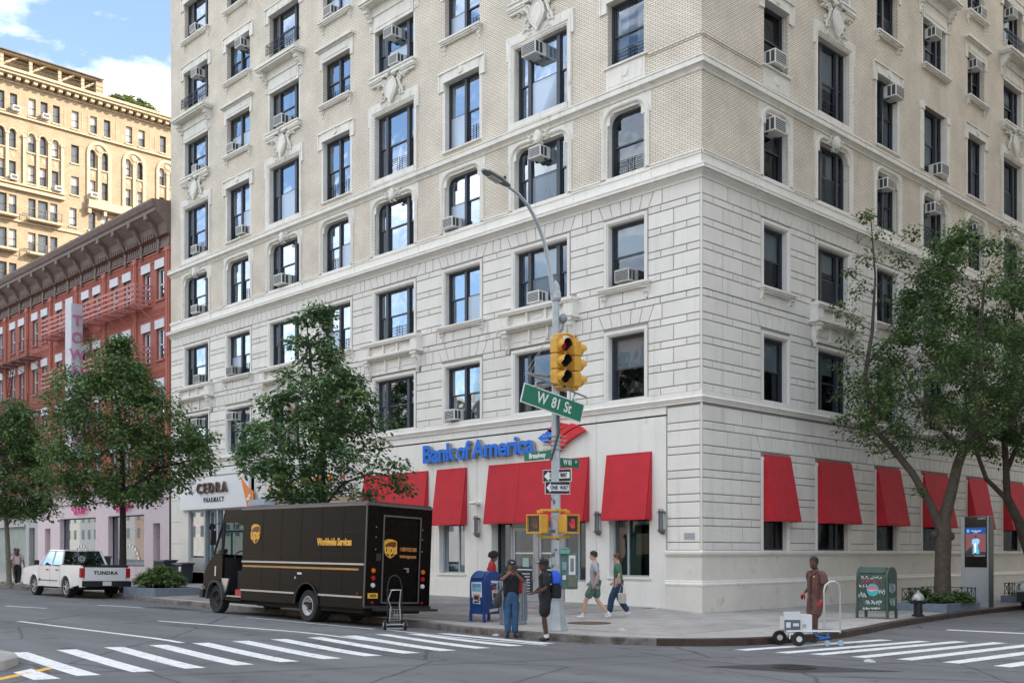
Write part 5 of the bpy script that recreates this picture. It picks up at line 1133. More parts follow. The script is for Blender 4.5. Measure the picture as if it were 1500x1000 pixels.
b = MB(); b.lathe([(.115,.70),(.11,2.0),(.095,5.0),(.078,7.75),(.078,7.8)], n=8); pmesh('shaft', b, galv)
b = MB()
for (r0, h0, r1, h1) in ((.30,0,.29,.05),(.27,.05,.17,.68),(.19,.68,.19,.74)):
    b.prism([(r0*cos(pi/8+pi/4*i), r0*sin(pi/8+pi/4*i), h0) for i in range(8)], [(r1*cos(pi/8+pi/4*i), r1*sin(pi/8+pi/4*i), h1) for i in range(8)])
b.cbox((-.2,-.14,.34), (.12,.02,.22), Matrix.Rotation(.9, 3, 'Z')); pmesh('base_casting', b, galv)
b = MB(); b.lathe([(.10,7.45),(.12,7.5),(.12,7.62),(.10,7.66),(.09,7.78),(.05,7.86),(.015,7.92)], n=10); b.tube([PL(-.09,-.05,7.72), PL(.05,.0,7.55)], .035, 6); pmesh('collar', b, galv)
arm = [(-.05,7.6),(-.10,8.0),(-.16,8.4),(-.26,8.85),(-.42,9.25),(-.62,9.55),(-.85,9.75),(-1.10,9.86)]
b = MB(); b.tube([PL(l, l*.95, z) for l, z in arm], [.055,.052,.05,.046,.042,.04,.036,.034], 8); pmesh('lamp_arm', b, galv, True)
b = MB(); d = (PL(-1.62,-1.54,10.02)-PL(-1.05,-1.0,9.85)); a0 = PL(-1.05,-1.0,9.85); sd_ = d.normalized().cross(UZ).normalized(); up_ = sd_.cross(d.normalized())
L_ = []
for t, w_, h_ in ((0,.05,.05),(.12,.09,.06),(.45,.14,.075),(.85,.13,.06),(1.0,.05,.03)):
    c = a0+d*t; L_.append([c+sd_*w_*cos(2*pi*i/10)+up_*h_*(sin(2*pi*i/10) if sin(2*pi*i/10) > 0 else .45*sin(2*pi*i/10)) for i in range(10)])
b.loft(L_); lh = pmesh('lamp_head', b, M('luminaire_grey', (.20,.22,.23), .5, .3), True); b = MB(); c = a0+d*.55; b.cbox(c-up_*.045, (.30,.16,.02), Matrix((d.normalized(), sd_, up_)).transposed()); pmesh('led_panel', b, M('led_panel', (.5,.5,.47), .3), parent=lh)
b = MB(); c = a0+d*.2+up_*.10; b.lathe([(.03,0),(.035,.05),(.02,.07)], c=c, n=8); pmesh('photocell', b, sblack, parent=lh)
# signal heads
def signal(center, face, lit, side_):
    f = face.normalized(); s_ = f.cross(UZ).normalized(); m = Matrix((s_, f, UZ)).transposed()
    b = MB(); 
    for k in range(3): b.cbox(center+UZ*(.355-.355*k), (.31,.22,.345), m)
    hd = pmesh('signal_head', b, sigy); bevel(hd, .03, 2)
    for k in range(3):
        z = center+UZ*(.355-.355*k); o = f*.11
        b = MB(); n = 14; L_ = []
        for t, r, cut in ((0,.135,0),(.21,.142,1)):
            L_.append([z+o+f*(t - (.10 if cut and sin(2*pi*i/n-.0) < -.3 else 0))+s_*r*cos(2*pi*i/n)+UZ*r*sin(2*pi*i/n) for i in range(n)])
        inn = [[p+((z+o+f*0)-p).normalized()*.0 for p in q] for q in L_]
        b.loft(L_, cap=False); n2 = [[q + (c_-q).normalized()*.014 for q in l] for l, c_ in zip(L_, (z+o, z+o+f*.22))]; b.cur = 1; b.loft(n2, cap=False); vs = pmesh('visor', b, [sigy, M('visor_lining', (.012,.012,.012), .7)], parent=hd, fix=False)
        b = MB(); b.prism([z+o+s_*.12*cos(2*pi*i/14)+UZ*.12*sin(2*pi*i/14) for i in range(14)], [z+o+f*.05+s_*.10*cos(2*pi*i/14)+UZ*.10*sin(2*pi*i/14) for i in range(14)])
        col = M('red_lens_lit', (.22,.006,.01), .25, emit=.10) if (k == 0 and lit) else M('dark_lens', (.012,.012,.014), .2)
        pmesh('lens', b, col, parent=hd)
    for zz in (.56, -.56): b = MB(); b.cbox(center+UZ*zz, (.16,.16,.06), m); pmesh('bracket_hub', b, sigy, parent=hd)
    return hd
c1 = PL(.04,-.20,6.19); c2 = PL(.40,.02,6.17)
signal(c1, XV, True, 1); signal(c2, YV, False, 1)
b = MB()
b.tube([PL(-.05,0,6.80), PL(.04,-.20,6.80), PL(.24,-.1,6.84), PL(.40,.02,6.80), PL(.42,.02,6.72)], .035, 6); b.tube([PL(.04,-.2,6.8), PL(.04,-.2,6.70)], .045, 6); b.tube([PL(.40,.02,5.62), PL(.2,0,5.58), PL(0,0,5.6)], .03, 6); b.tube([PL(.04,-.2,5.62), PL(0,0,5.6)], .03, 6)
pmesh('signal_bracket', b, sigy)
b = MB(); b.tube([PL(.0,0,6.85), PL(.16,.02,6.95), PL(.17,.02,7.25)], .022, 6); b.lathe([(.03,0),(.085,.05),(.10,.12),(.07,.19),(.03,.22)], c=PL(.17,.02,7.10), n=10); b.tube([PL(.17,.02,7.1), PL(.11,.0,6.95), PL(.14,0,6.85)], .015, 5); b.tube([PL(.25,.02,7.1), PL(.27,.02,6.9), PL(.2,.02,6.84)], .012, 5); pmesh('camera_dome', b, M('camera_grey', (.25,.28,.32), .4, .4))
# bracket, bar and big hanging street name sign
b = MB(); b.tube([PL(0,0,5.88), PL(-.62,-.55,5.86)], .035, 8); b.tube([PL(-.66,-.62,5.86), PL(.70,.10,5.44)], .022, 6); b.tube([PL(-.6,-.32,5.88), PL(-.05,-.02,7.1)], .007, 4); b.tube([PL(-.05,-.02,6.95), PL(-.72,-.3,5.9)], .006, 4)
pmesh('sign_bar', b, M('bar_grey', (.26,.28,.29), .5, .4))
def panel(l0, f0, z0, l1, f1, z1, h_, border, mat, name, th=.02, parent=None, bmat=None):
    """flat sign between two points of its top edge"""
    A, B_ = PL(l0, f0, z0), PL(l1, f1, z1); r = (B_-A).normalized(); n_ = r.cross(UZ).normalized(); u = n_.cross(r)
    if u.z < 0: u = -u
    def q(b, a0, a1, z_0, z_1, d0, d1):
        P_ = lambda a, zz, dd: A+r*a - u*zz + n_*dd
        b.prism([P_(a0,z_0,d0),P_(a1,z_0,d0),P_(a1,z_1,d0),P_(a0,z_1,d0)], [P_(a0,z_0,d1),P_(a1,z_0,d1),P_(a1,z_1,d1),P_(a0,z_1,d1)])
    L = (B_-A).length; b = MB(); q(b, 0, L, 0, h_, -th/2, th/2); o = pmesh(name, b, bmat or swhite, parent=parent)
    b = MB(); q(b, border, L-border, border, h_-border, th/2, th/2+.004); pmesh('sign_face', b, mat, parent=o)
    return o, A, r, u, n_, L, q
o, A, r, u, n_, L, q = panel(-.72,-.60,5.66, .66,.10,5.27, .44, .022, sgreen, 'street_name_sign')
for a in (.28, L-.32): b = MB(); b.tube([A+r*a+u*.0, A+r*a+u*.13], .018, 6); b.cbox(A+r*a+u*.0, (.08,.05,.05)); b.tube([A+r*a+u*.12+r*.03, A+r*a+u*.2], .02, 5); pmesh('hanger', b, galv, parent=o)
lettering('W', .36, A+r*(L*.32)-u*.22+n_*.016, r, swhite, o, up=u, sx=.72, bold=.004); lettering('81', .34, A+r*(L*.55)-u*.22+n_*.016, r, swhite, o, up=u, sx=.72, bold=.004); lettering('St', .34, A+r*(L*.74)-u*.22+n_*.016, r, swhite, o, up=u, sx=.72, bold=.004)
o, A, r, u, n_, L, q = panel(-.09-.61,.05+.63,4.23, -.04,-.02,4.23, .20, .006, sgreen, 'street_name_sign', bmat=sgreen)
lettering('Broadway', .17, A+r*(L*.46)-u*.10+n_*.016, r, swhite, o, up=u, sx=.80, bold=.004)
o, A, r, u, n_, L, q = panel(.06,.06,4.06, .06+.50,.06+.48,4.06, .20, .006, sgreen, 'street_name_sign', bmat=sgreen)
lettering('W 81', .17, A+r*(L*.42)-u*.10+n_*.016, r, swhite, o, up=u, sx=.74, bold=.004); lettering('ST', .08, A+r*(L*.83)-u*.07+n_*.016, r, swhite, o, up=u, sx=.8, bold=.002)
def oneway(l0, f0, l1, f1, z):
    o, A, r, u, n_, L, q = panel(l0, f0, z, l1, f1, z, .29, .012, sblack, 'one_way_sign'); b = MB(); P_ = lambda a, zz: A+r*a-u*zz+n_*.015
    pts = [(.05*L,.145),(.22*L,.035),(.22*L,.075),(.95*L,.075),(.95*L,.215),(.22*L,.215),(.22*L,.255)]
    b.prism([P_(*p) for p in pts], [P_(*p)+n_*.004 for p in pts]); ar = pmesh('arrow', b, swhite, parent=o)
    lettering('ONE', .135, A+r*(L*.36)-u*.145+n_*.021, r, sblack, o, up=u, sx=.60, bold=.002); lettering('WAY', .135, A+r*(L*.75)-u*.145+n_*.021, r, sblack, o, up=u, sx=.60, bold=.002)
oneway(-.26,.36, .35,-.12, 3.79) if False else oneway(-.28,.14+.10, .34,-.20+.10-.18, 3.79); oneway(-.25,-.13, .32,-.05, 3.51)
# pedestrian signals
def pedsig(c, face, hand):
    f = face; s_ = f.cross(UZ).normalized(); m = Matrix((s_, f, UZ)).transposed()
    b = MB(); b.cbox(c, (.44,.22,.42), m); h_ = pmesh('pedestrian_signal', b, sigy); bevel(h_, .025, 2)
    b = MB(); b.cbox(c+f*.115, (.36,.012,.34), m); pmesh('signal_screen', b, M('ped_screen', (.035,.04,.045), .35, var=.3, vs=30), parent=h_)
    for (a0, a1, z_0, z_1) in ((-.22,.22,.19,.215),(-.22,.22,-.215,-.19),(-.22,-.195,-.19,.19),(.195,.22,-.19,.19)):
        b = MB(); b.cbox(c+f*.135+s_*(a0+a1)/2+UZ*(z_0+z_1)/2, (a1-a0,.06,z_1-z_0), m); pmesh('visor_rim', b, sigy, parent=h_)
    b = MB()
    for k in range(4): b.cbox(c+f*.124+s_*(.035*k-.09)+UZ*(.05+.012*(k % 3)), (.022,.006,.11), m)
    b.cbox(c+f*.124+s_*(-.035)+UZ*(-.05), (.14,.006,.10), m); b.cbox(c+f*.124+s_*.06+UZ*-.02, (.03,.006,.09), m @ Matrix.Rotation(.6, 3, 'Y'))
    pmesh('hand_symbol', b, M('hand_red', (.55,.05,.03), .4, emit=.05) if hand else M('hand_dim', (.16,.07,.03), .5), parent=h_)
pedsig(PL(-.40,-.06,2.55), -YV, False); pedsig(PL(.27,-.02,2.55), XV, True)
b = MB()
for z in (2.86, 2.25): b.tube([PL(-.36,-.05,z), PL(.26,0,z)], .028, 6); b.cbox(PL(-.36,-.05,z-.03*(1 if z > 2.5 else -1)), (.10,.10,.06)); b.cbox(PL(.25,0,z-.03*(1 if z > 2.5 else -1)), (.10,.10,.06)); b.cbox(PL(0,0,z), (.30,.30,.05))
pmesh('signal_bracket', b, sigy)
for z in (4.34,): 
    for k in range(4): b = MB(); b.tube([PL(.125*cos(a*pi/8), .125*sin(a*pi/8), z+.10*k-.1) for a in range(17)], .014, 4, cap=False); b.tube([PL(-.3+.0, -.0, z+.10*k-.1), PL(.24,.0,z+.10*k-.1)], .012, 4); pmesh('strap', b, M('strap_steel', (.45,.46,.47), .4, .5))
b = MB(); b.tube([PL(.03,-.14,5.4), PL(.06,-.16,4.6), PL(-.05,-.18,4.2), PL(-.12,-.2,3.98)], .03, 6); pmesh('cable', b, M('cable_dark', (.05,.05,.055), .6))
paper = M('paper_sticker', (.66,.66,.64), .7, var=.12, vs=30)
st_ = random.Random(3)
for k in range(26):
    z = st_.uniform(.9, 3.2); a = st_.uniform(-2.9, -.4); rr = .112; c = Vector((rr*cos(a+.0), rr*sin(a), z)); b = MB(); m = Matrix.Rotation(a-pi/2, 3, 'Z'); b.cbox(c, (st_.uniform(.04,.12), .008, st_.uniform(.04,.10)), m); pmesh('sticker', b, st_.choice([paper, M('sticker_grey', (.35,.37,.38), .7), M('sticker_dark', (.12,.13,.14), .7)]))
b = MB(); b.cbox(PL(-.03,-.125,1.30), (.22,.012,.30), Matrix.Rotation(atan2(RV.y, RV.x), 3, 'Z')); nt_ = pmesh('notice', b, paper)
# control cabinet strapped to the pole
cabg = M('cabinet_green', (.08,.16,.145), .6, var=.25, vs=8, grime=((.22,.25,.24), 8, .60)); mr = Matrix.Rotation(atan2(RV.y, RV.x), 3, 'Z')
b = MB(); b.cbox(PL(.30,.12,1.48), (.40,.26,.82), mr); cab = pmesh('control_cabinet', b, cabg); bevel(cab, .02)
b = MB(); b.tube([PL(.20+.10*cos(t*pi/6), -.0, 1.92+.08*sin(t*pi/6)) for t in range(7)], .03, 5); b.cbox(PL(.20,.02,1.92), (.22,.2,.09), mr); pmesh('cabinet_hood', b, M('hood_green', (.16,.33,.30), .6), parent=cab)
for k, (l, z, w_, h_, m_) in enumerate([(.37,1.62,.15,.44,paper),(.37,1.62,.08,.30,M('print_grey', (.18,.19,.20), .7, var=.5, vs=60)),(.19,1.60,.10,.18,M('sticker_teal', (.20,.34,.34), .7)),(.19,1.34,.08,.10,paper),(.36,1.24,.2,.22,M('sticker_olive', (.14,.15,.10), .7, var=.5, vs=40))]):
    b = MB(); b.cbox(PL(l,-.015-.003*k,z), (w_,.006,h_), mr); pmesh('poster', b, m_, parent=cab)
# ---- collection box (blue) and relay box (green)
def barrel_box(name, loc, lx, ly, H, body, label, trim, group=None):
    """box with a half-round top; barrel axis along X, arch seen on the +X end"""
    t = thing(name, loc, label, 'mailbox'); leg = .20; r = ly/2
    arch = [(-r, leg)] + [(-r*cos(pi*i/12), H-r*1.0+r*sin(pi*i/12)) for i in range(13)] + [(r, leg)]
    b = MB(); b.prism([(-lx/2, p[0], p[1]) for p in arch], [(lx/2, p[0], p[1]) for p in arch]); bd = b.build('body', body, t, smooth=True)
    for sx in (-1, 1):
        b = MB(); x = sx*lx/2; big = [(p[0]*1.05, leg+(p[1]-leg)*1.01) for p in arch]; b.loft([[(x-.02, p[0], p[1]) for p in big], [(x+.02, p[0], p[1]) for p in big]]); b.build('end_rim', trim, t)
        b = MB(); pan = [(p[0]*.90, leg+.03+(p[1]-leg-.03)*.975) for p in arch]; b.prism([(x+sx*.021, p[0], p[1]) for p in pan], [(x+sx*.026, p[0], p[1]) for p in pan]); b.build('end_panel', body, bd)
        for sy in (-1, 1): b = MB(); b.box(x-.03, sy*r-.03, 0, x+.03, sy*r+.03, leg+.05); b.build('leg', trim, t)
    b = MB(); b.box(-lx/2+.05, -r-.012, leg+.05, lx/2-.05, -r, H-r-.02); b.build('front_panel', body, bd)
    b = MB(); yy = r*cos(.75); zz = H-r+r*sin(.75); b.cbox((0,-yy-.01,zz), (lx-.14,.02,.22), Matrix.Rotation(-.8, 3, 'X')); b.tube([(-lx/2+.14,-yy-.05,zz-.06),(lx/2-.14,-yy-.05,zz-.06)], .014, 5); b.build('pull_down_door', body, bd)
    return t, bd, r, leg
mblue = M('mailbox_blue', (.012,.05,.20), .35, var=.15, vs=5, coat=.3); mblue2 = M('mailbox_blue_trim', (.02,.06,.22), .4)
t, bd, r, leg = barrel_box('mailbox', (-1.37,-7.27,.165), .50, .62, 1.27, mblue, 'blue street mailbox covered in paper stickers at the kerb', mblue2)
def stick(parent, face, rect, mat, name='sticker', rot=0):
    a0, a1, z_0, z_1 = rect; b = MB(); c = ((a0+a1)/2, (z_0+z_1)/2); w_, h_ = a1-a0, z_1-z_0
    if face[0] == 'y': b.cbox((c[0], face[1], c[1]), (w_, .004, h_), Matrix.Rotation(rot, 3, 'Y'))
    else: b.cbox((face[1], c[0], c[1]), (.004, w_, h_), Matrix.Rotation(rot, 3, 'X'))
    return b.build(name, mat, parent)
stc = [paper, M('sticker_blue', (.10,.28,.48), .6, var=.5, vs=30), M('sticker_cyan', (.15,.42,.50), .6, var=.6, vs=40), M('sticker_pinkish', (.55,.32,.32), .7, var=.4, vs=30), M('sticker_red', (.42,.04,.05), .6), M('print_black', (.03,.03,.03), .6, var=.5, vs=50), M('sticker_green', (.10,.30,.18), .6, var=.4, vs=30), M('sticker_yellow', (.6,.45,.1), .6)]
fy = ('y', -.31-.016)
for i, (rect, mi) in enumerate([((-.20,.18,.62,1.0),0),((-.18,.15,.86,.96),1),((-.17,.16,.76,.85),2),((-.13,.12,.55,.70),3),((-.09,.08,.56,.66),5),((-.13,.14,.46,.54),0),((-.10,.11,.475,.525),5)]): stick(bd, ('y', -.327-.003*i), rect, stc[mi], rot=.04*((i % 3)-1))
fx_ = .277
for i, (rect, mi) in enumerate([((-.10,.14,.97,1.03),0),((-.02,.12,.82,.90),4),((-.06,.16,.56,.80),0),((-.03,.12,.60,.72),5),((-.05,.15,.46,.53),3),((-.16,.14,.26,.33),0),((.19,.24,.86,.93),0),((.20,.25,.74,.80),2),((.19,.25,.60,.68),0),((.19,.25,.48,.54),6),((.18,.24,.36,.42),3),((.19,.24,.26,.31),0),((-.13,-.04,.93,.96),1),((.0,.06,.75,.79),7)]): stick(bd, ('x', fx_+.001*i), rect, stc[mi], rot=.08*((i % 3)-1))
mgreen = M('relay_box_green', (.035,.075,.06), .5, var=.3, vs=6, grime=((.10,.13,.12), 7, .58)); mg2 = M('relay_box_trim', (.05,.085,.072), .55, var=.2, vs=5)
t, bd, r, leg = barrel_box('relay_mailbox', (4.68,1.42,.15), .86, .50, 1.36, mgreen, 'dark green relay mailbox scrawled with white graffiti and a round sticker', mg2)
gr = M('graffiti_white', (.62,.66,.66), .6); rg = random.Random(11)
def scrawl(x0, x1, zc, h_, n, seed, w_=.008, y=-.268, mat=gr, face='y'):
    rr = random.Random(seed); b = MB(); 
    for k in range(n):
        xa = x0+(x1-x0)*k/n; pts = [(xa+(x1-x0)/n*(.0+1.0*rr.random()), zc+h_*(rr.random()-.5)) for _ in range(7)]
        b.tube([((p[0], y, p[1]) if face == 'y' else (y, p[0], p[1])) for p in pts], w_, 4)
    b.build('graffiti', mat, bd)
scrawl(-.32,.32,1.08,.10,5,1,.014,-.255); scrawl(-.30,.30,.98,.12,6,2,.012,-.262,M('graffiti_red', (.45,.05,.06), .6)); scrawl(-.36,-.12,.86,.10,3,3); scrawl(-.38,-.15,.62,.16,4,4); scrawl(-.20,.30,.42,.12,6,5,.011); scrawl(.20,.38,.70,.2,3,6); scrawl(-.25,.25,.26,.07,7,7,.013); scrawl(-.18,.18,.8,.3,5,8,.009,.457,M('graffiti_grey', (.30,.36,.36), .6),'x'); scrawl(-.15,.15,.45,.25,4,9,.008,.457,M('graffiti_grey', (1,1,1)),'x')
b = MB(); b.prism([(.03+.17*cos(2*pi*i/18), -.265, .76+.17*sin(2*pi*i/18)) for i in range(18)], [(.03+.17*cos(2*pi*i/18), -.270, .76+.17*sin(2*pi*i/18)) for i in range(18)]); b.build('round_sticker', M('sticker_teal2', (.06,.40,.46), .5, var=.3, vs=20), bd)
b = MB(); b.prism([(.03+.15*cos(2*pi*i/12), -.270, .80+.07*sin(2*pi*i/12)) for i in range(12)], [(.03+.15*cos(2*pi*i/12), -.273, .80+.07*sin(2*pi*i/12)) for i in range(12)]); b.build('round_sticker', M('sticker_rose', (.55,.15,.22), .5, var=.5, vs=40), bd)
scrawl(-.10,.16,.74,.06,6,12,.010,-.274)
# ---- fire hydrant
t = thing('fire_hydrant', (5.12,2.95,.15), 'black fire hydrant with a silver cap between mailbox and planter', 'hydrant'); hb = M('hydrant_black', (.012,.013,.017), .4, var=.2, vs=6); hs = M('hydrant_silver', (.45,.45,.42), .45, .5)
b = MB(); b.lathe([(.17,0),(.17,.04),(.12,.06),(.115,.38),(.135,.40),(.135,.44)], n=14); b.build('barrel', hb, t, smooth=True)
b = MB(); b.lathe([(.16,.44),(.165,.50),(.13,.58),(.07,.64),(.035,.66),(.035,.72),(.0,.725)], n=14); b.build('cap', hs, t, smooth=True)
for ax, s_ in (('x',1),('y',-1),('x',-1)): b = MB(); b.lathe([(.055,0),(.055,s_*.17),(.065,s_*.17),(.065,s_*.20),(.02,s_*.21),(.02,s_*.24)], c=(0,0,.40), n=10, axis=ax); b.build('nozzle', hb, t)
# ---- litter bin
t = thing('litter_bin', (-.30,-7.36,.155), 'round grey steel litter bin with stickers behind the man in jeans', 'bin'); bg_ = M('bin_grey', (.24,.28,.32), .5, .3, var=.15, vs=6)
b = MB(); b.lathe([(.34,0),(.34,.05),(.33,.06),(.33,.92),(.355,.93),(.355,1.02),(.30,1.02),(.30,.9)], n=20, cap=False); b.build('drum', bg_, t, smooth=True)
b = MB()
for k in range(24): a = 2*pi*k/24; b.cbox((.335*cos(a), .335*sin(a), .5), (.02,.035,.8), Matrix.Rotation(a, 3, 'Z'))
b.build('rib', bg_, t)
b = MB(); b.lathe([(.36,1.02),(.35,1.08),(.16,1.18),(.15,1.15)], n=20, cap=False); b.build('lid', bg_, t, smooth=True); b = MB(); b.tube([(-.35,-.1,.7),(-.45,-.12,.75),(-.45,-.12,1.0),(-.34,-.1,1.05)], .02, 6); b.build('handle', galv, t)
for k in range(9): a = -.9+.16*(k % 4); b = MB(); b.cbox((.36*cos(a), .36*sin(a), .35+.08*k), (.008,.09,.07), Matrix.Rotation(a, 3, 'Z')); b.build('sticker', stc[[0,4,1,7,2,5,0,3,4][k]], t)
# ---- kiosk with lit screen
t = thing('information_kiosk', (4.58,9.18,.15), 'tall silver information kiosk with a lit advertising screen on the sidewalk', 'kiosk')
ks = M('kiosk_silver', (.50,.55,.58), .35, .6, var=.04, vs=3); kd = M('kiosk_side_dark', (.10,.115,.12), .4, .4); kb = M('kiosk_black', (.006,.008,.012), .15)
kx0, kx1, kH = -.86, .06, 2.92
b = MB(); b.box(kx0+.12, -.14, 0, kx1-.08, .14, kH); b.build('core', ks, t)
b = MB(); b.prism([(kx0+.02,-.16,.62),(kx0+.12,-.16,.62),(kx0+.12,.16,.62),(kx0+.02,.16,.62)], [(kx0,-.16,1.1),(kx0+.12,-.16,1.1),(kx0+.12,.16,1.1),(kx0,.16,1.1)]); b.box(kx0,-.16,1.1,kx0+.12,.16,kH); b.prism([(kx0+.12,-.15,.0),(kx0+.22,-.15,.0),(kx0+.22,.15,.0),(kx0+.12,.15,.0)], [(kx0+.02,-.15,.62),(kx0+.14,-.15,.62),(kx0+.14,.15,.62),(kx0+.02,.15,.62)]); b.build('edge_fin', ks, t)
b = MB(); b.box(kx1-.08, -.17, 0, kx1-.03, .15, kH); b.build('front_edge', ks, t); b = MB(); b.box(kx1-.03, -.165, 0, kx1+.0, .165, kH-.01); b.build('side_panel', kd, t)
b = MB(); b.box(kx0+.12, -.152, 1.28, kx1-.08, -.14, kH-.01); gp_ = b.build('screen_glass', kb, t)
emi = lambda n, c, e=.20: M(n, c, .3, emit=e)
def scr(x0, x1, z_0, z_1, m_, d=.0): b = MB(); b.box(x0, -.156-d, z_0, x1, -.152, z_1); return b.build('advert', m_, gp_)
sx0, sx1 = kx0+.15, kx1-.12; sw = sx1-sx0
scr(sx0, sx1, 1.62, 2.35, emi('ad_wall', (.17,.065,.07), .18)); scr(sx0, sx1, 2.35, 2.56, emi('ad_blue', (.008,.05,.20))); scr(sx0+.04, sx0+.12, 2.40, 2.50, emi('ad_logo', (.10,.35,.65)), .002); scr(sx0, sx1, 1.62, 1.78, emi('ad_dark', (.03,.015,.02)), .001); scr(sx0+.28, sx1-.03, 1.64, 1.66, white, .003)
b = MB(); b.tube([(sx0+.18+.032*i, -.160, 2.45+.028*sin(i*2.1)) for i in range(11)], .007, 4); b.tube([(sx0+.26+.02*i, -.160, 2.395) for i in range(8)], .005, 4); b.build('advert_script', emi('ad_white', (.75,.85,.9)), gp_)
mx_ = sx0+sw*.5
for (pts, m_, d_) in [([(-.12,2.16),(-.04,2.21),(.05,2.21),(.13,2.16),(.10,2.02),(.07,2.03),(.06,1.93),(-.07,1.93),(-.08,2.03),(-.12,2.02)], emi('ad_shirt', (.25,.42,.70)), .003), ([(-.07,1.94),(.07,1.94),(.13,1.72),(.03,1.70),(.0,1.84),(-.04,1.70),(-.10,1.72)], emi('ad_skirt', (.05,.38,.50)), .003), ([(-.025,2.20),(.03,2.20),(.035,2.28),(.0,2.32),(-.03,2.28)], emi('ad_skin', (.05,.025,.02)), .003), ([(-.30,1.80),(-.14,1.95),(-.10,1.74),(-.32,1.72)], emi('ad_shadow', (.02,.02,.03)), .002), ([(-.04,2.05),(.0,2.05),(.02,1.75),(-.03,1.75)], emi('ad_white', (1,1,1)), .005)]:
    b = MB(); b.prism([(mx_+p[0], -.156, p[1]) for p in pts], [(mx_+p[0], -.156-d_, p[1]) for p in pts]); b.build('advert', m_, gp_)
lettering('LinkNYC', .085, Vector((kx1-.25,-.153,kH-.07)), (1,0,0), white, gp_, sx=.8, bold=.002)
# ---- planters with tree guards
slate = M('planter_blue_stone', (.15,.19,.24), .75, var=.15, vs=4, grime=((.24,.27,.30), 5, .6)); soil = M('soil', (.03,.022,.016), .95, var=.3, vs=12, bump=.5, bs=40); ig = M('iron_guard', (.016,.016,.018), .5, .3)
def planter(x0, y0, x1, y1, label, h_=.24, cat='planter', grd=True, zb=None):
    zb = walk_z((x0+x1)/2, (y0+y1)/2) if zb is None else zb; t = thing('tree_planter', ((x0+x1)/2, (y0+y1)/2, zb), label, cat); w_, d_ = (x1-x0)/2, (y1-y0)/2; T_ = .12
    for q in ((-w_,-d_,w_,-d_+T_),(-w_,d_-T_,w_,d_),(-w_,-d_+T_,-w_+T_,d_-T_),(w_-T_,-d_+T_,w_,d_-T_)): b = MB(); b.box(q[0], q[1], -.1, q[2], q[3], h_); bevel(b.build('kerb_block', slate, t), .012, 1)
    b = MB(); b.box(-w_+T_, -d_+T_, 0, w_-T_, d_-T_, h_-.05); b.build('soil_bed', soil, t)
    if grd:
        b = MB(); e = .10; X, Y = w_-e, d_-e
        def seg(p, q):
            for zz in (h_+.08, h_+.42): b.tube([(*p, zz), (*q, zz)], .011, 4)
            L = (Vector(q)-Vector(p)).length; n = max(2, int(L/.42))
            for i in range(n):
                a = Vector(p).lerp(Vector(q), i/n); c = Vector(p).lerp(Vector(q), (i+1)/n); b.tube([(*a, h_+.08), (*c, h_+.42)], .008, 4); b.tube([(*a, h_+.42), (*c, h_+.08)], .008, 4); b.tube([(*a, h_-.05), (*a, h_+.46)], .012, 4)
            b.tube([(*q, h_-.05), (*q, h_+.46)], .012, 4)
        seg((-X,-Y),(-X,Y)); seg((-X,Y),(X,Y)); seg((-X,-Y),(-.2*X,-Y)); seg((X,.45*Y),(X,Y)); b.build('tree_guard', ig, t)
    return t
planter(3.35,5.35,4.86,7.75, 'low blue grey stone planter round the street tree beside the kiosk')
planter(3.35,13.2,4.25,16.6, 'low blue grey stone planter behind the kiosk near the parked car')
planter(-21.6,-7.7,-18.9,-5.9, 'dark planter with a leafy bush between pickup and bins', .30, grd=False)
# ---- refuse bins by the shops
def wheelie(loc, w_, d_, h_, mat, label, rz=0, ribs=False):
    t = thing('wheeled_bin', loc, label, 'bin', 'wheeled bins in front of the shops', rz); b = MB(); b.loft([[(-w_/2*.86,-d_/2*.82,.06),(w_/2*.86,-d_/2*.82,.06),(w_/2*.86,d_/2*.82,.06),(-w_/2*.86,d_/2*.82,.06)],[(-w_/2,-d_/2,h_),(w_/2,-d_/2,h_),(w_/2,d_/2,h_),(-w_/2,d_/2,h_)]]); bevel(b.build('body', mat, t), .03)
    b = MB(); b.loft([[(-w_/2-.03,-d_/2-.03,h_),(w_/2+.03,-d_/2-.03,h_),(w_/2+.03,d_/2+.05,h_),(-w_/2-.03,d_/2+.05,h_)],[(-w_/2-.02,-d_/2,h_+.05),(w_/2+.02,-d_/2,h_+.05),(w_/2+.02,d_/2+.03,h_+.08),(-w_/2-.02,d_/2+.03,h_+.08)]]); b.build('lid', mat, t)
    for sx in (-1, 1): b = MB(); b.lathe([(.09,-.03),(.09,.03)], c=(sx*w_/2*.8, -d_/2*.8, .09), n=12, axis='x'); wv = b.build('wheel', black2, t); b = MB(); b.lathe([(.045,-.035),(.045,.035)], c=(sx*w_/2*.8, -d_/2*.8, .09), n=10, axis='x'); b.build('hub', galv, wv)
    if ribs:
        for k in range(6): b = MB(); zz = .25+.12*k; b.box(-w_/2-.0, -d_/2-.015, zz, w_/2, d_/2+.015, zz+.03); b.build('rib', mat, t)
    return t
navy = M('bin_navy', (.012,.018,.028), .45, var=.2, vs=5); navy2 = M('bin_slate', (.03,.04,.05), .5, var=.2, vs=4)
wheelie((-31.9,-.95,.42), 1.15,.7,1.05, navy2, 'large ribbed dark plastic bin beside the pink shop', ribs=True); wheelie((-30.7,-.75,.42), .62,.62,.92, navy, 'dark wheeled bin in the middle of the row by the pharmacy'); wb = wheelie((-30.0,-.85,.42), .62,.62,.90, navy, 'dark wheeled bin with a white label by the pharmacy window')
b = MB(); b.box(-.02,-.325,.52,.22,-.315,.80); b.build('bin_label', paper, wb)
wheelie((-35.8,-2.6,.40), .9,.8,1.25, navy2, 'tall dark bin behind the tree trunk in front of the pink shop'); wheelie((-36.9,-2.4,.40), .8,.7,1.1, navy, 'dark bin next to the seated people by the pink shop')
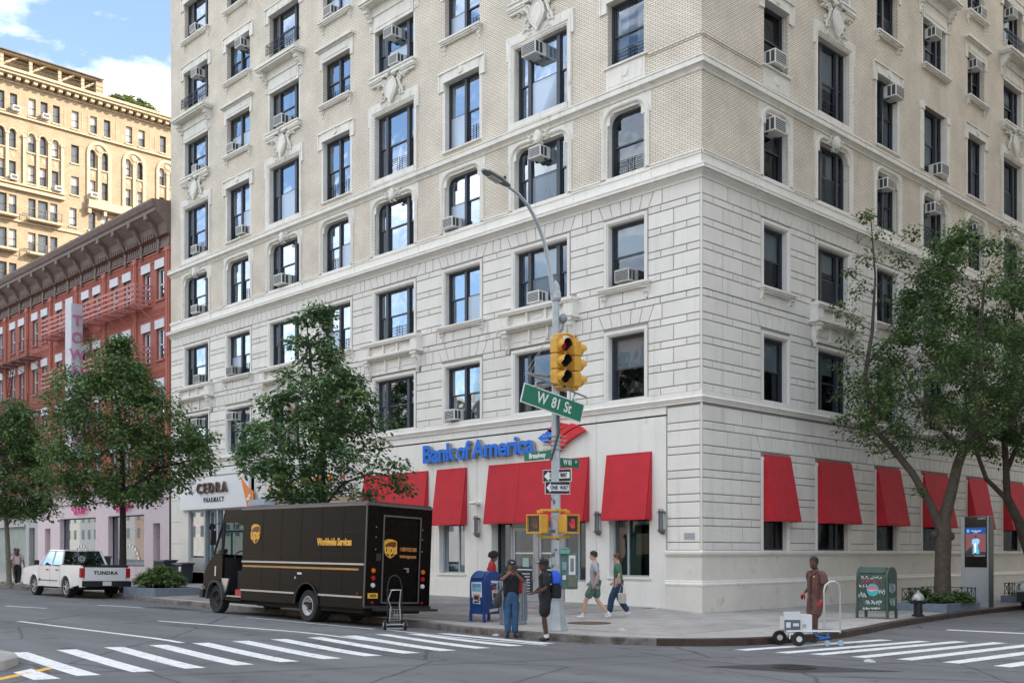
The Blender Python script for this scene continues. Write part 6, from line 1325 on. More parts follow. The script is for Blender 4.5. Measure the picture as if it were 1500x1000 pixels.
# ================================================================= VEHICLES
brownp = M('truck_brown', (.0062,.0040,.0034), .24, var=.2, vs=1.5, spec=.13, grime=((.013,.010,.009), 3, .60), streak=.3); chromeb = M('bare_aluminium', (.55,.56,.57), .35, .9); gold = M('shield_gold', (.72,.36,.03), .4); rubber = M('tyre_rubber', (.014,.014,.015), .8, var=.2, vs=12); rimw = M('rim_white', (.50,.50,.50), .5, .2, var=.1, vs=9); rimd = M('hub_dark', (.03,.03,.032), .5, .4)
amber = M('amber_lens', (.60,.13,.01), .2); redl = M('red_lens', (.40,.008,.01), .2); clearl = M('clear_lens', (.6,.6,.6), .2); undr = M('underbody', (.01,.01,.01), .9)
def wheel(parent, x, y, r, w_, rim, out, dual=False, hubm=None, spokes=0):
    """out = +1/-1: which side (local y) the rim faces"""
    b = MB(); b.lathe([(r*.60,-w_/2*.9),(r*.93,-w_/2),(r,-w_/2*.75),(r,w_/2*.75),(r*.93,w_/2),(r*.60,w_/2*.9)], c=(x,y,r), n=26, axis='y', cap=False); 
    for k in range(36): a = 2*pi*k/36; b.cbox((x+r*cos(a)*.995, y, r+r*sin(a)*.995), (.03,w_*.72,.018), Matrix.Rotation(-a, 3, 'Y'))
    wh = b.build('wheel', rubber, parent, smooth=True)
    b = MB(); prof = [(r*.62,out*w_/2*.92),(r*.58,out*w_/2*.96),(r*.54,out*w_/2*.6),(r*.45,out*w_/2*.30),(r*.18,out*w_/2*.25),(r*.16,out*w_/2*.6),(.001,out*w_/2*.62)]
    if spokes: prof = [(r*.66,out*w_/2*.9),(r*.62,out*w_/2*.94),(r*.58,out*w_/2*.45),(.001,out*w_/2*.40)]
    b.lathe(prof, c=(x,y,r), n=24, axis='y', cap=False); rm = b.build('rim', rim if not spokes else rimd, wh, smooth=True)
    if spokes:
        for k in range(spokes): a = 2*pi*k/spokes+.2; b = MB(); b.cbox((x+r*.34*cos(a), y+out*w_/2*.72, r+r*.34*sin(a)), (r*.56,.04,r*.13), Matrix.Rotation(-a, 3, 'Y')); b.build('spoke', rim, rm)
        b = MB(); b.lathe([(r*.14,out*w_/2*.6),(r*.12,out*w_/2*.92),(.001,out*w_/2*.95)], c=(x,y,r), n=12, axis='y'); b.lathe([(r*.66,out*w_/2*.88),(r*.645,out*w_/2*.97),(r*.60,out*w_/2*.9)], c=(x,y,r), n=24, axis='y', cap=False); b.build('hub', rim, rm, smooth=True)
    else:
        b = MB(); b.lathe([(r*.26,out*w_/2*.2),(r*.24,out*w_/2*.5),(r*.12,out*w_/2*.7),(.001,out*w_/2*.72)], c=(x,y,r), n=14, axis='y')
        for k in range(8): a = 2*pi*k/8; b.cbox((x+r*.34*cos(a), y+out*w_/2*.36, r+r*.34*sin(a)), (.03,.03,.03))
        b.build('hub', hubm or rimd, rm)
    if dual: b = MB(); b.lathe([(r*.6,-w_/2),(r,-w_/2*.8),(r,w_/2*.8),(r*.6,w_/2)], c=(x,y-out*w_*1.12,r), n=24, axis='y'); b.build('wheel', rubber, parent, smooth=True)
    return wh
def settle(t, x0, x1, hw):
    """rest a parked vehicle's four wheels on the cambered road"""
    X, Y = t.location.x, t.location.y; g = lambda a, c: Vector((X-a, Y-c, road_z(X-a, Y-c)))
    p = [g(x0, hw), g(x1, hw), g(x1, -hw), g(x0, -hw)]; f = ((p[1]+p[2])-(p[0]+p[3])).normalized(); l = ((p[0]+p[1])-(p[2]+p[3])).normalized(); u = f.cross(l).normalized(); l = u.cross(f)
    m = Matrix((f, l, u)).transposed(); c = sum(p, Vector())/4; o = c - m @ Vector(((x0+x1)/2, 0, 0)); t.matrix_world = Matrix.Translation(o) @ m.to_4x4()
# ---- delivery truck. local: +x forwards, +y = driver's side; world faces -X
tx, ty = -2.62, -9.17
tr = thing('delivery_truck', (tx, ty, road_z(tx-3, ty)+.0), 'dark brown parcel delivery step van parked at the kerb', 'truck', rz=pi)
settle(tr, 2.48, 7.25, .9)
W = 1.03
def arch_cut(cx_, r, z0, n=9): return [(cx_-r*cos(pi*i/n), z0+r*sin(pi*i/n)) for i in range(n+1)]
H_ = 3.07
# side walls as prisms with wheel arch
side = [(0,.44),(1.96,.44)] + [(2.48-.52*cos(pi*i/10), .44+.0+.52*sin(pi*i/10)*1.05) for i in range(11)] + [(3.0,.44),(5.80,.44),(5.80,H_-.06),(0,H_-.06)]
for s_ in (1, -1):
    b = MB(); b.prism([(p[0], s_*W, p[1]) for p in side], [(p[0], s_*(W-.05), p[1]) for p in side]); sd2 = b.build('side_panel', brownp, tr)
    for x in (.95, 1.9, 2.85, 3.8, 4.75): b = MB(); b.box(x-.006, s_*W, .75, x+.006, s_*(W+.004), H_-.10); b.build('seam', brownp, sd2)
    for z in (2.32, 1.78): 
        b = MB()
        for k in range(48): b.box(.08+.118*k, s_*(W), z-.008, .096+.118*k, s_*(W+.008), z+.008)
        tag(b.build('rivet', M('rivet', (.09,.07,.06), .4, .5), sd2), kind='stuff')
    b = MB(); b.box(.02, s_*W, 1.50, 5.78, s_*(W+.03), 1.545); b.build('rub_rail', chromeb, sd2); b = MB(); b.box(.25, s_*W, 1.37, 5.75, s_*(W+.006), 1.42); b.build('gold_stripe', M('gold_stripe', (.42,.22,.05), .5, var=.2, vs=4), sd2)
    for x0, x1 in ((.05,1.93),(3.05,5.78)): b = MB(); b.box(x0, s_*W, .70, x1, s_*(W+.028), .745); b.build('rub_rail', chromeb, sd2)
    b = MB(); arc = [(2.48-.56*cos(pi*i/12), .46+.57*sin(pi*i/12)) for i in range(13)]; inn = [(2.48-.52*cos(pi*i/12), .46+.53*sin(pi*i/12)) for i in range(13)]; b.loft([[(a[0],s_*(W-.02),a[1]),(a[0],s_*(W+.04),a[1]),(c[0],s_*(W+.04),c[1]),(c[0],s_*(W-.02),c[1])] for a, c in zip(arc, inn)]); b.build('arch_lip', black2, sd2)
tag(tr)
b = MB(); b.prism([(0,-W,H_-.06),(0,-W+.05,H_),(0,W-.05,H_),(0,W,H_-.06)], [(5.8,-W,H_-.06),(5.8,-W+.05,H_),(5.8,W-.05,H_),(5.8,W,H_-.06)]); b.prism([(5.8,-W,H_-.06),(5.8,-W+.05,H_),(5.8,W-.05,H_),(5.8,W,H_-.06)], [(6.85,-W+.03,H_-.20),(6.85,-W+.1,H_-.13),(6.85,W-.1,H_-.13),(6.85,W-.03,H_-.20)]); b.build('roof', M('roof_dark', (.05,.045,.042), .6, var=.2, vs=3), tr)
b = MB()
for s_ in (1,-1): b.box(0, s_*W-.012*(s_>0)-.0, H_-.11, 5.9, s_*W+.02*s_ if s_ > 0 else s_*W+.012, H_-.055)
b.box(-.02, -W, H_-.10, .01, W, H_-.04); b.box(-.012, W-.02, .50, .012, W+.012, H_-.1); b.build('edge_trim', chromeb if False else M('trim_grey', (.16,.15,.145), .4, .6), tr)
# rear wall + roll door
b = MB(); b.box(0,-W+.04,.46,.05,-.66,H_-.06); b.box(0,.50,.46,.05,W-.04,H_-.06); b.box(0,-.66,2.74,.05,.50,H_-.06); b.box(0,-.66,.46,.05,.50,.60); rw = b.build('rear_wall', brownp, tr)
b = MB(); b.box(.03,-.64,.60,.06,.48,2.74); rd = b.build('roll_door', brownp, tr)
for k in range(5): b = MB(); b.box(.022,-.64,.98+.38*k,.032,.48,.99+.38*k); b.build('door_seam', brownp, rd)
b = MB(); b.box(-.01,-.68,.58,.0,-.64,2.76); b.box(-.01,.48,.58,0,.52,2.76); b.box(-.01,-.64,2.72,0,.48,2.76); b.box(-.01,-.64,.58,0,.48,.62); b.build('door_frame', M('trim_grey', (1,1,1)), rd)
b = MB(); b.box(-.04,-.30,1.36,.02,-.25,1.46); b.box(-.04,-.30,1.44,.02,-.16,1.47); b.build('door_handle', chromeb, rd)
b = MB(); b.box(-.28,-W-.06,.40,.0,W-.25,.46); b.box(-.06,-W,.46,.0,W,.52); b.build('rear_bumper', M('bumper_black', (.02,.02,.02), .6), tr)
for s_ in (1,-1):
    y = s_*.78
    for z, m_ in ((1.38,amber),(1.20,redl),(1.02,clearl)): b = MB(); b.lathe([(.06,0),(.055,-.03),(.02,-.035)], c=(0,y,z), n=14, axis='x'); b.build('tail_light', m_, tr)
    b = MB(); b.lathe([(.035,0),(.03,-.02)], c=(0,y,.60), n=10, axis='x'); b.build('reflector', redl, tr)
    for z in (2.2, 1.9, 2.45): b = MB(); b.lathe([(.012,0),(.01,-.012)], c=(0,y-.05*s_,z), n=8, axis='x'); b.build('marker', clearl, tr)
b = MB(); b.box(-.012,.62,.70,0,.92,.83); b.build('number_plate', M('plate_yellow', (.75,.42,.03), .5), tr); lettering('10276', .10, Vector((-.014,.77,.765)), (0,-1,0), sblack, tr, sx=.8)
for y in (-.3,0,.3): b = MB(); b.box(-.015,y-.04,H_-.045,.0,y+.04,H_-.015); b.build('marker', redl, tr)
b = MB(); b.box(-.004,.56,1.62,.0,.70,1.80); b.build('vent', black2, tr); b = MB(); b.box(3.03,W,1.10,3.07,W+.01,1.16); b.box(2.95-.2,W,1.22,3.05-.1,W+.012,1.27); b.build('fuel_flap', paper, tr); b = MB(); b.lathe([(.03,W),(.025,W+.012)], c=(.28,0,.80), n=10, axis='y'); b.build('reflector', redl, tr)
# shield emblem with letters
def shield(P_, s_, parent):
    out_ = [(-.5,.42),(-.42,.50),(-.2,.57),(.1,.57),(.35,.50),(.5,.42),(.5,-.05),(.44,-.28),(.30,-.46),(0,-.62),(-.30,-.46),(-.44,-.28),(-.5,-.05)]
    inn = [(p[0]*.88, p[1]*.90) for p in out_]
    b = MB(); b.prism([P_(p[0]*s_, p[1]*s_, 0) for p in out_], [P_(p[0]*s_, p[1]*s_, .006) for p in out_]); sh = b.build('shield_emblem', gold, parent)
    b = MB(); b.prism([P_(p[0]*s_, p[1]*s_, .006) for p in inn], [P_(p[0]*s_, p[1]*s_, .010) for p in inn]); b.build('shield_field', M('shield_brown', (.10,.035,.012), .4), sh)
    arc = [(-.44,.18),(-.2,.36),(.1,.43),(.44,.42),(.44,.47),(.3,.52),(0,.52),(-.3,.48),(-.44,.38)]
    b = MB(); b.prism([P_(p[0]*s_, p[1]*s_, .010) for p in arc], [P_(p[0]*s_, p[1]*s_, .013) for p in arc]); b.build('shield_arc', gold, sh); return sh
yellow = M('letter_yellow', (.78,.42,.06), .45)
P1_ = lambda a, z, d: Vector((5.12-a, W+.004+d, 2.30+z)); sh = shield(P1_, .46, tr); lettering('ups', .42, Vector((5.12, W+.018, 2.27)), (-1,0,0), yellow, sh, sx=.80, bold=.012)
P2_ = lambda a, z, d: Vector((-.004-d+.03, .26-a, 1.94+z)); sh = shield(P2_, .40, rd); lettering('ups', .36, Vector((.008, .26, 1.92)), (0,-1,0), yellow, sh, sx=.80, bold=.010)
lettering('Worldwide Services', .26, Vector((1.32, W+.008, 2.06)), (-1,0,0), yellow, tr, sx=.70, bold=.008)
lettering('1 800 PICK UPS', .13, Vector((.018,-.30,1.93)), (0,-1,0), M('letter_orange', (.50,.20,.05), .5), rd, sx=.62, bold=.003); lettering('www.ups.com', .13, Vector((.018,-.30,1.76)), (0,-1,0), M('letter_orange', (1,1,1)), rd, sx=.70, bold=.003)
# cab: nose, windscreen, open door
nose = [(6.95,.62),(6.98,1.20),(7.02,1.70),(7.42,1.70),(7.85,1.36),(8.02,1.10),(8.05,.62),(7.72,.62)] 
L_ = []
cabside = [(6.92,.80)]+[(7.25-.50*cos(pi*i/10)*1.0, .44+.52*sin(pi*i/10)*1.02) for i in range(1, 10)]+[(7.78,.62),(8.06,.62),(8.04,1.12),(7.84,1.40),(7.45,1.72),(6.95,1.72)]
for s_ in (1, -1): b = MB(); b.prism([(p[0], s_*(W-.02), p[1]) for p in cabside], [(p[0], s_*(W-.10), p[1]) for p in cabside]); bevel(b.build('front_fender', brownp, tr), .015, 1)
b = MB(); pr = [(7.45,1.72),(7.84,1.40),(8.04,1.12),(8.06,.62),(7.9,.62),(7.9,1.05),(7.4,1.55)]; b.prism([(p[0],-W+.1,p[1]) for p in pr], [(p[0],W-.1,p[1]) for p in pr]); b.build('bonnet', brownp, tr)
b = MB(); b.box(7.98,-W-.02,.42,8.16,W+.02,.66); b.build('front_bumper', M('bumper_black', (1,1,1)), tr); b = MB(); b.box(7.85,-W-.015,.70,8.10,W+.015,.76); b.build('nose_trim', M('trim_grey', (1,1,1)), tr)
for s_ in (1,-1):
    b = MB(); b.tube([(6.86,s_*(W-.03),H_-.18),(7.46,s_*(W-.03),1.72)], .035, 6); b.tube([(6.90,s_*(W-.03),H_-.2),(6.97,s_*(W-.03),1.70)], .05, 6); b.build('windscreen_pillar', black2, tr)
    b = MB(); b.poly([(6.92,s_*(W-.03),2.70),(7.44,s_*(W-.03),1.73),(7.0,s_*(W-.03),1.73)]); b.build('quarter_glass', shopglass, tr, fix=False)
    b = MB(); b.box(5.8, s_*W, 2.62, 6.90, s_*(W-.05), H_-.08); b.box(5.8, s_*(W-.0), .40, 6.95, s_*(W-.06), .46); b.build('door_header', brownp, tr)
    b = MB(); b.tube([(7.05,s_*W,2.62),(7.25,s_*(W+.16),2.55),(7.25,s_*(W+.16),1.8),(7.0,s_*W,1.75)], .015, 5); b.cbox((7.22,s_*(W+.16),2.18), (.06,.16,.42)); b.lathe([(.10,0),(.11,.03)], c=(7.28,s_*(W+.16),2.50), n=12, axis='x'); b.build('wing_mirror', black, tr)
    b = MB(); arc = [(7.25-.50*cos(pi*i/12), .40+.56*sin(pi*i/12)) for i in range(0, 13)]; a2 = [(7.25-.44*cos(pi*i/12), .40+.50*sin(pi*i/12)) for i in range(0, 13)]; b.loft([[(a[0],s_*(W-.06),a[1]),(a[0],s_*(W+.05),a[1]),(c[0],s_*(W+.05),c[1]),(c[0],s_*(W-.06),c[1])] for a, c in zip(arc, a2)]); b.build('arch_lip', M('arch_rubber', (.05,.05,.055), .7), tr)
b = MB(); b.poly([(6.88,-W+.06,2.84),(6.88,W-.06,2.84),(7.46,W-.06,1.72),(7.46,-W+.06,1.72)]); b.build('windscreen', shopglass, tr, fix=False)
b = MB(); b.box(5.75,-W+.06,.44,5.80,W-.06,H_-.1); b.box(.05,-W+.06,.44,7.3,W-.06,.50); b.build('bulkhead', undr, tr)
b = MB(); b.box(6.0,.15,.55,6.5,.75,1.25); b.box(5.95,.15,1.2,6.12,.75,1.75); b.box(7.0,-W+.1,.6,7.4,W-.1,1.62); b.build('seat', black2, tr); b = MB(); b.tube([(6.85+.0,.45+.22*cos(2*pi*i/16),1.62+.2*sin(2*pi*i/16)) for i in range(17)], .018, 5, cap=False); b.build('steering_wheel', black, tr)
b = MB(); b.prism([(6.95,W-.02,1.02),(6.55,W-.02,1.02),(6.80,W-.02,.50),(6.9,W-.02,.50)], [(6.95,W-.06,1.02),(6.55,W-.06,1.02),(6.80,W-.06,.50),(6.9,W-.06,.50)]); b.build('step_side', chromeb, tr); b = MB(); b.box(5.82,.6,.50,6.62,W-.01,.54); b.box(5.82,.55,.78,6.55,.60,.80); b.build('step_well', galv, tr); b = MB(); b.box(6.0,.62,.54,6.35,.9,.72); b.build('red_case', redl, tr)
b = MB(); b.box(.2,-W+.15,.32,7.8,W-.15,.46); b.box(.6,-.35,.22,3.8,.35,.36); b.box(3.9,.45,.30,5.2,.85,.44); b.build('chassis', undr, tr)
b = MB(); b.tube([(7.35+.0,W-.2,1.05),(7.6,W-.12,1.08)], .01, 4); b.build('wiper', black, tr)
b = MB(); b.box(7.30,W-.02,1.08,7.36,W-.01,1.36); b.build('vent', paper, tr)
for s_ in (1,-1): wheel(tr, 2.48, s_*(W-.15), .41, .24, rimw, s_, dual=True); wheel(tr, 7.25, s_*(W-.15), .41, .24, rimd, s_)
# ---- hand truck behind the truck
ht = thing('hand_truck', (-1.55,-10.05,road_z(-1.55,-10.05)), 'upright folding hand truck standing behind the brown truck', 'hand truck', rz=radians(58))
b = MB(); b.tube([(-.17,0,.12),(-.17,0,1.02),(-.12,0,1.22),(-.05,0,1.28),(.05,0,1.28),(.12,0,1.22),(.17,0,1.02),(.17,0,.12)], .016, 6)
for z in (.30,.52,.95): b.tube([(-.17,0,z),(.17,0,z)], .012, 5)
b.build('frame', M('truck_frame_black', (.02,.02,.022), .5, .3), ht)
b = MB(); b.tube([(-.13,-.06,.2),(-.10,-.08,.55),(-.17,-.16,.72),(-.10,-.22,.95),(.12,-.22,.95),(.10,-.1,.6),(.13,-.06,.25)], .016, 6); b.build('second_handle', chromeb, ht)
b = MB(); b.box(-.22,-.02,.02,.22,.24,.035); b.build('toe_plate', galv, ht); b = MB()
for k in range(5): b.box(-.13+.06*k,-.03,.16,-.125+.06*k,-.02,.50)
for k in range(6): b.box(-.14,-.03,.16+.065*k,.14,-.02,.165+.065*k)
b.build('mesh_panel', galv, ht)
for s_ in (-1,1):
    b = MB(); b.lathe([(.06,-.035),(.125,-.03),(.13,0),(.125,.03),(.06,.035)], c=(s_*.24,-.06,.13), n=16, axis='x'); wv = b.build('wheel', rubber, ht, smooth=True); b = MB(); b.lathe([(.06,-.03),(.05,-.045),(.05,.045),(.06,.03)], c=(s_*.24,-.06,.13), n=10, axis='x'); b.build('rim', clearl, wv)
b = MB(); b.tube([(-.26,-.06,.13),(.26,-.06,.13)], .015, 5); b.build('axle', galv, ht)
# ---- white pickup
pwt = M('car_white', (.72,.73,.74), .25, coat=.6); pgl = glass_mat('car_glass', tint=(.18,.22,.25), refl=.22); tb = M('trim_black', (.015,.015,.017), .5)
px_, py_ = -21.75, -8.35
pk_ = thing('pickup_truck', (px_, py_, road_z(px_-3, py_)), 'white crew cab pickup truck parked by the kerb', 'pickup truck', rz=pi); settle(pk_, 1.38, 4.66, .85)
V = .97; rw_ = .40; xr, xf = 1.38, 4.66
def low_side():
    a = lambda cx_, n=10: [(cx_-.49*cos(pi*i/n), .38+.49*sin(pi*i/n)*1.03) for i in range(n+1)]
    return [(.03,.52)] + [(xr-.49-.0,.42)] + a(xr)[1:-1] + [(xr+.49,.40),(xf-.49,.40)] + a(xf)[1:-1] + [(xf+.49,.42),(5.82,.42),(5.95,.55),(5.98,.80),(5.93,.98),(5.85,1.10),(5.2,1.19),(4.25,1.24),(1.98,1.20),(1.95,1.26),(.04,1.27),(0,1.20)]
ls = low_side(); b = MB(); L_ = []
for y, e in ((V-.06,-.03),(V,.0),(V,.0)): pass
for s_ in (1,-1):
    b = MB(); cxm, czm = 3, .85
    ins = [((p[0]-cxm)*.994+cxm, (p[1]-czm)*.93+czm if p[1] > 1 else p[1]) for p in ls]
    b.loft([[(p[0], s_*(V-.14), p[1]) for p in ls], [(p[0], s_*(V-.03), p[1]) for p in ls], [(p[0], s_*V, p[1]) for p in ins]]); sd3 = b.build('body_side', pwt, pk_, smooth=True)
    for cx_ in (xr, xf):
        b = MB(); a = [(cx_-.53*cos(pi*i/12), .38+.53*sin(pi*i/12)*1.02) for i in range(13)]; c_ = [(cx_-.46*cos(pi*i/12), .38+.46*sin(pi*i/12)*1.02) for i in range(13)]
        b.loft([[(p[0],s_*(V-.1),p[1]),(p[0],s_*(V+.02),p[1]),(q[0],s_*(V+.02),q[1]),(q[0],s_*(V-.1),q[1])] for p, q in zip(a, c_)]); b.build('arch_flare', tb if False else pwt, sd3)
    for x in (1.97, 2.98, 4.12): b = MB(); b.box(x-.008, s_*(V-.01), .48, x+.008, s_*(V+.0015), 1.20); b.build('door_gap', tb, sd3)
    for x in (2.25, 3.25): b = MB(); b.box(x-.12, s_*V, 1.04, x+.10, s_*(V+.03), 1.08); b.build('door_handle', tb, sd3)
    b = MB(); b.box(2.2, s_*V, .62, 4.0, s_*(V+.012), .655); b.box(3.95,s_*V,.60,4.15,s_*(V+.01),.70); b.build('side_moulding', tb, sd3)
    b = MB(); b.cbox((4.02, s_*(V+.14), 1.33), (.10,.20,.20)); bevel(b.build('wing_mirror', tb, pk_), .03)
    b = MB(); b.box(-.015, s_*(V-.19) if s_ > 0 else -V-.012, .80, .10, s_*(V+.012) if s_ > 0 else -V+.19, 1.17); bevel(b.build('tail_light', M('tail_red', (.40,.012,.02), .2, coat=.5), pk_), .02)
    b = MB(); b.box(5.72, s_*(V-.25) if s_ > 0 else -V-.004, .84, 5.95, s_*(V+.004) if s_ > 0 else -V+.25, 1.0); b.build('headlight', clearl, pk_)
b = MB(); b.box(0.02,-V+.14,.60,.07,V-.14,1.24); b.box(.07,-V+.1,.66,1.9,V-.1,.70); b.box(1.88,-V+.1,.6,1.95,V-.1,1.24); bedf = b.build('bed', tb, pk_)
b = MB(); b.box(-.02,-V+.17,.66,.03,V-.17,1.20); tgt = b.build('tailgate', pwt, pk_); bevel(tgt, .02)
b = MB(); b.box(-.03,-V+.10,1.20,.08,V-.10,1.27); b.box(.0,-V+.02,1.26,1.93,-V+.14,1.285); b.box(.0,V-.14,1.26,1.93,V-.02,1.285); b.box(.08,-V+.14,1.22,1.92,V-.14,1.25); b.build('bed_cover', tb, pk_)
lettering('TUNDRA', .185, Vector((-.024,0,.98)), (0,-1,0), tb, tgt, sx=1.15, bold=.006, spacing=1.12)
b = MB(); b.box(-.16,-V+.02,.46,.06,V-.02,.68); b.build('rear_bumper', tb, pk_)
for q in ((V-.16,V),(-V,-V+.16)): b = MB(); b.box(-.14,q[0],.44,.10,q[1],.74); b.build('bumper_end', pwt, pk_)
b = MB(); b.box(-.175,-.17,.50,-.16,.17,.66); b.build('number_plate', M('plate_white', (.62,.62,.60), .5), pk_)
b = MB(); b.box(5.2,-V+.1,.42,5.98,V-.1,.80); b.box(5.94,-.6,.62,6.0,.6,1.02); b.build('front_bumper', tb, pk_)
b = MB(); b.loft([[(4.15,-V+.12,1.23),(4.15,V-.12,1.23),(4.15,V-.12,.8),(4.15,-V+.12,.8)],[(5.2,-V+.12,1.19),(5.2,V-.12,1.19),(5.2,V-.12,.8),(5.2,-V+.12,.8)],[(5.88,-V+.14,1.06),(5.88,V-.14,1.06),(5.88,V-.14,.8),(5.88,-V+.14,.8)]]); b.build('bonnet', pwt, pk_, smooth=True)
# cab greenhouse
def ring(x0, x1, z, y): return [(x0,-y,z),(x1,-y,z),(x1,y,z),(x0,y,z)]
b = MB(); b.loft([ring(2.30,3.45,1.86,.66), ring(2.20,3.60,1.82,.73)]) ; b.build('roof', pwt, pk_)
def bar(p, q, w_): b = MB(); b.tube([p, q], w_, 6); return b
for s_ in (1,-1):
    b = MB()
    for p, q, w_ in (((1.97,s_*.90,1.22),(2.22,s_*.72,1.82),.045),((2.95,s_*.90,1.22),(2.98,s_*.74,1.82),.04),((4.22,s_*.90,1.22),(3.58,s_*.72,1.82),.035),((2.2,s_*.735,1.82),(3.58,s_*.735,1.82),.035)): b.tube([p, q], w_, 6)
    b.build('pillar', pwt, pk_)
    for q in ([(2.08,1.25),(2.88,1.25),(2.92,1.79),(2.28,1.79)],[(3.02,1.25),(4.08,1.25),(3.56,1.79),(3.04,1.79)]):
        f_ = lambda p: (p[0], s_*(.905-.165*(p[1]-1.22)/.6), p[1]); b = MB(); b.poly([f_(p) for p in q]); b.build('side_window', pgl, pk_, fix=False)
b = MB(); b.poly([(1.98,-.86,1.25),(1.98,.86,1.25),(2.22,.68,1.80),(2.22,-.68,1.80)]); rg_ = b.build('rear_window', pgl, pk_, fix=False); b = MB(); b.poly([(4.20,-.86,1.24),(4.20,.86,1.24),(3.60,.68,1.80),(3.60,-.68,1.80)]); b.build('windscreen', pgl, pk_, fix=False)
b = MB(); b.tube([(2.04,.10+.13*cos(2*pi*i/12),1.50+.12*sin(2*pi*i/12)) for i in range(13)], .012, 4, cap=False); b.tube([(2.04,.10+.07*cos(2*pi*i/8),1.50+.06*sin(2*pi*i/8)) for i in range(9)], .012, 4, cap=False); b.build('window_sticker', white, rg_)
b = MB(); b.box(2.2,-.75,.7,4.0,.75,1.24); b.box(2.35,-.7,1.2,2.5,.7,1.5); b.build('interior', tb, pk_)
b = MB(); b.box(.4,-V+.25,.32,5.6,V-.25,.5); b.tube([(1.38,-V+.2,.4),(1.38,V-.2,.4)], .07, 8); b.build('chassis', undr, pk_)
for s_ in (1,-1): wheel(pk_, xr, s_*(V-.14), rw_, .27, M('alloy', (.50,.51,.53), .35, .6), s_, spokes=6); wheel(pk_, xf, s_*(V-.14), rw_, .27, M('alloy', (1,1,1)), s_, spokes=6)
# ---- car at the right edge, only its nose in view
sv_ = thing('parked_car', (5.70,12.95,0.0), 'dark car with pale bonnet edge cut off by the right edge of the picture', 'car', rz=-pi/2)
cg = M('car_grey', (.30,.36,.36), .3, coat=.5); ls2 = [(-2.1,.35),(-2.3,.5),(-2.3,.85),(-2.15,.95),(-1.2,1.05),(-.7,1.15),(-.1,1.5),(1.0,1.52),(1.9,1.1),(2.1,.9),(2.1,.4)]
b = MB(); b.loft([[(-p[0], y, .35+(p[1]-.35)*k) for p in ls2] for y, k in ((-.88,.72),(-.84,1.0),(.84,1.0),(.88,.72))]); bevel(b.build('body', cg, sv_), .05)
b = MB(); b.box(2.1,-.82,.30,2.36,.82,.62); b.build('front_bumper', tb, sv_)
for s_ in (1,-1):
    b = MB(); b.lathe([(.11,0),(.12,.06),(.05,.08)], c=(2.26,s_*.62,.78), n=14, axis='x'); b.build('headlight', clearl, sv_); b = MB(); b.box(2.2,s_*.62-.16,.70,2.31,s_*.62+.16,.88); b.build('headlight_surround', tb, sv_)
    for x in (1.45,-1.35): wheel(sv_, x, s_*.80, .33, .22, M('alloy', (1,1,1)), s_, spokes=5)
b = MB(); b.box(-1.6,-.80,1.0,.5,.80,1.45); b.build('side_window', tb, sv_)
# ================================================================= TREES AND SHRUBS
def leaf_mat(name, c, tr_=.35):
    m = bpy.data.materials.new(name); m.use_nodes = True; t = m.node_tree; t.nodes.clear(); L = t.links.new
    o = t.nodes.new('ShaderNodeOutputMaterial'); d = t.nodes.new('ShaderNodeBsdfPrincipled'); d.inputs['Roughness'].default_value = .55; d.inputs['Specular IOR Level'].default_value = .35
    gi = t.nodes.new('ShaderNodeNewGeometry'); n = t.nodes.new('ShaderNodeTexNoise'); n.inputs['Scale'].default_value = 3.1; L(gi.outputs['Position'], n.inputs['Vector'])
    r = t.nodes.new('ShaderNodeMapRange'); r.inputs[1].default_value = .3; r.inputs[2].default_value = .7; r.inputs[3].default_value = .65; r.inputs[4].default_value = 1.4; L(n.outputs['Fac'], r.inputs[0])
    hs = t.nodes.new('ShaderNodeHueSaturation'); hs.inputs['Color'].default_value = (*c, 1); L(r.outputs[0], hs.inputs['Value']); L(hs.outputs[0], d.inputs['Base Color'])
    tl = t.nodes.new('ShaderNodeBsdfTranslucent'); L(hs.outputs[0], tl.inputs[0]); mx_ = t.nodes.new('ShaderNodeMixShader'); mx_.inputs[0].default_value = tr_
    L(d.outputs[0], mx_.inputs[1]); L(tl.outputs[0], mx_.inputs[2]); L(mx_.outputs[0], o.inputs[0]); MATS[name] = m; return m
LM = [leaf_mat('leaf_mid', (.100,.19,.068)), leaf_mat('leaf_dark', (.056,.12,.05)), leaf_mat('leaf_light', (.155,.23,.070)), leaf_mat('leaf_yellow', (.24,.24,.045))]
barkm = M('bark', (.085,.068,.052), .9, var=.35, vs=7, bump=.8, bs=26, grime=((.14,.125,.09), 5, .55)); barkd = M('bark_dark', (.030,.024,.020), .9, var=.3, vs=9, bump=.6, bs=30); barkt = M('bark_pale', (.20,.185,.15), .9, var=.25, vs=9, bump=.5, bs=30)
def leafcluster(V_, F_, I_, c, r, n, size, rnd, mats_w, flat=.7, droop=.3):
    for k in range(n):
        a = rnd.uniform(0, 2*pi); z = rnd.uniform(-1, 1); q = r*rnd.random()**.45; s = sqrt(1-z*z)
        p = Vector((c[0]+q*s*cos(a), c[1]+q*s*sin(a), c[2]+q*z*flat))
        d = Vector((cos(a)*s+rnd.uniform(-.5,.5), sin(a)*s+rnd.uniform(-.5,.5), rnd.uniform(-.6,.25)-droop)).normalized(); sd_ = d.cross(Vector((rnd.uniform(-.4,.4), rnd.uniform(-.4,.4), 1))).normalized()
        L = size*rnd.uniform(.6,1.25); w_ = L*.34; up = sd_.cross(d)
        i = len(V_); m = p+d*L*.5+up*(-.06*L)
        V_ += [p, m+sd_*w_+up*.10*L, p+d*L, m-sd_*w_+up*.10*L]; F_.append((i,i+1,i+2,i+3)); I_.append(rnd.choices(range(4), mats_w)[0])
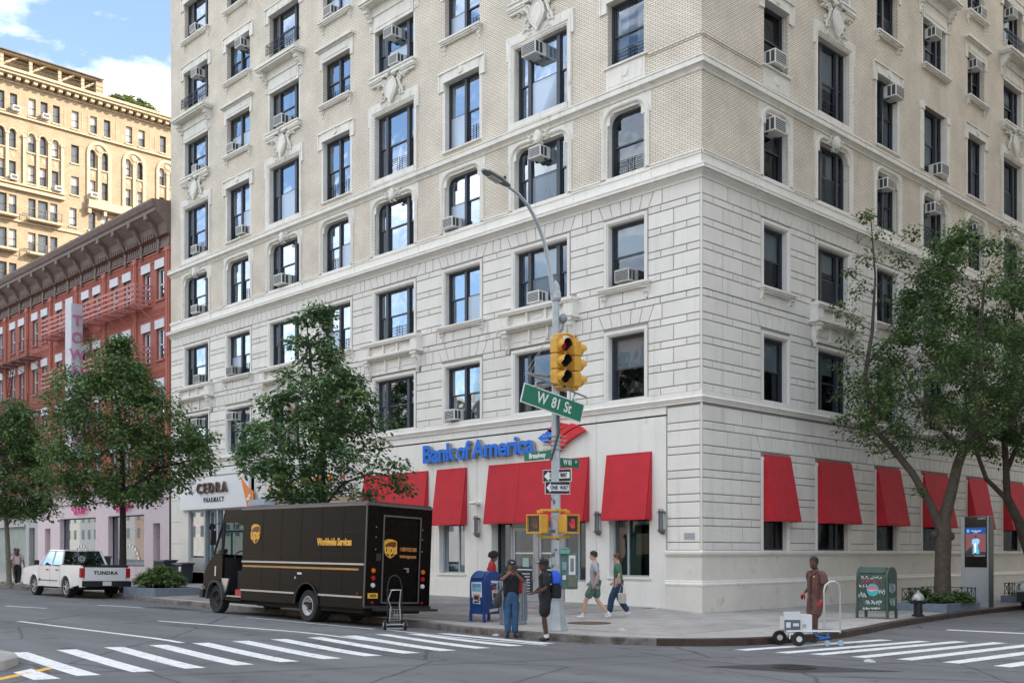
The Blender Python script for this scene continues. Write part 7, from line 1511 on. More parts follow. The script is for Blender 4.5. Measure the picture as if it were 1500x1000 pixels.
def grow(name, loc, label, cat, skeleton, pts, bark, leaf_n, leaf_size, seed, weights=(5,4,3,0), cr=.42, group=None, twig=.012, flat=.7, base_r=.12, bare=0, sparse=None):
    """skeleton: list of polylines [(x,y,z,r)...] relative to loc; pts: cluster centres, each joined to the nearest wood"""
    rnd = random.Random(seed); t = thing(name, loc, label, cat, group)
    nodes = []; tubes = []
    for pl in skeleton:
        for (a, c) in zip(pl, pl[1:]):
            n = max(1, int((Vector(c[:3])-Vector(a[:3])).length/.25))
            for i in range(n): k = i/n; nodes.append((Vector(a[:3]).lerp(Vector(c[:3]), k), a[3]+(c[3]-a[3])*k))
        nodes.append((Vector(pl[-1][:3]), pl[-1][3])); tubes.append(([Vector(p[:3]) for p in pl], [p[3] for p in pl]))
    top = Vector(skeleton[0][0][:3])
    pts = sorted(pts, key=lambda p: min((p-nd[0]).length for nd in nodes[::4]))
    tw = MB()
    for p in pts:
        best = min(nodes, key=lambda nd: (nd[0]-p).length + max(0, nd[0].z-p.z)*.8 + (.0 if nd[1] > .012 else .3)); q, r0 = best; L = (p-q).length
        if L < .05: continue
        r1 = min(r0*.6, .012+.016*L); mid = q.lerp(p, .5)+Vector((rnd.uniform(-1,1), rnd.uniform(-1,1), rnd.uniform(0,.8)))*L*.12
        path = [q, q.lerp(mid, .5)+Vector((0,0,L*.04)), mid, mid.lerp(p, .5)+Vector((rnd.uniform(-1,1),rnd.uniform(-1,1),.3))*L*.05, p]
        rr = [r1, r1*.8, r1*.65, r1*.45, twig*.5]; tw.tube(path, rr, 5 if r1 > .03 else 4)
        for a, c, ra, rb in zip(path[1:], path[2:]+[p], rr[1:], rr[2:]+[rr[-1]]): nodes.append((a.lerp(c, .5), ra)); nodes.append((c, rb))
        for k in range(9 if sparse and sparse(p) else 3): e = p+Vector((rnd.uniform(-1,1),rnd.uniform(-1,1),rnd.uniform(-.4,.8)))*cr*.9; tw.tube([p.lerp(mid, .15), p.lerp(e, .5)+Vector((0,0,.04)), e], [twig*.5, twig*.4, twig*.2], 3)
    b = MB()
    for pth, rr in tubes: b.tube(pth, rr, 12)
    b.build('trunk', bark, t, smooth=True); tw.build('branches', bark, t, smooth=True, fix=False)
    V_, F_, I_ = [], [], []
    for j, p in enumerate(pts):
        if rnd.random() < bare: continue
        leafcluster(V_, F_, I_, p, cr*rnd.uniform(.7,1.25), int(leaf_n*rnd.uniform(.5,1.4)*(.85 if sparse and sparse(p) else 1)), leaf_size, rnd, weights if rnd.random() < .85 else (2,1,5,weights[3]*2), flat)
    me = bpy.data.meshes.new('crown'); me.from_pydata([tuple(v) for v in V_], [], F_)
    for m in LM: me.materials.append(m)
    me.polygons.foreach_set('material_index', I_); me.update(); link('crown', me, t); return t
def env(levels, n, seed, squash=1.0, hollow=.35):
    """levels: (z, rx_left, rx_right, depth radius, centre shift) in camera-right/forward frame"""
    rnd = random.Random(seed); out = []
    zs = [l[0] for l in levels]
    while len(out) < n:
        z = rnd.uniform(zs[0], zs[-1]); 
        f = [interp([(l[0], l[k]) for l in levels], z) for k in (1,2,3)]
        a = rnd.uniform(0, 2*pi); q = hollow+(1-hollow)*rnd.random()**.6; q = q if rnd.random() < .8 else rnd.random()
        if rnd.random() > (f[0]+f[1])/6.5+.15: continue
        x = cos(a)*q*(f[1] if cos(a) > 0 else f[0]); y = sin(a)*q*f[2]
        out.append(Vector((x*RV.x+y*FV.x, x*RV.y+y*FV.y, z)))
    return out
def tk(*p): return [(RV.x*l+FV.x*f, RV.y*l+FV.y*f, z, r) for l, f, z, r in p]
zA = .3
LN = 1
grow('street_tree', (-8.9,-7.05,.22), 'young street tree with dark glossy leaves behind the brown truck', 'tree',
     [tk((0,0,0,.10),(.02,0,1.6,.085),(.0,0,3.2,.07),(-.05,0,4.6,.055),(-.3,0,6.2,.04),(-.55,0,8.8,.015)), tk((.0,0,2.9,.05),(-.28,.1,3.6,.045),(-.75,.1,4.6,.03),(-1.5,.2,5.4,.02)), tk((0,0,3.1,.05),(.6,-.1,3.8,.035),(1.5,-.2,4.1,.025),(2.4,-.2,3.9,.012))],
     env([(3.25,1.0,2.2,1.2),(3.8,2.4,2.9,2.0),(4.6,3.1,2.2,2.3),(5.6,2.7,2.3,2.0),(6.5,1.9,1.6,1.5),(7.4,1.35,.5,1.0),(8.2,1.0,.2,.7),(9.1,.75,-.25,.3)], 185, 3), barkd, 92, .155, 21, (5,5,2,0), .45)
grow('street_tree', (-23.2,-7.0,.30), 'full green street tree on a dark trunk between pickup and pink shop', 'tree',
     [tk((0,0,0,.15),(0,0,2.5,.13),(.0,0,4.5,.10),(-.1,0,7,.06),(-.7,0,10,.02)), tk((0,0,3.5,.07),(-1.4,0,4.6,.04),(-3,0,5,.02)), tk((0,0,4,.07),(1.5,0,5,.04),(3,0,5.4,.02))],
     env([(3.7,2.6,1.2,1.8),(4.2,3.2,2.2,2.4),(5.0,3.0,3.7,2.8),(5.7,3.3,4.0,2.8),(6.6,3.2,3.2,2.6),(7.6,3.2,2.0,2.4),(8.6,3.0,.9,1.8),(9.4,1.6,.1,1.2),(10.3,1.2,-.3,.4)], 330, 5), barkd, 100, .16, 22, (4,3,5,0), .55)
grow('street_tree', (-35.7,-7.1,.36), 'street tree with thin pale trunk at the left edge', 'tree',
     [tk((0,0,0,.13),(-.1,0,2.4,.11),(-.25,0,4.5,.08),(-.6,0,8,.03))],
     env([(3.3,1.8,1.8,1.6),(4.1,2.6,2.6,2.2),(5.2,2.8,2.1,2.4),(6.5,2.2,1.7,2.0),(7.8,1.4,1.2,1.2),(8.9,.6,.2,.5)], 230, 6), barkt, 105, .165, 23, (5,4,3,.3), .55)
# big two-stemmed tree on the side street
t1 = (4.1,6.8,.15)
sk1 = [tk((0,0,0,.27),(0,0,1.2,.235),(.03,0,2.3,.24),(.05,0,2.75,.19),(.25,-.05,3.6,.165),(.45,0,4.4,.15),(.72,.05,5.1,.13)),
       tk((0,0,2.4,.17),(-.35,0,3.2,.12),(-.95,-.05,4.2,.105),(-1.5,0,4.9,.10),(-2.1,.1,5.6,.085),(-2.35,.1,7.2,.07),(-2.1,.2,8.6,.055),(-2.0,.2,10.3,.03),(-2.15,.2,12.2,.012)),
       tk((.72,.05,5.1,.12),(1.3,.1,5.5,.10),(2.0,.3,5.6,.09),(2.8,.4,6.6,.07),(3.2,.5,8.5,.05),(3.0,.6,10.5,.03)),
       tk((.7,.05,5.0,.10),(.1,-.2,5.3,.08),(-.6,-.5,5.9,.06),(-1.2,-.7,6.6,.04),(-1.6,-.8,7.4,.02)), tk((.8,.05,5.2,.10),(1.1,-.3,6.4,.08),(1.0,-.3,8.0,.06),(1.2,-.2,10,.03)), tk((-2.25,.15,7.6,.045),(-1.4,.1,8.6,.035),(-.4,.2,9.4,.02))]
pts = env([(4.9,2.6,1.2,1.2),(5.6,3.1,3.0,2.2),(6.6,3.0,3.8,2.8),(7.8,2.2,4.0,3.0),(8.8,1.3,4.0,3.0),(9.8,.9,3.9,2.6),(10.8,.2,3.5,2.0),(11.6,-.9,3.1,1.2)], 390, 8)
pts += [Vector((RV.x*l+FV.x*f, RV.y*l+FV.y*f, z)) for l, f, z in [(-2.8,.1,7.0),(-2.6,.2,7.9),(-2.7,0,8.8),(-1.6,.2,8.9),(-1.5,.1,9.5),(-2.5,.1,9.9),(-1.4,.1,10.1),(-2.2,.2,10.9),(-1.9,.1,11.6),(-2.3,.2,12.2),(-1.0,.2,9.8),(-.6,.2,10.4),(-2.6,.2,6.2),(-2.0,-.3,6.7),(-1.3,.3,7.7),(-.9,.3,8.4),(-1.8,0,4.6),(-3.0,.1,7.4),(-2.9,.1,8.3),(-3.0,.1,9.3),(-2.8,.1,10.4),(-2.6,.1,11.3),(-1.5,.1,11.0),(-1.7,.2,12.0),(-1.2,.1,10.8),(-.8,.2,9.1),(-1.6,.1,8.2),(-2.9,.2,6.6),(-3.1,.1,5.9),(-2.4,.1,5.3),(-.3,.1,11.2),(-.2,.2,10.0),(.4,.2,11.2),(-.9,.0,11.6),(-1.3,-.2,5.0),(-1.6,.2,5.3),(-.7,-.1,3.65)]]
grow('street_tree', t1, 'mature street tree forking above the planter beside the kiosk', 'tree', sk1, pts, barkm, 92, .12, 31, (5,5,3,.35), .42, bare=.08, sparse=lambda p: p.dot(RV) < -1.15 and p.z > 4.4 or (p.z < 6.6 and p.dot(RV) < 1.5))
b = MB(); b.ell((.26*RV.x, .26*RV.y, 2.25), (.13,.13,.13), 8, 6); b.ell((-.24*RV.x, -.24*RV.y, 2.32), (.12,.12,.13), 8, 6); o = b.build('burl', barkm, smooth=True); o.parent = [q for q in bpy.data.objects if q.get('label') == 'mature street tree forking above the planter beside the kiosk'][0]
grow('street_tree', (3.85,14.4,.15), 'second side street tree with a leaning dark trunk at the right edge', 'tree',
     [tk((.15,0,0,.24),(.1,0,1.6,.2),(-.35,0,2.9,.17),(-.75,0,3.7,.16)), tk((-.7,0,3.6,.10),(-1.5,0,4.4,.08),(-1.9,0,5.5,.07),(-2.2,0,6.8,.06),(-2.3,0,8,.03)), tk((-.75,0,3.7,.13),(-.8,0,5,.11),(-.9,0,6.5,.10),(-.5,0,8,.07),(-.5,0,10.5,.03)), tk((-.8,0,4.6,.09),(-.3,0,5.8,.08),(.2,0,7.3,.06),(.6,0,9.5,.03)), tk((-.2,0,2.7,.12),(.5,0,3.4,.08),(1.4,0,4.4,.05))],
     env([(5.2,1.0,3.0,2.0),(6.2,2.6,3.6,2.8),(7.6,3.0,3.6,3.0),(9.2,2.6,3.4,2.8),(10.6,1.6,2.6,2.0),(11.6,.6,1.6,1.0)], 260, 9), barkm, 110, .145, 33, (5,5,3,.2), .48, bare=.05)
def shrub(loc, label, rx, ry, h_, n, size, seed, cat='shrub', weights=(4,3,4,0)):
    rnd = random.Random(seed); t = thing('shrub', loc, label, cat); V_, F_, I_ = [], [], []; st_ = MB()
    for k in range(n):
        a = rnd.uniform(0, 2*pi); q = sqrt(rnd.random()); x, y = rx*q*cos(a), ry*q*sin(a); z = h_*(1-q*q*.6)*rnd.uniform(.45,1)
        st_.tube([(x*.5,y*.5,0),(x*.85,y*.85,z*.6),(x,y,z)], [.008,.006,.003], 3); leafcluster(V_, F_, I_, (x,y,z), .13, 16, size, rnd, weights, .8, .1)
    st_.build('stems', barkd, t, fix=False); me = bpy.data.meshes.new('foliage'); me.from_pydata([tuple(v) for v in V_], [], F_)
    for m in LM: me.materials.append(m)
    me.polygons.foreach_set('material_index', I_); me.update(); link('foliage', me, t)
shrub((3.95,5.85,.34), 'leafy green plants left of the trunk in the kiosk planter', .42,.40,.50, 60, .13, 1); shrub((4.55,6.75,.34), 'low ferny green plants right of the trunk in the kiosk planter', .35,.72,.40, 80, .12, 2, weights=(3,2,6,0))
shrub((3.8,14.6,.34), 'small plants in the planter behind the kiosk', .35,1.2,.25, 50, .10, 3); shrub((-20.3,-6.8,.55), 'dense bright green bush in the planter behind the pickup', 1.15,.8,.85, 260, .14, 4, weights=(3,2,6,0))
shrub((-90.2,24,48.2), 'bright green shrubs growing on the roof terrace of the tan house', .9,3.4,1.9, 200, .30, 5, weights=(1,0,7,2))
shrub((-90.4,29.5,48.2), 'smaller green shrubs further along the roof terrace of the tan house', 1.0,2.0,1.0, 80, .28, 6, weights=(1,0,7,2))
b = MB(); r_ = random.Random(5)
for k in range(260): x, y = r_.uniform(-40,-33.5), r_.uniform(-7.1,-5.9); z = walk_z(x, y); b.tube([(x,y,z),(x+r_.uniform(-.05,.05),y+r_.uniform(-.05,.05),z+r_.uniform(.06,.16))], [.012,.002], 3)
g_ = b.build('grass', LM[2], fix=False); tag(g_, 'strip of short grass in the tree pit at the left edge', 'grass', kind='stuff')

b = MB(); r_ = random.Random(12); kp = resamp(KERB_PTS[3:26], .5)
for k in range(420):
    p = r_.choice(kp); x, y = p[0]+r_.gauss(0,.12)+.06, p[1]-abs(r_.gauss(0,.14))-.03 if p[0] < 5 else p[1]+r_.gauss(0,.2)
    if p[0] >= 5: x = p[0]+abs(r_.gauss(0,.12))+.03
    z = road_z(x, y)+.012; a = r_.uniform(0, 6.28); q = r_.uniform(.02,.05); b.cur = r_.choice([0,0,1]); b.poly([(x+q*cos(a),y+q*sin(a),z),(x+q*.5*cos(a+1.6),y+q*.5*sin(a+1.6),z+.008),(x-q*cos(a),y-q*sin(a),z),(x+q*.5*cos(a-1.6),y+q*.5*sin(a-1.6),z+.004)])
g_ = b.build('gutter_litter', [M('dead_leaf', (.16,.11,.06), .9), M('pale_litter', (.34,.32,.28), .9)], fix=False); tag(g_, 'scattered dead leaves and grit lying in the gutter along the kerb', 'litter', kind='stuff')
# ================================================================= PEOPLE
KS = 1.12
def skin_obj(nodes, edges, sub=2):
    """nodes: list of (x,y,z,rx,ry); returns an evaluated mesh grown along the edges"""
    me = bpy.data.meshes.new('s'); me.from_pydata([n[:3] for n in nodes], edges, []); o = bpy.data.objects.new('s', me); WORK.collection.objects.link(o)
    sk = o.modifiers.new('skin', 'SKIN'); sk.use_smooth_shade = True
    d = me.skin_vertices[0].data
    for i, n in enumerate(nodes): d[i].radius = (n[3]*KS, n[4]*KS); d[i].use_root = (i == 0)
    s_ = o.modifiers.new('sub', 'SUBSURF'); s_.levels = sub; s_.render_levels = sub
    r = evaluated(o); bpy.data.objects.remove(o); return r
def add_mesh(b, me): n = len(b.v); b.v += [tuple(v.co) for v in me.vertices]; 
def join(me_list):
    b = MB()
    for me, mi in me_list:
        n = len(b.v); b.v += [tuple(v.co) for v in me.vertices]
        for p in me.polygons: b.f.append(tuple(n+i for i in p.vertices)); b.mi.append(mi)
    return b
def chain(pts):     # [(Vector, rx, ry)] -> nodes, edges
    return [(*p[0], p[1], p[2]) for p in pts], [(i, i+1) for i in range(len(pts)-1)]
def head_mesh(c, yaw, pitch=0, s=1.0):
    """head as stacked sections with brow, nose, mouth and chin; faces +x before yaw"""
    secs = [(-.125,.030,.050,.045),(-.108,.070,.062,.05),(-.085,.088,.072,.06),(-.060,.090,.073,.068),(-.040,.092,.074,.075),(-.015,.090,.076,.085),(.010,.090,.077,.092),(.035,.092,.078,.098),(.065,.088,.077,.098),(.095,.070,.066,.085),(.115,.040,.040,.05),(.122,.01,.01,.012)]
    b = MB(); L_ = []; n = 16; m = Matrix.Rotation(yaw, 3, 'Z') @ Matrix.Rotation(pitch, 3, 'Y')
    for z, xf_, w_, xb in secs:
        l = []
        for k in range(n):
            a = 2*pi*k/n; x = cos(a)*(xf_ if cos(a) > 0 else xb); y = sin(a)*w_
            if k == 0: x += {-.015:.012,-.040:.024,.010:.004}.get(z, 0)
            if k in (1, n-1) and z == .010: x -= .012
            l.append(Vector(c)+m @ (Vector((x, y, z))*s))
        L_.append(l)
    b.loft(L_)
    for sy in (-1, 1): 
        e = MB(); e.ell((0,0,0), (.014,.010,.028), 8, 6); b_n = len(b.v); b.v += [tuple(Vector(c)+m @ ((Vector(v)+Vector((-.005, sy*.078, -.005)))*s)) for v in e.v]; b.f += [tuple(b_n+i for i in f) for f in e.f]; b.mi += [0]*len(e.f)
    return b.mesh('h', []) , m
def eyes(b, c, m, s=1.0):
    for sy in (-1, 1):
        p = Vector(c)+m @ (Vector((.084, sy*.030, .012))*s); b.ell(p, (.008,.009,.006), 6, 4)
def hand_mesh(wrist, d, palm_n, curl=.5, s=1.0, side_=1):
    """palm + five fingers; d = direction of the hand, palm_n = normal out of the palm"""
    global KS; KS = 1.0; d = Vector(d).normalized(); pn = Vector(palm_n); pn = (pn-d*pn.dot(d)).normalized(); sd_ = d.cross(pn)*side_; out = []
    nd, ed = chain([(Vector(wrist)-d*.02, .024*s, .018*s), (Vector(wrist)+d*.03*s, .032*s, .015*s), (Vector(wrist)+d*.075*s, .036*s, .014*s)]); out.append(skin_obj(nd, ed, 1))
    for k, (off, ln) in enumerate(((-.026,.062),(-.009,.074),(.009,.078),(.026,.070))):
        p0 = Vector(wrist)+d*.070*s+sd_*off*s; q = d.copy(); pts = [(p0-d*.02*s, .0095*s, .0095*s)]
        for j in range(3):
            a = curl*(.5+.5*j); q2 = (d*cos(a)+pn*sin(a)).normalized(); p0 = p0+q2*ln*s*(.42 if j == 0 else .32 if j == 1 else .26); pts.append((p0, (.0092-.0008*j)*s, (.0092-.0008*j)*s))
        nd, ed = chain(pts); out.append(skin_obj(nd, ed, 1))
    p0 = Vector(wrist)+d*.025*s+sd_*.026*s; t1_ = (sd_*.75+d*.6+pn*.25).normalized(); t2_ = (d*.85+sd_*.3+pn*.45).normalized()
    nd, ed = chain([(p0, .012*s, .012*s), (p0+t1_*.035*s, .0115*s, .0115*s), (p0+t1_*.035*s+t2_*.028*s, .010*s, .010*s), (p0+t1_*.035*s+t2_*.050*s, .008*s, .008*s)]); out.append(skin_obj(nd, ed, 1)); KS = 1.12; return out
def V3(p): return Vector(p)
def lerp(a, b_, t): return Vector(a).lerp(Vector(b_), t)
def person(loc, rz, label, J, C, scale=1.0, group=None):
    """J: joints in metres, facing +x (y = own left). C: colours / clothing options"""
    t = thing('person', loc, label, 'person', group, rz); t.scale = (scale,)*3
    sk = C['skin']; f = C.get('female', False); sw = .165 if f else .19
    parts = []
    P, Ch, Nk, Hd = V3(J['pelvis']), V3(J['chest']), V3(J['neck']), V3(J['head'])
    nd = [(*P, .13,.10), (*lerp(P, Ch, .5), .12,.085), (*Ch, .13,.09), (*lerp(Ch, Nk, .75), .07,.06), (*Nk, .048,.05), (*(lerp(Nk, Hd, .55)), .047,.05)]; ed = [(0,1),(1,2),(2,3),(3,4),(4,5)]
    def limb(root_i, pts):
        i = root_i
        for p, r in pts: nd.append((*p, r, r)); ed.append((i, len(nd)-1)); i = len(nd)-1
        return i
    hands = []
    for s_, k in ((1,'l'),(-1,'r')):
        sh, el, wr = V3(J['sh'+k]), V3(J['el'+k]), V3(J['wr'+k])
        limb(3, [(sh, .050), (lerp(sh, el, .5), .043), (el, .036), (lerp(el, wr, .35), .036), (lerp(el, wr, .8), .026), (wr, .023)])
        dd = (wr-el).normalized(); hands += hand_mesh(wr, V3(J.get('hd'+k, dd)), V3(J.get('pn'+k, (0,-s_,0))), J.get('curl'+k, .55), 1.0, s_)
        hp, kn, an, toe = V3(J['hp'+k]), V3(J['kn'+k]), V3(J['an'+k]), V3(J['to'+k])
        limb(0, [(hp, .085), (lerp(hp, kn, .5), .072), (kn, .052), (lerp(kn, an, .3), .054), (lerp(kn, an, .8), .034), (an, .036)])
    body = skin_obj(nd, ed, 1); hm_, m = head_mesh(Hd, J.get('yaw', 0), J.get('pitch', 0), 1.0)
    b = join([(body, 0), (hm_, 0)]+[(h, 0) for h in hands]); b.build('body', sk, t, smooth=True, fix=False)
    e = MB(); eyes(e, Hd, m); e.build('eye', M('eye_dark', (.02,.015,.012), .2), t)
    e = MB(); q = Hd+m @ Vector((.089,0,-.062)); e.ell(q, (.006,.022,.006), 8, 4); e.build('mouth', M('lip', (.20,.07,.06), .5), t)
    # top
    def cloth(name, pts_nodes, pts_edges, mat, sub=1, par=None): o_ = link(name, skin_obj(pts_nodes, pts_edges, sub), par or t); o_.data.materials.clear(); o_.data.materials.append(mat); return o_
    hem = V3(J.get('hem', lerp(P, Ch, -.12)))
    hm2 = hem-Vector((0,0,.04)); nd2 = [(*hm2, .175 if not f else .145, .125), (*lerp(P, Ch, .45), .175 if not f else .125, .118), (*Ch, .19 if not f else .155, .125), (*lerp(Ch, Nk, .62), .15,.09), (*lerp(Ch, Nk, .86), .065,.062)]; ed2 = [(0,1),(1,2),(2,3),(3,4)]; parts2 = [skin_obj(nd2, ed2, 1)]
    sl = C.get('sleeve', .55)
    for k in 'lr':
        sh, el = V3(J['sh'+k]), V3(J['el'+k]); e_ = lerp(sh, el, .82); q0 = lerp(lerp(Ch, Nk, .55), sh, .45)
        parts2.append(skin_obj([(*q0, .075,.07), (*sh, .078,.074), (*lerp(sh, e_, .55), .074,.070), (*lerp(sh, e_, .9), .070,.066), (*e_, .068,.064)], [(0,1),(1,2),(2,3),(3,4)], 1))
    join([(p_, 0) for p_ in parts2]).build('shirt', C['top'], t, smooth=True, fix=False)
    # legs
    pl = C.get('pants', 1.0)      # 1 = to the ankle, .55 = shorts
    nd3 = [(*(P+Vector((0,0,.13))), .155 if not f else .130, .112), (*(P+Vector((0,0,.06))), .155 if not f else .135, .112), (*(P-Vector((0,0,.02))), .160 if not f else .150, .12)]; ed3 = [(0,1),(1,2)]; lw = C.get('loose', 1.0)
    for k in 'lr':
        hp, kn, an = V3(J['hp'+k]), V3(J['kn'+k]), V3(J['an'+k]); i = len(nd3)
        if pl > .9: pts_ = [(lerp(hp, kn, .15), .098), (lerp(hp, kn, .55), .086*lw), (kn, .070*lw), (lerp(kn, an, .5), .066*lw), (lerp(kn, an, .95), .062*lw)]
        else: pts_ = [(lerp(hp, kn, .15), .100), (lerp(hp, kn, .5), .095*lw), (lerp(hp, kn, min(pl*1.7, 1.05)), .092*lw)]
        nd3 += [(*p, r, r) for p, r in pts_]; ed3 += [(2, i)]+[(i+j, i+j+1) for j in range(len(pts_)-1)]
    cloth('trousers' if pl > .9 else 'shorts', nd3, ed3, C['bottom'])
    for k in 'lr':
        an, toe = V3(J['an'+k]), V3(J['to'+k]); d = (toe-an); h_ = Vector((d.x, d.y, 0)).normalized(); b0 = an-h_*.06+Vector((0,0,-.035)); drop = d.z+.0
        o_ = cloth('shoe', [(*b0, .038,.036), (*(an+Vector((0,0,-.03))+h_*.01), .042,.042), (*(lerp(an, toe, .6)+Vector((0,0,-.008))), .042,.030), (*toe, .036,.022)], [(0,1),(1,2),(2,3)], C['shoe'])
        if C.get('sock'): b = MB(); b.tube([an-Vector((0,0,.01)), lerp(an, V3(J['kn'+k]), .16)], .042, 10); b.build('sock', C['sock'], t, smooth=True)
    # hair / cap
    hc = Hd; b = MB(); st_ = C.get('hair', 'short')
    if st_ in ('short', 'cap', 'pony', 'long'):
        L_ = []
        for z, r in ((-.035 if st_ != 'cap' else -.03, 1.035),(.0,1.05),(.035,1.06),(.07,1.06),(.098,.98),(.118,.70),(.130,.25),(.133,.02)):
            l = []
            for k in range(16):
                a = 2*pi*k/16; fx = .090 if cos(a) > 0 else .098; cut = max(0, cos(a))
                zz = z if z > .05 else z+cut*(.075-z)*.95; rr = r*(1 if z < .09 else 1); zq = (max(0, zz-.035)/.1)
                sc = (1-max(0, zz-.05)**2*55 if zz > .05 else 1)
                l.append(hc+m @ Vector((cos(a)*fx*1.04*max(sc,.03)*(r if z > .09 else 1.02), sin(a)*.080*1.04*max(sc,.03)*(r if z > .09 else 1.02), zz)))
            L_.append(l)
        b.loft(L_, cap=False)
        if st_ == 'pony': b.tube([hc+m @ Vector((-.085,0,.04)), hc+m @ Vector((-.14,0,.0)), hc+m @ Vector((-.13,0,-.10)), hc+m @ Vector((-.11,0,-.16))], [.025,.032,.026,.01], 8)
        if st_ == 'long': b.tube([hc+m @ Vector((-.05,0,.05)), hc+m @ Vector((-.085,0,-.02)), hc+m @ Vector((-.085,0,-.14)), hc+m @ Vector((-.08,0,-.26))], [.075,.085,.075,.04], 10)
        b.build('hair', C['hairm'], t, smooth=True)
    if st_ == 'curly':
        r_ = random.Random(2)
        for k in range(120):
            a, z = r_.uniform(0, 2*pi), r_.uniform(-.45, 1); s_ = sqrt(1-z*z)
            if cos(a) > .35 and z < .45: continue
            b.ell(hc+m @ Vector((-.015+cos(a)*s_*.135, sin(a)*s_*.135, .03+z*.125)), (.034,.034,.034), 6, 4)
        b.ell(hc+m @ Vector((-.02,0,.05)), (.115,.118,.105), 12, 8); b.build('hair', C['hairm'], t, smooth=True)
    if st_ == 'cap':
        b = MB(); L_ = []
        for z, r in ((.030,1.10),(.06,1.10),(.09,1.02),(.115,.80),(.130,.45),(.135,.03)): L_.append([hc+m @ Vector((cos(2*pi*k/16)*.098*r, sin(2*pi*k/16)*.084*r, z)) for k in range(16)])
        b.loft(L_, cap=False); cp = b.build('cap', C['capm'], t, smooth=True)
        b = MB(); b.prism([hc+m @ Vector(p) for p in ((.07,-.075,.036),(.14,-.065,.028),(.175,0,.024),(.14,.065,.028),(.07,.075,.036))], [hc+m @ Vector(p) for p in ((.07,-.075,.046),(.14,-.065,.038),(.175,0,.034),(.14,.065,.038),(.07,.075,.046))]); b.build('peak', C['capm'], cp)
        b = MB(); b.cbox(hc+m @ Vector((.102,0,.075)), (.006,.06,.022), m); b.build('cap_badge', paper, cp)
    return t, m
def walkJ(step=.0, lean=.0, **k):
    """standing or striding defaults, facing +x"""
    J = dict(pelvis=(0,0,.93), chest=(.02+lean*.5,0,1.27), neck=(.0+lean,0,1.47), head=(.03+lean,0,1.63),
             shl=(0+lean*.8,.185,1.42), shr=(0+lean*.8,-.185,1.42), ell=(-.04,.25,1.14), elr=(-.04,-.25,1.14), wrl=(.06,.24,.90), wrr=(.06,-.24,.90),
             hpl=(0,.09,.90), hpr=(0,-.09,.90), knl=(.03,.10,.50), knr=(.03,-.10,.50), anl=(-.03,.10,.085), anr=(-.03,-.10,.085), tol=(.13,.12,.03), tor=(.13,-.12,.03))
    if step:
        J.update(knl=(.18*step+.05,.09,.50), anl=(.32*step,.09,.10), tol=(.32*step+.16,.10,.06), knr=(-.06*step+.04,-.09,.49), anr=(-.34*step,-.09,.13), tor=(-.34*step+.13,-.10,.03), ell=(-.12,.24,1.15), wrl=(-.02,.25,.92), elr=(.02,-.25,1.14), wrr=(.18,-.25,.95), pelvis=(0,0,.905), hpl=(0,.09,.88), hpr=(0,-.09,.88))
    J.update(k); return J
skd = M('skin_dark', (.075,.033,.020), .5, var=.08, vs=9); skm = M('skin_brown', (.20,.10,.06), .5, var=.06, vs=9); skl = M('skin_light', (.52,.31,.22), .5, var=.05, vs=9)
hb_ = M('hair_black', (.010,.008,.007), .6, var=.3, vs=40); hbr = M('hair_brown', (.07,.035,.02), .6, var=.3, vs=40)
cl = lambda n, c, v=.15: M('cloth_'+n, c, .85, var=v, vs=9, bump=.6, bs=14)
blk = cl('black', (.010,.011,.014), .3); jean = cl('denim', (.035,.10,.20), .35); dnav = cl('dark_denim', (.018,.045,.10), .3); sh_w = M('shoe_white', (.62,.63,.64), .5); sh_b = M('shoe_black', (.012,.012,.013), .5); sockw = M('sock_white', (.65,.65,.64), .8)
def face(px_vec): return atan2(px_vec.y, px_vec.x)
toR = atan2(RV.y, RV.x)          # facing picture right
toCam = atan2(-FV.y, -FV.x)
# man in cap and jeans, arms raised to a phone, facing the viewer
J = walkJ(head=(.05,0,1.62), pitch=.08, shl=(.02,.19,1.42), shr=(.02,-.19,1.42), ell=(.20,.27,1.24), wrl=(.28,.06,1.45), elr=(.22,-.25,1.30), wrr=(.30,-.02,1.50), hdl=(.15,-.5,.8), hdr=(.2,.8,.25), pnl=(-1,0,.2), pnr=(-1,0,0), curll=1.0, curlr=1.2, knl=(.03,.08,.50), knr=(.0,-.08,.50), anl=(-.02,.09,.085), anr=(-.05,-.07,.085), hem=(0,0,.80))
p, m = person((1.42,-9.10,.0), toCam+.15, 'man in black cap, black shirt and blue jeans holding up a phone at the kerb', J, dict(skin=skm, top=blk, bottom=jean, shoe=sh_b, hair='cap', hairm=hb_, capm=cl('cap_black', (.01,.012,.018)), loose=1.12), 1.0)
b = MB(); b.cbox((.34,.03,1.56), (.012,.15,.075), Matrix.Rotation(.25, 3, 'X') @ Matrix.Rotation(.3, 3, 'Z')); ph = b.build('phone', black); tag(ph, 'dark phone held up in the hands of the man in the black cap', 'phone'); ph.matrix_world = p.matrix_world @ ph.matrix_world if False else (Matrix.Translation((1.42,-9.10,.0)) @ Matrix.Rotation(toCam+.15, 4, 'Z'))
def bag(name, label, cat, mw, parts):
    t = thing(name, (0,0,0), label, cat); t.matrix_world = mw
    for nm, bb, mat, bv in parts:
        o = bb.build(nm, mat, t, smooth=bool(bv)); 
        if bv: bevel(o, bv, 3)
    return t
mw = Matrix.Translation((1.42,-9.10,.0)) @ Matrix.Rotation(toCam+.15, 4, 'Z')
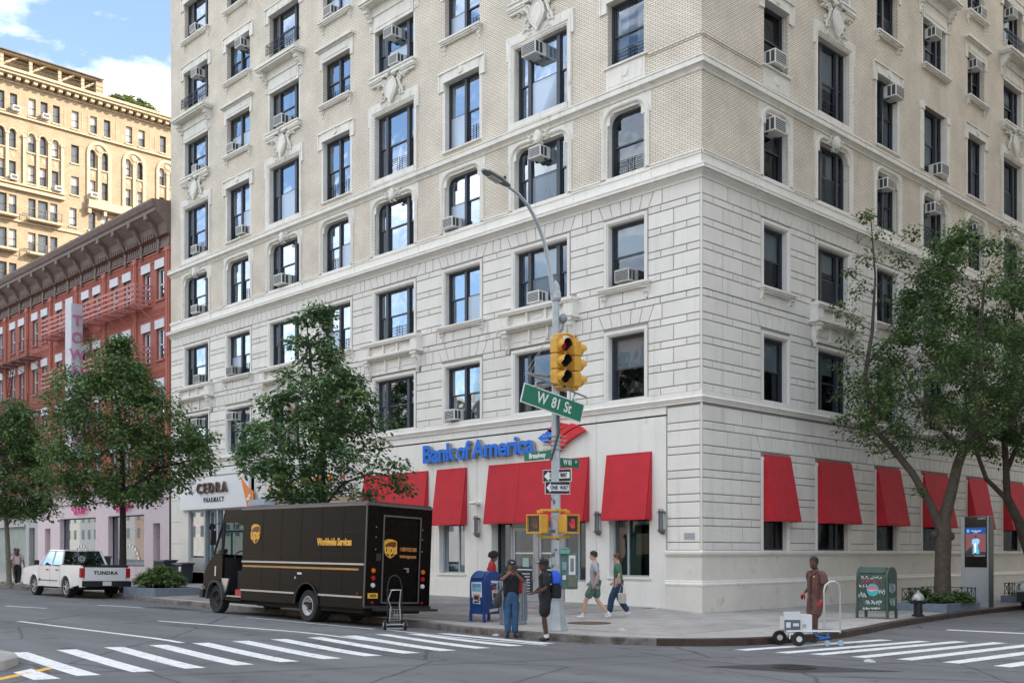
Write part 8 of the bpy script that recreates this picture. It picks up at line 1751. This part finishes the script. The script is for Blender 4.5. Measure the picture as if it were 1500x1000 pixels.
a = MB(); a.loft([[(-.10,-.24,.68),(.12,-.24,.68),(.12,-.36,.68),(-.10,-.36,.68)],[(-.14,-.22,.80),(.17,-.22,.80),(.17,-.40,.80),(-.14,-.40,.80)],[(-.12,-.22,1.02),(.13,-.22,1.02),(.13,-.32,1.02),(-.12,-.32,1.02)]]); c_ = MB(); c_.tube([(.1,-.27,1.0),(.15,-.10,1.25),(.10,.10,1.46),(-.08,.12,1.42),(-.14,-.08,1.2),(-.08,-.27,1.0)], .013, 5)
bag('shoulder_bag', 'dark slouchy shoulder bag hanging at the hip of the man in jeans', 'bag', mw, [('bag_body', a, cl('bag_dark', (.03,.03,.035)), .05), ('strap', c_, cl('bag_dark', (1,1,1)), 0)])
a = MB(); a.box(-.34,-.05+.10,.98,-.14,.24+.05,1.40); bag('backpack', 'red backpack worn by the man in the black cap', 'backpack', mw, [('pack', a, cl('red_pack', (.48,.02,.03)), .05)])
# young man in black with a blue backpack, facing picture left, hands out
J = walkJ(head=(.04,0,1.62), yaw=.1, ell=(.02,.24,1.13), elr=(.06,-.24,1.14), wrl=(.24,.14,1.03), wrr=(.26,-.12,1.00), hdl=(1,-.1,.1), hdr=(1,.1,-.1), pnl=(0,-.3,1), pnr=(0,.3,1), curll=.35, curlr=.7, knl=(.04,.07,.50), knr=(.02,-.07,.50), anl=(.0,.07,.085), anr=(-.05,-.06,.085), hem=(0,0,.78))
pc = (2.50,-9.12,.0); ra = toR+pi+.12
person(pc, ra, 'young man in black t-shirt, shorts and cap standing in profile at the kerb', J, dict(skin=skd, top=blk, bottom=cl('black_shorts', (.010,.011,.015)), shoe=sh_b, sock=sockw, hair='cap', hairm=hb_, capm=cl('cap_dark', (.012,.011,.014)), pants=.60, loose=1.25), 1.01)
mw = Matrix.Translation(pc) @ Matrix.Rotation(ra, 4, 'Z')
a = MB(); a.loft([[(-.12,-.15,1.22),(-.33,-.14,1.22),(-.33,.14,1.22),(-.12,.15,1.22)],[(-.12,-.16,1.40),(-.34,-.15,1.40),(-.34,.15,1.40),(-.12,.16,1.40)],[(-.12,-.13,1.52),(-.26,-.12,1.52),(-.26,.12,1.52),(-.12,.13,1.52)]]); c_ = MB(); c_.box(-.33,-.145,.92,-.12,.145,1.22); d_ = MB()
for s_ in (-1,1): d_.tube([(-.13,s_*.10,1.46),(.0,s_*.11,1.53),(.12,s_*.11,1.38),(.10,s_*.12,1.15),(-.12,s_*.12,1.02)], .017, 5)
bag('backpack', 'bright blue and black backpack on the young man in black', 'backpack', mw, [('upper_pack', a, M('pack_blue', (.01,.09,.55), .5, var=.2, vs=8), .04), ('lower_pack', c_, cl('bag_black', (.012,.012,.015)), .04), ('strap', d_, cl('bag_black', (1,1,1)), 0)])
# walking couple, facing picture left/away
J = walkJ(1.0, .02, head=(.05,0,1.62), hem=(0,0,.76))
person((-.04,-4.62,.155), toR+pi-.25, 'man in grey t-shirt and green patterned shorts striding to the left', J, dict(skin=skl, top=cl('grey', (.30,.32,.35)), bottom=M('shorts_pattern', (.07,.13,.11), .8, var=.7, vs=22), shoe=sh_w, sock=sockw, hair='short', hairm=hb_, pants=.55, loose=1.1), 1.03)
J = walkJ(.75, .02, head=(.06,0,1.60), ell=(-.05,.22,1.14), wrl=(.04,.2,.92), hem=(0,0,.84))
gw_ = (-.28,-3.40,.16)
person(gw_, toR+pi-.25, 'woman in green top and flared blue jeans walking beside the man in grey', J, dict(skin=skl, top=cl('green', (.05,.14,.09)), bottom=dnav, shoe=sh_w, hair='pony', hairm=hbr, pants=1.0, loose=1.2, female=True, sleeve=.7), 1.0)
mw = Matrix.Translation(gw_) @ Matrix.Rotation(toR+pi-.25, 4, 'Z'); a = MB(); a.box(-.24,.22,.38,-.02,.30,.66); c_ = MB(); c_.tube([(-.20,.26,.66),(-.12,.26,.93),(-.06,.26,.66)], .01, 5)
bag('tote_bag', 'pale tote bag carried low behind the woman in the green top', 'bag', mw, [('bag_body', a, cl('tote', (.45,.42,.38)), .02), ('handle', c_, cl('tote', (1,1,1)), 0)])
# curly haired woman behind the mailbox
J = walkJ(.8, .03, head=(.08,0,1.58), pitch=.35)
person((-3.05,-5.55,.21), toR-.1, 'woman with curly black hair and red top walking behind the blue mailbox', J, dict(skin=skm, top=cl('red', (.40,.02,.03)), bottom=jean, shoe=sh_w, hair='curly', hairm=hb_, female=True), .99)
# delivery man with the cart
J = walkJ(.35, .0, head=(.05,0,1.63), yaw=.15, ell=(.05,.30,1.14), wrl=(.14,.27,.88), elr=(-.16,-.26,1.17), wrr=(-.04,-.34,1.0), curll=.9, curlr=1.1, hem=(0,0,.80))
uc = (6.80,-5.40,.0); ru = toR+pi+.55
ub = cl('uniform_brown', (.115,.055,.045), .2)
pu, m = person(uc, ru, 'delivery man in brown uniform shirt and shorts with red gloves beside his cart', J, dict(skin=skd, top=ub, bottom=ub, shoe=sh_b, hair='short', hairm=hb_, pants=.60, loose=1.12), 1.04)
glv = M('glove_red', (.55,.03,.04), .6)
for k, wr, sg in (('l', J['wrl'], 1), ('r', J['wrr'], -1)):
    el = V3(J['el'+k]); dd = (V3(wr)-el).normalized(); g_ = join([(h, 0) for h in hand_mesh(V3(wr)-dd*.005, dd, (0,-sg,0), .9, 1.16, sg)]); g_.build('glove', glv, pu, smooth=True, fix=False)
b = MB(); b.cbox(V3((.15,.09,1.35)), (.012,.03,.035)); b.build('shirt_badge', yellow, pu)
b = MB(); b.tube([(.02,.10,1.455),(.09,.07,1.43),(.13,.0,1.36),(.09,-.07,1.43),(.02,-.10,1.455)], .018, 6); b.build('collar', ub, pu); b = MB(); b.box(.125,-.006,.86,.165,.006,1.34); b.build('placket', cl('uniform_seam', (.07,.033,.027)), pu)
# platform cart
ct = thing('platform_cart', (7.05,-5.90,0), 'silver platform hand cart with tall loop handle and black pneumatic wheels', 'cart', rz=toR+.02)
b = MB(); 
for y in (-.17,.17): b.tube([(-.62,y,.30),(.48,y,.30)], .018, 6)
for x in (-.55,-.25,.05,.35,.46): b.tube([(x,-.17,.30),(x,.17,.30)], .014, 5)
b.box(-.6,-.15,.315,.40,.15,.325); b.build('deck_frame', chromeb, ct)
b = MB(); b.tube([(.16,-.15,.30),(.16,-.15,1.12),(.19,-.15,1.24),(.28,-.15,1.31),(.38,-.15,1.31),(.46,-.15,1.24),(.49,-.15,1.12),(.49,-.15,.26)], .022, 8); b.build('loop_handle', chromeb, ct)
for y, x in ((-.22,-.38),): wv = MB(); wv.lathe([(.05,-.035),(.135,-.045),(.15,0),(.135,.045),(.05,.035)], c=(x,y,.15), n=20, axis='y'); wv = wv.build('wheel', rubber, ct, smooth=True); b = MB(); b.lathe([(.06,-.05),(.06,.05)], c=(x,y,.15), n=12, axis='y'); b.build('rim', clearl, wv)
for y, x in ((.20,-.66),): wv = MB(); wv.lathe([(.05,-.035),(.135,-.045),(.15,0),(.135,.045),(.05,.035)], c=(x,y,.15), n=20, axis='y'); wv = wv.build('wheel', rubber, ct, smooth=True); b = MB(); b.lathe([(.06,-.05),(.06,.05)], c=(x,y,.15), n=12, axis='y'); b.build('rim', clearl, wv)
b = MB()
for x in (-.44,-.56): b.tube([(x,-.2,.15),(x+.02,-.17,.30),(x+.02,.17,.30),(x-.06,.2,.15)], .014, 5)
b.build('axle_bracket', chromeb, ct)
for x in (.22,.50):
    wv = MB(); wv.lathe([(.02,-.014),(.06,-.014),(.06,.014),(.02,.014)], c=(x,-.16,.06), n=14, axis='y'); wv = wv.build('castor', M('castor_blue', (.35,.45,.55), .5), ct)
b = MB(); b.tube([(-.05,-.17,.28),(.02,-.17,.20),(.20,-.17,.16),(.24,-.17,.26)], .02, 5); b.tube([(.05,-.17,.14),(.28,-.17,.18)], .018, 5); b.build('folding_toe', M('cart_blue', (.02,.16,.50), .45), ct)
bx = thing('parcel_box', (0,0,0), 'small open white carton with a grey print riding on the cart', 'box'); bx.matrix_world = ct.matrix_world if False else Matrix.Translation((7.05,-5.90,.325)) @ Matrix.Rotation(toR+.02, 4, 'Z')
cw = M('carton_white', (.62,.64,.66), .7, var=.05, vs=5)
b = MB(); b.box(-.66,-.16,.0,-.32,.16,.01)
for q in ((-.66,-.16,-.32,-.15),(-.66,.15,-.32,.16),(-.66,-.15,-.65,.15),(-.33,-.15,-.32,.15)): b.box(q[0],q[1],.0,q[2],q[3],.26)
b.build('carton', cw, bx); b = MB(); b.prism([(-.68,-.17,.38),(-.34,-.17,.38),(-.32,-.155,.26),(-.66,-.155,.26)], [(-.68,-.18,.38),(-.34,-.18,.38),(-.32,-.165,.26),(-.66,-.165,.26)]); b.build('flap', cw, bx); b = MB(); b.box(-.655,-.166,.01,-.33,-.161,.21); lb = b.build('print', M('carton_print', (.08,.11,.14), .6), bx)
b = MB(); b.box(-.62,-.169,.05,-.53,-.166,.16); b.box(-.48,-.169,.08,-.36,-.166,.14); b.build('print_mark', cw, bx)
b2 = thing('parcel_box', (0,0,0), 'plain pale carton standing behind the printed one on the cart', 'box'); b2.matrix_world = Matrix.Translation((7.05,-5.90,.325)) @ Matrix.Rotation(toR+.02, 4, 'Z'); b = MB(); b.box(-.31,-.13,.0,-.08,.13,.31); b.build('carton', cw, b2); b = MB(); b.box(-.31,-.005,.31,-.08,.005,.312); b.box(-.28,-.133,.05,-.20,-.131,.12); b.build('tape', M('tape_tan', (.42,.36,.26), .5), b2)
# far left walkers and seated shoppers
J = walkJ(.5, head=(.03,0,1.62)); 
person((-33.3,-7.55,.36), toR+pi*.5+.2, 'woman in pale top and black trousers walking away behind the thin tree', J, dict(skin=skm, top=cl('pale_pink', (.45,.38,.40)), bottom=blk, shoe=sh_w, hair='long', hairm=hbr, female=True), 1.0)
person((-38.6,-5.8,.38), toR-pi*.5, 'person in tan clothes walking at the very left edge of the picture', walkJ(.5), dict(skin=skm, top=cl('tan', (.40,.28,.18)), bottom=cl('tan2', (.30,.22,.16)), shoe=sh_b, hair='long', hairm=hb_, female=True), 1.0)
sit = lambda **k: walkJ(pelvis=(0,0,.50), chest=(.04,0,.84), neck=(.05,0,1.03), head=(.09,0,1.19), shl=(.04,.18,.98), shr=(.04,-.18,.98), ell=(.10,.22,.74), elr=(.10,-.22,.74), wrl=(.30,.14,.70), wrr=(.30,-.14,.70), hpl=(.02,.09,.50), hpr=(.02,-.09,.50), knl=(.42,.10,.50), knr=(.42,-.10,.50), anl=(.45,.10,.085), anr=(.45,-.10,.085), tol=(.60,.11,.03), tor=(.60,-.11,.03), hem=(-.02,0,.44), **k)
for (loc, col, lab) in (((-38.9,-2.2,.40), cl('white', (.60,.60,.60)), 'seated person in a white top in front of the pink shop'), ((-37.9,-1.9,.40), cl('salmon', (.62,.25,.17)), 'seated long haired person in a salmon dress by the pink shop')):
    person(loc, toR-.3, lab, sit(), dict(skin=skm, top=col, bottom=col, shoe=sh_w, hair='long' if 'salmon' in lab else 'short', hairm=hb_ if 'salmon' in lab else hbr, female=True), 1.0)
    bn = thing('stool', (loc[0], loc[1], loc[2]), ('plain stool under the person in white' if 'white' in lab else 'plain stool under the person in the salmon dress'), 'stool'); b = MB(); b.box(-.2,-.2,.36,.2,.2,.40); b.build('seat', slat, bn)
    for x in (-.16,.16):
        for y in (-.16,.16): b = MB(); b.box(x-.02,y-.02,0,x+.02,y+.02,.36); b.build('leg', slat, bn)
# small litter on the pavement and roadway
rl = random.Random(8)
for (x, y, lab) in ((.65,-8.95,'crumpled white paper scrap in the gutter near the man in jeans'), (-16.5,-6.8,'white paper scrap on the pavement behind the pickup'), (2.9,-7.2,'flat white scrap on the corner pavement right of the pole'), (9.4,-8.3,'tiny pale scrap on the roadway near the manhole')):
    b = MB(); b.prism([(.0,0,0),(.16,.02,0),(.18,.09,0),(.05,.10,0)], [(.0,0,.03),(.15,.02,.05),(.17,.08,.02),(.05,.09,.05)]); o = b.build('paper_scrap', paper, loc=(x, y, (walk_z(x, y) if y > -8.6 and x < 6 else road_z(x, y))+.005)); tag(o, lab, 'litter')
bpy.data.scenes.remove(WORK)
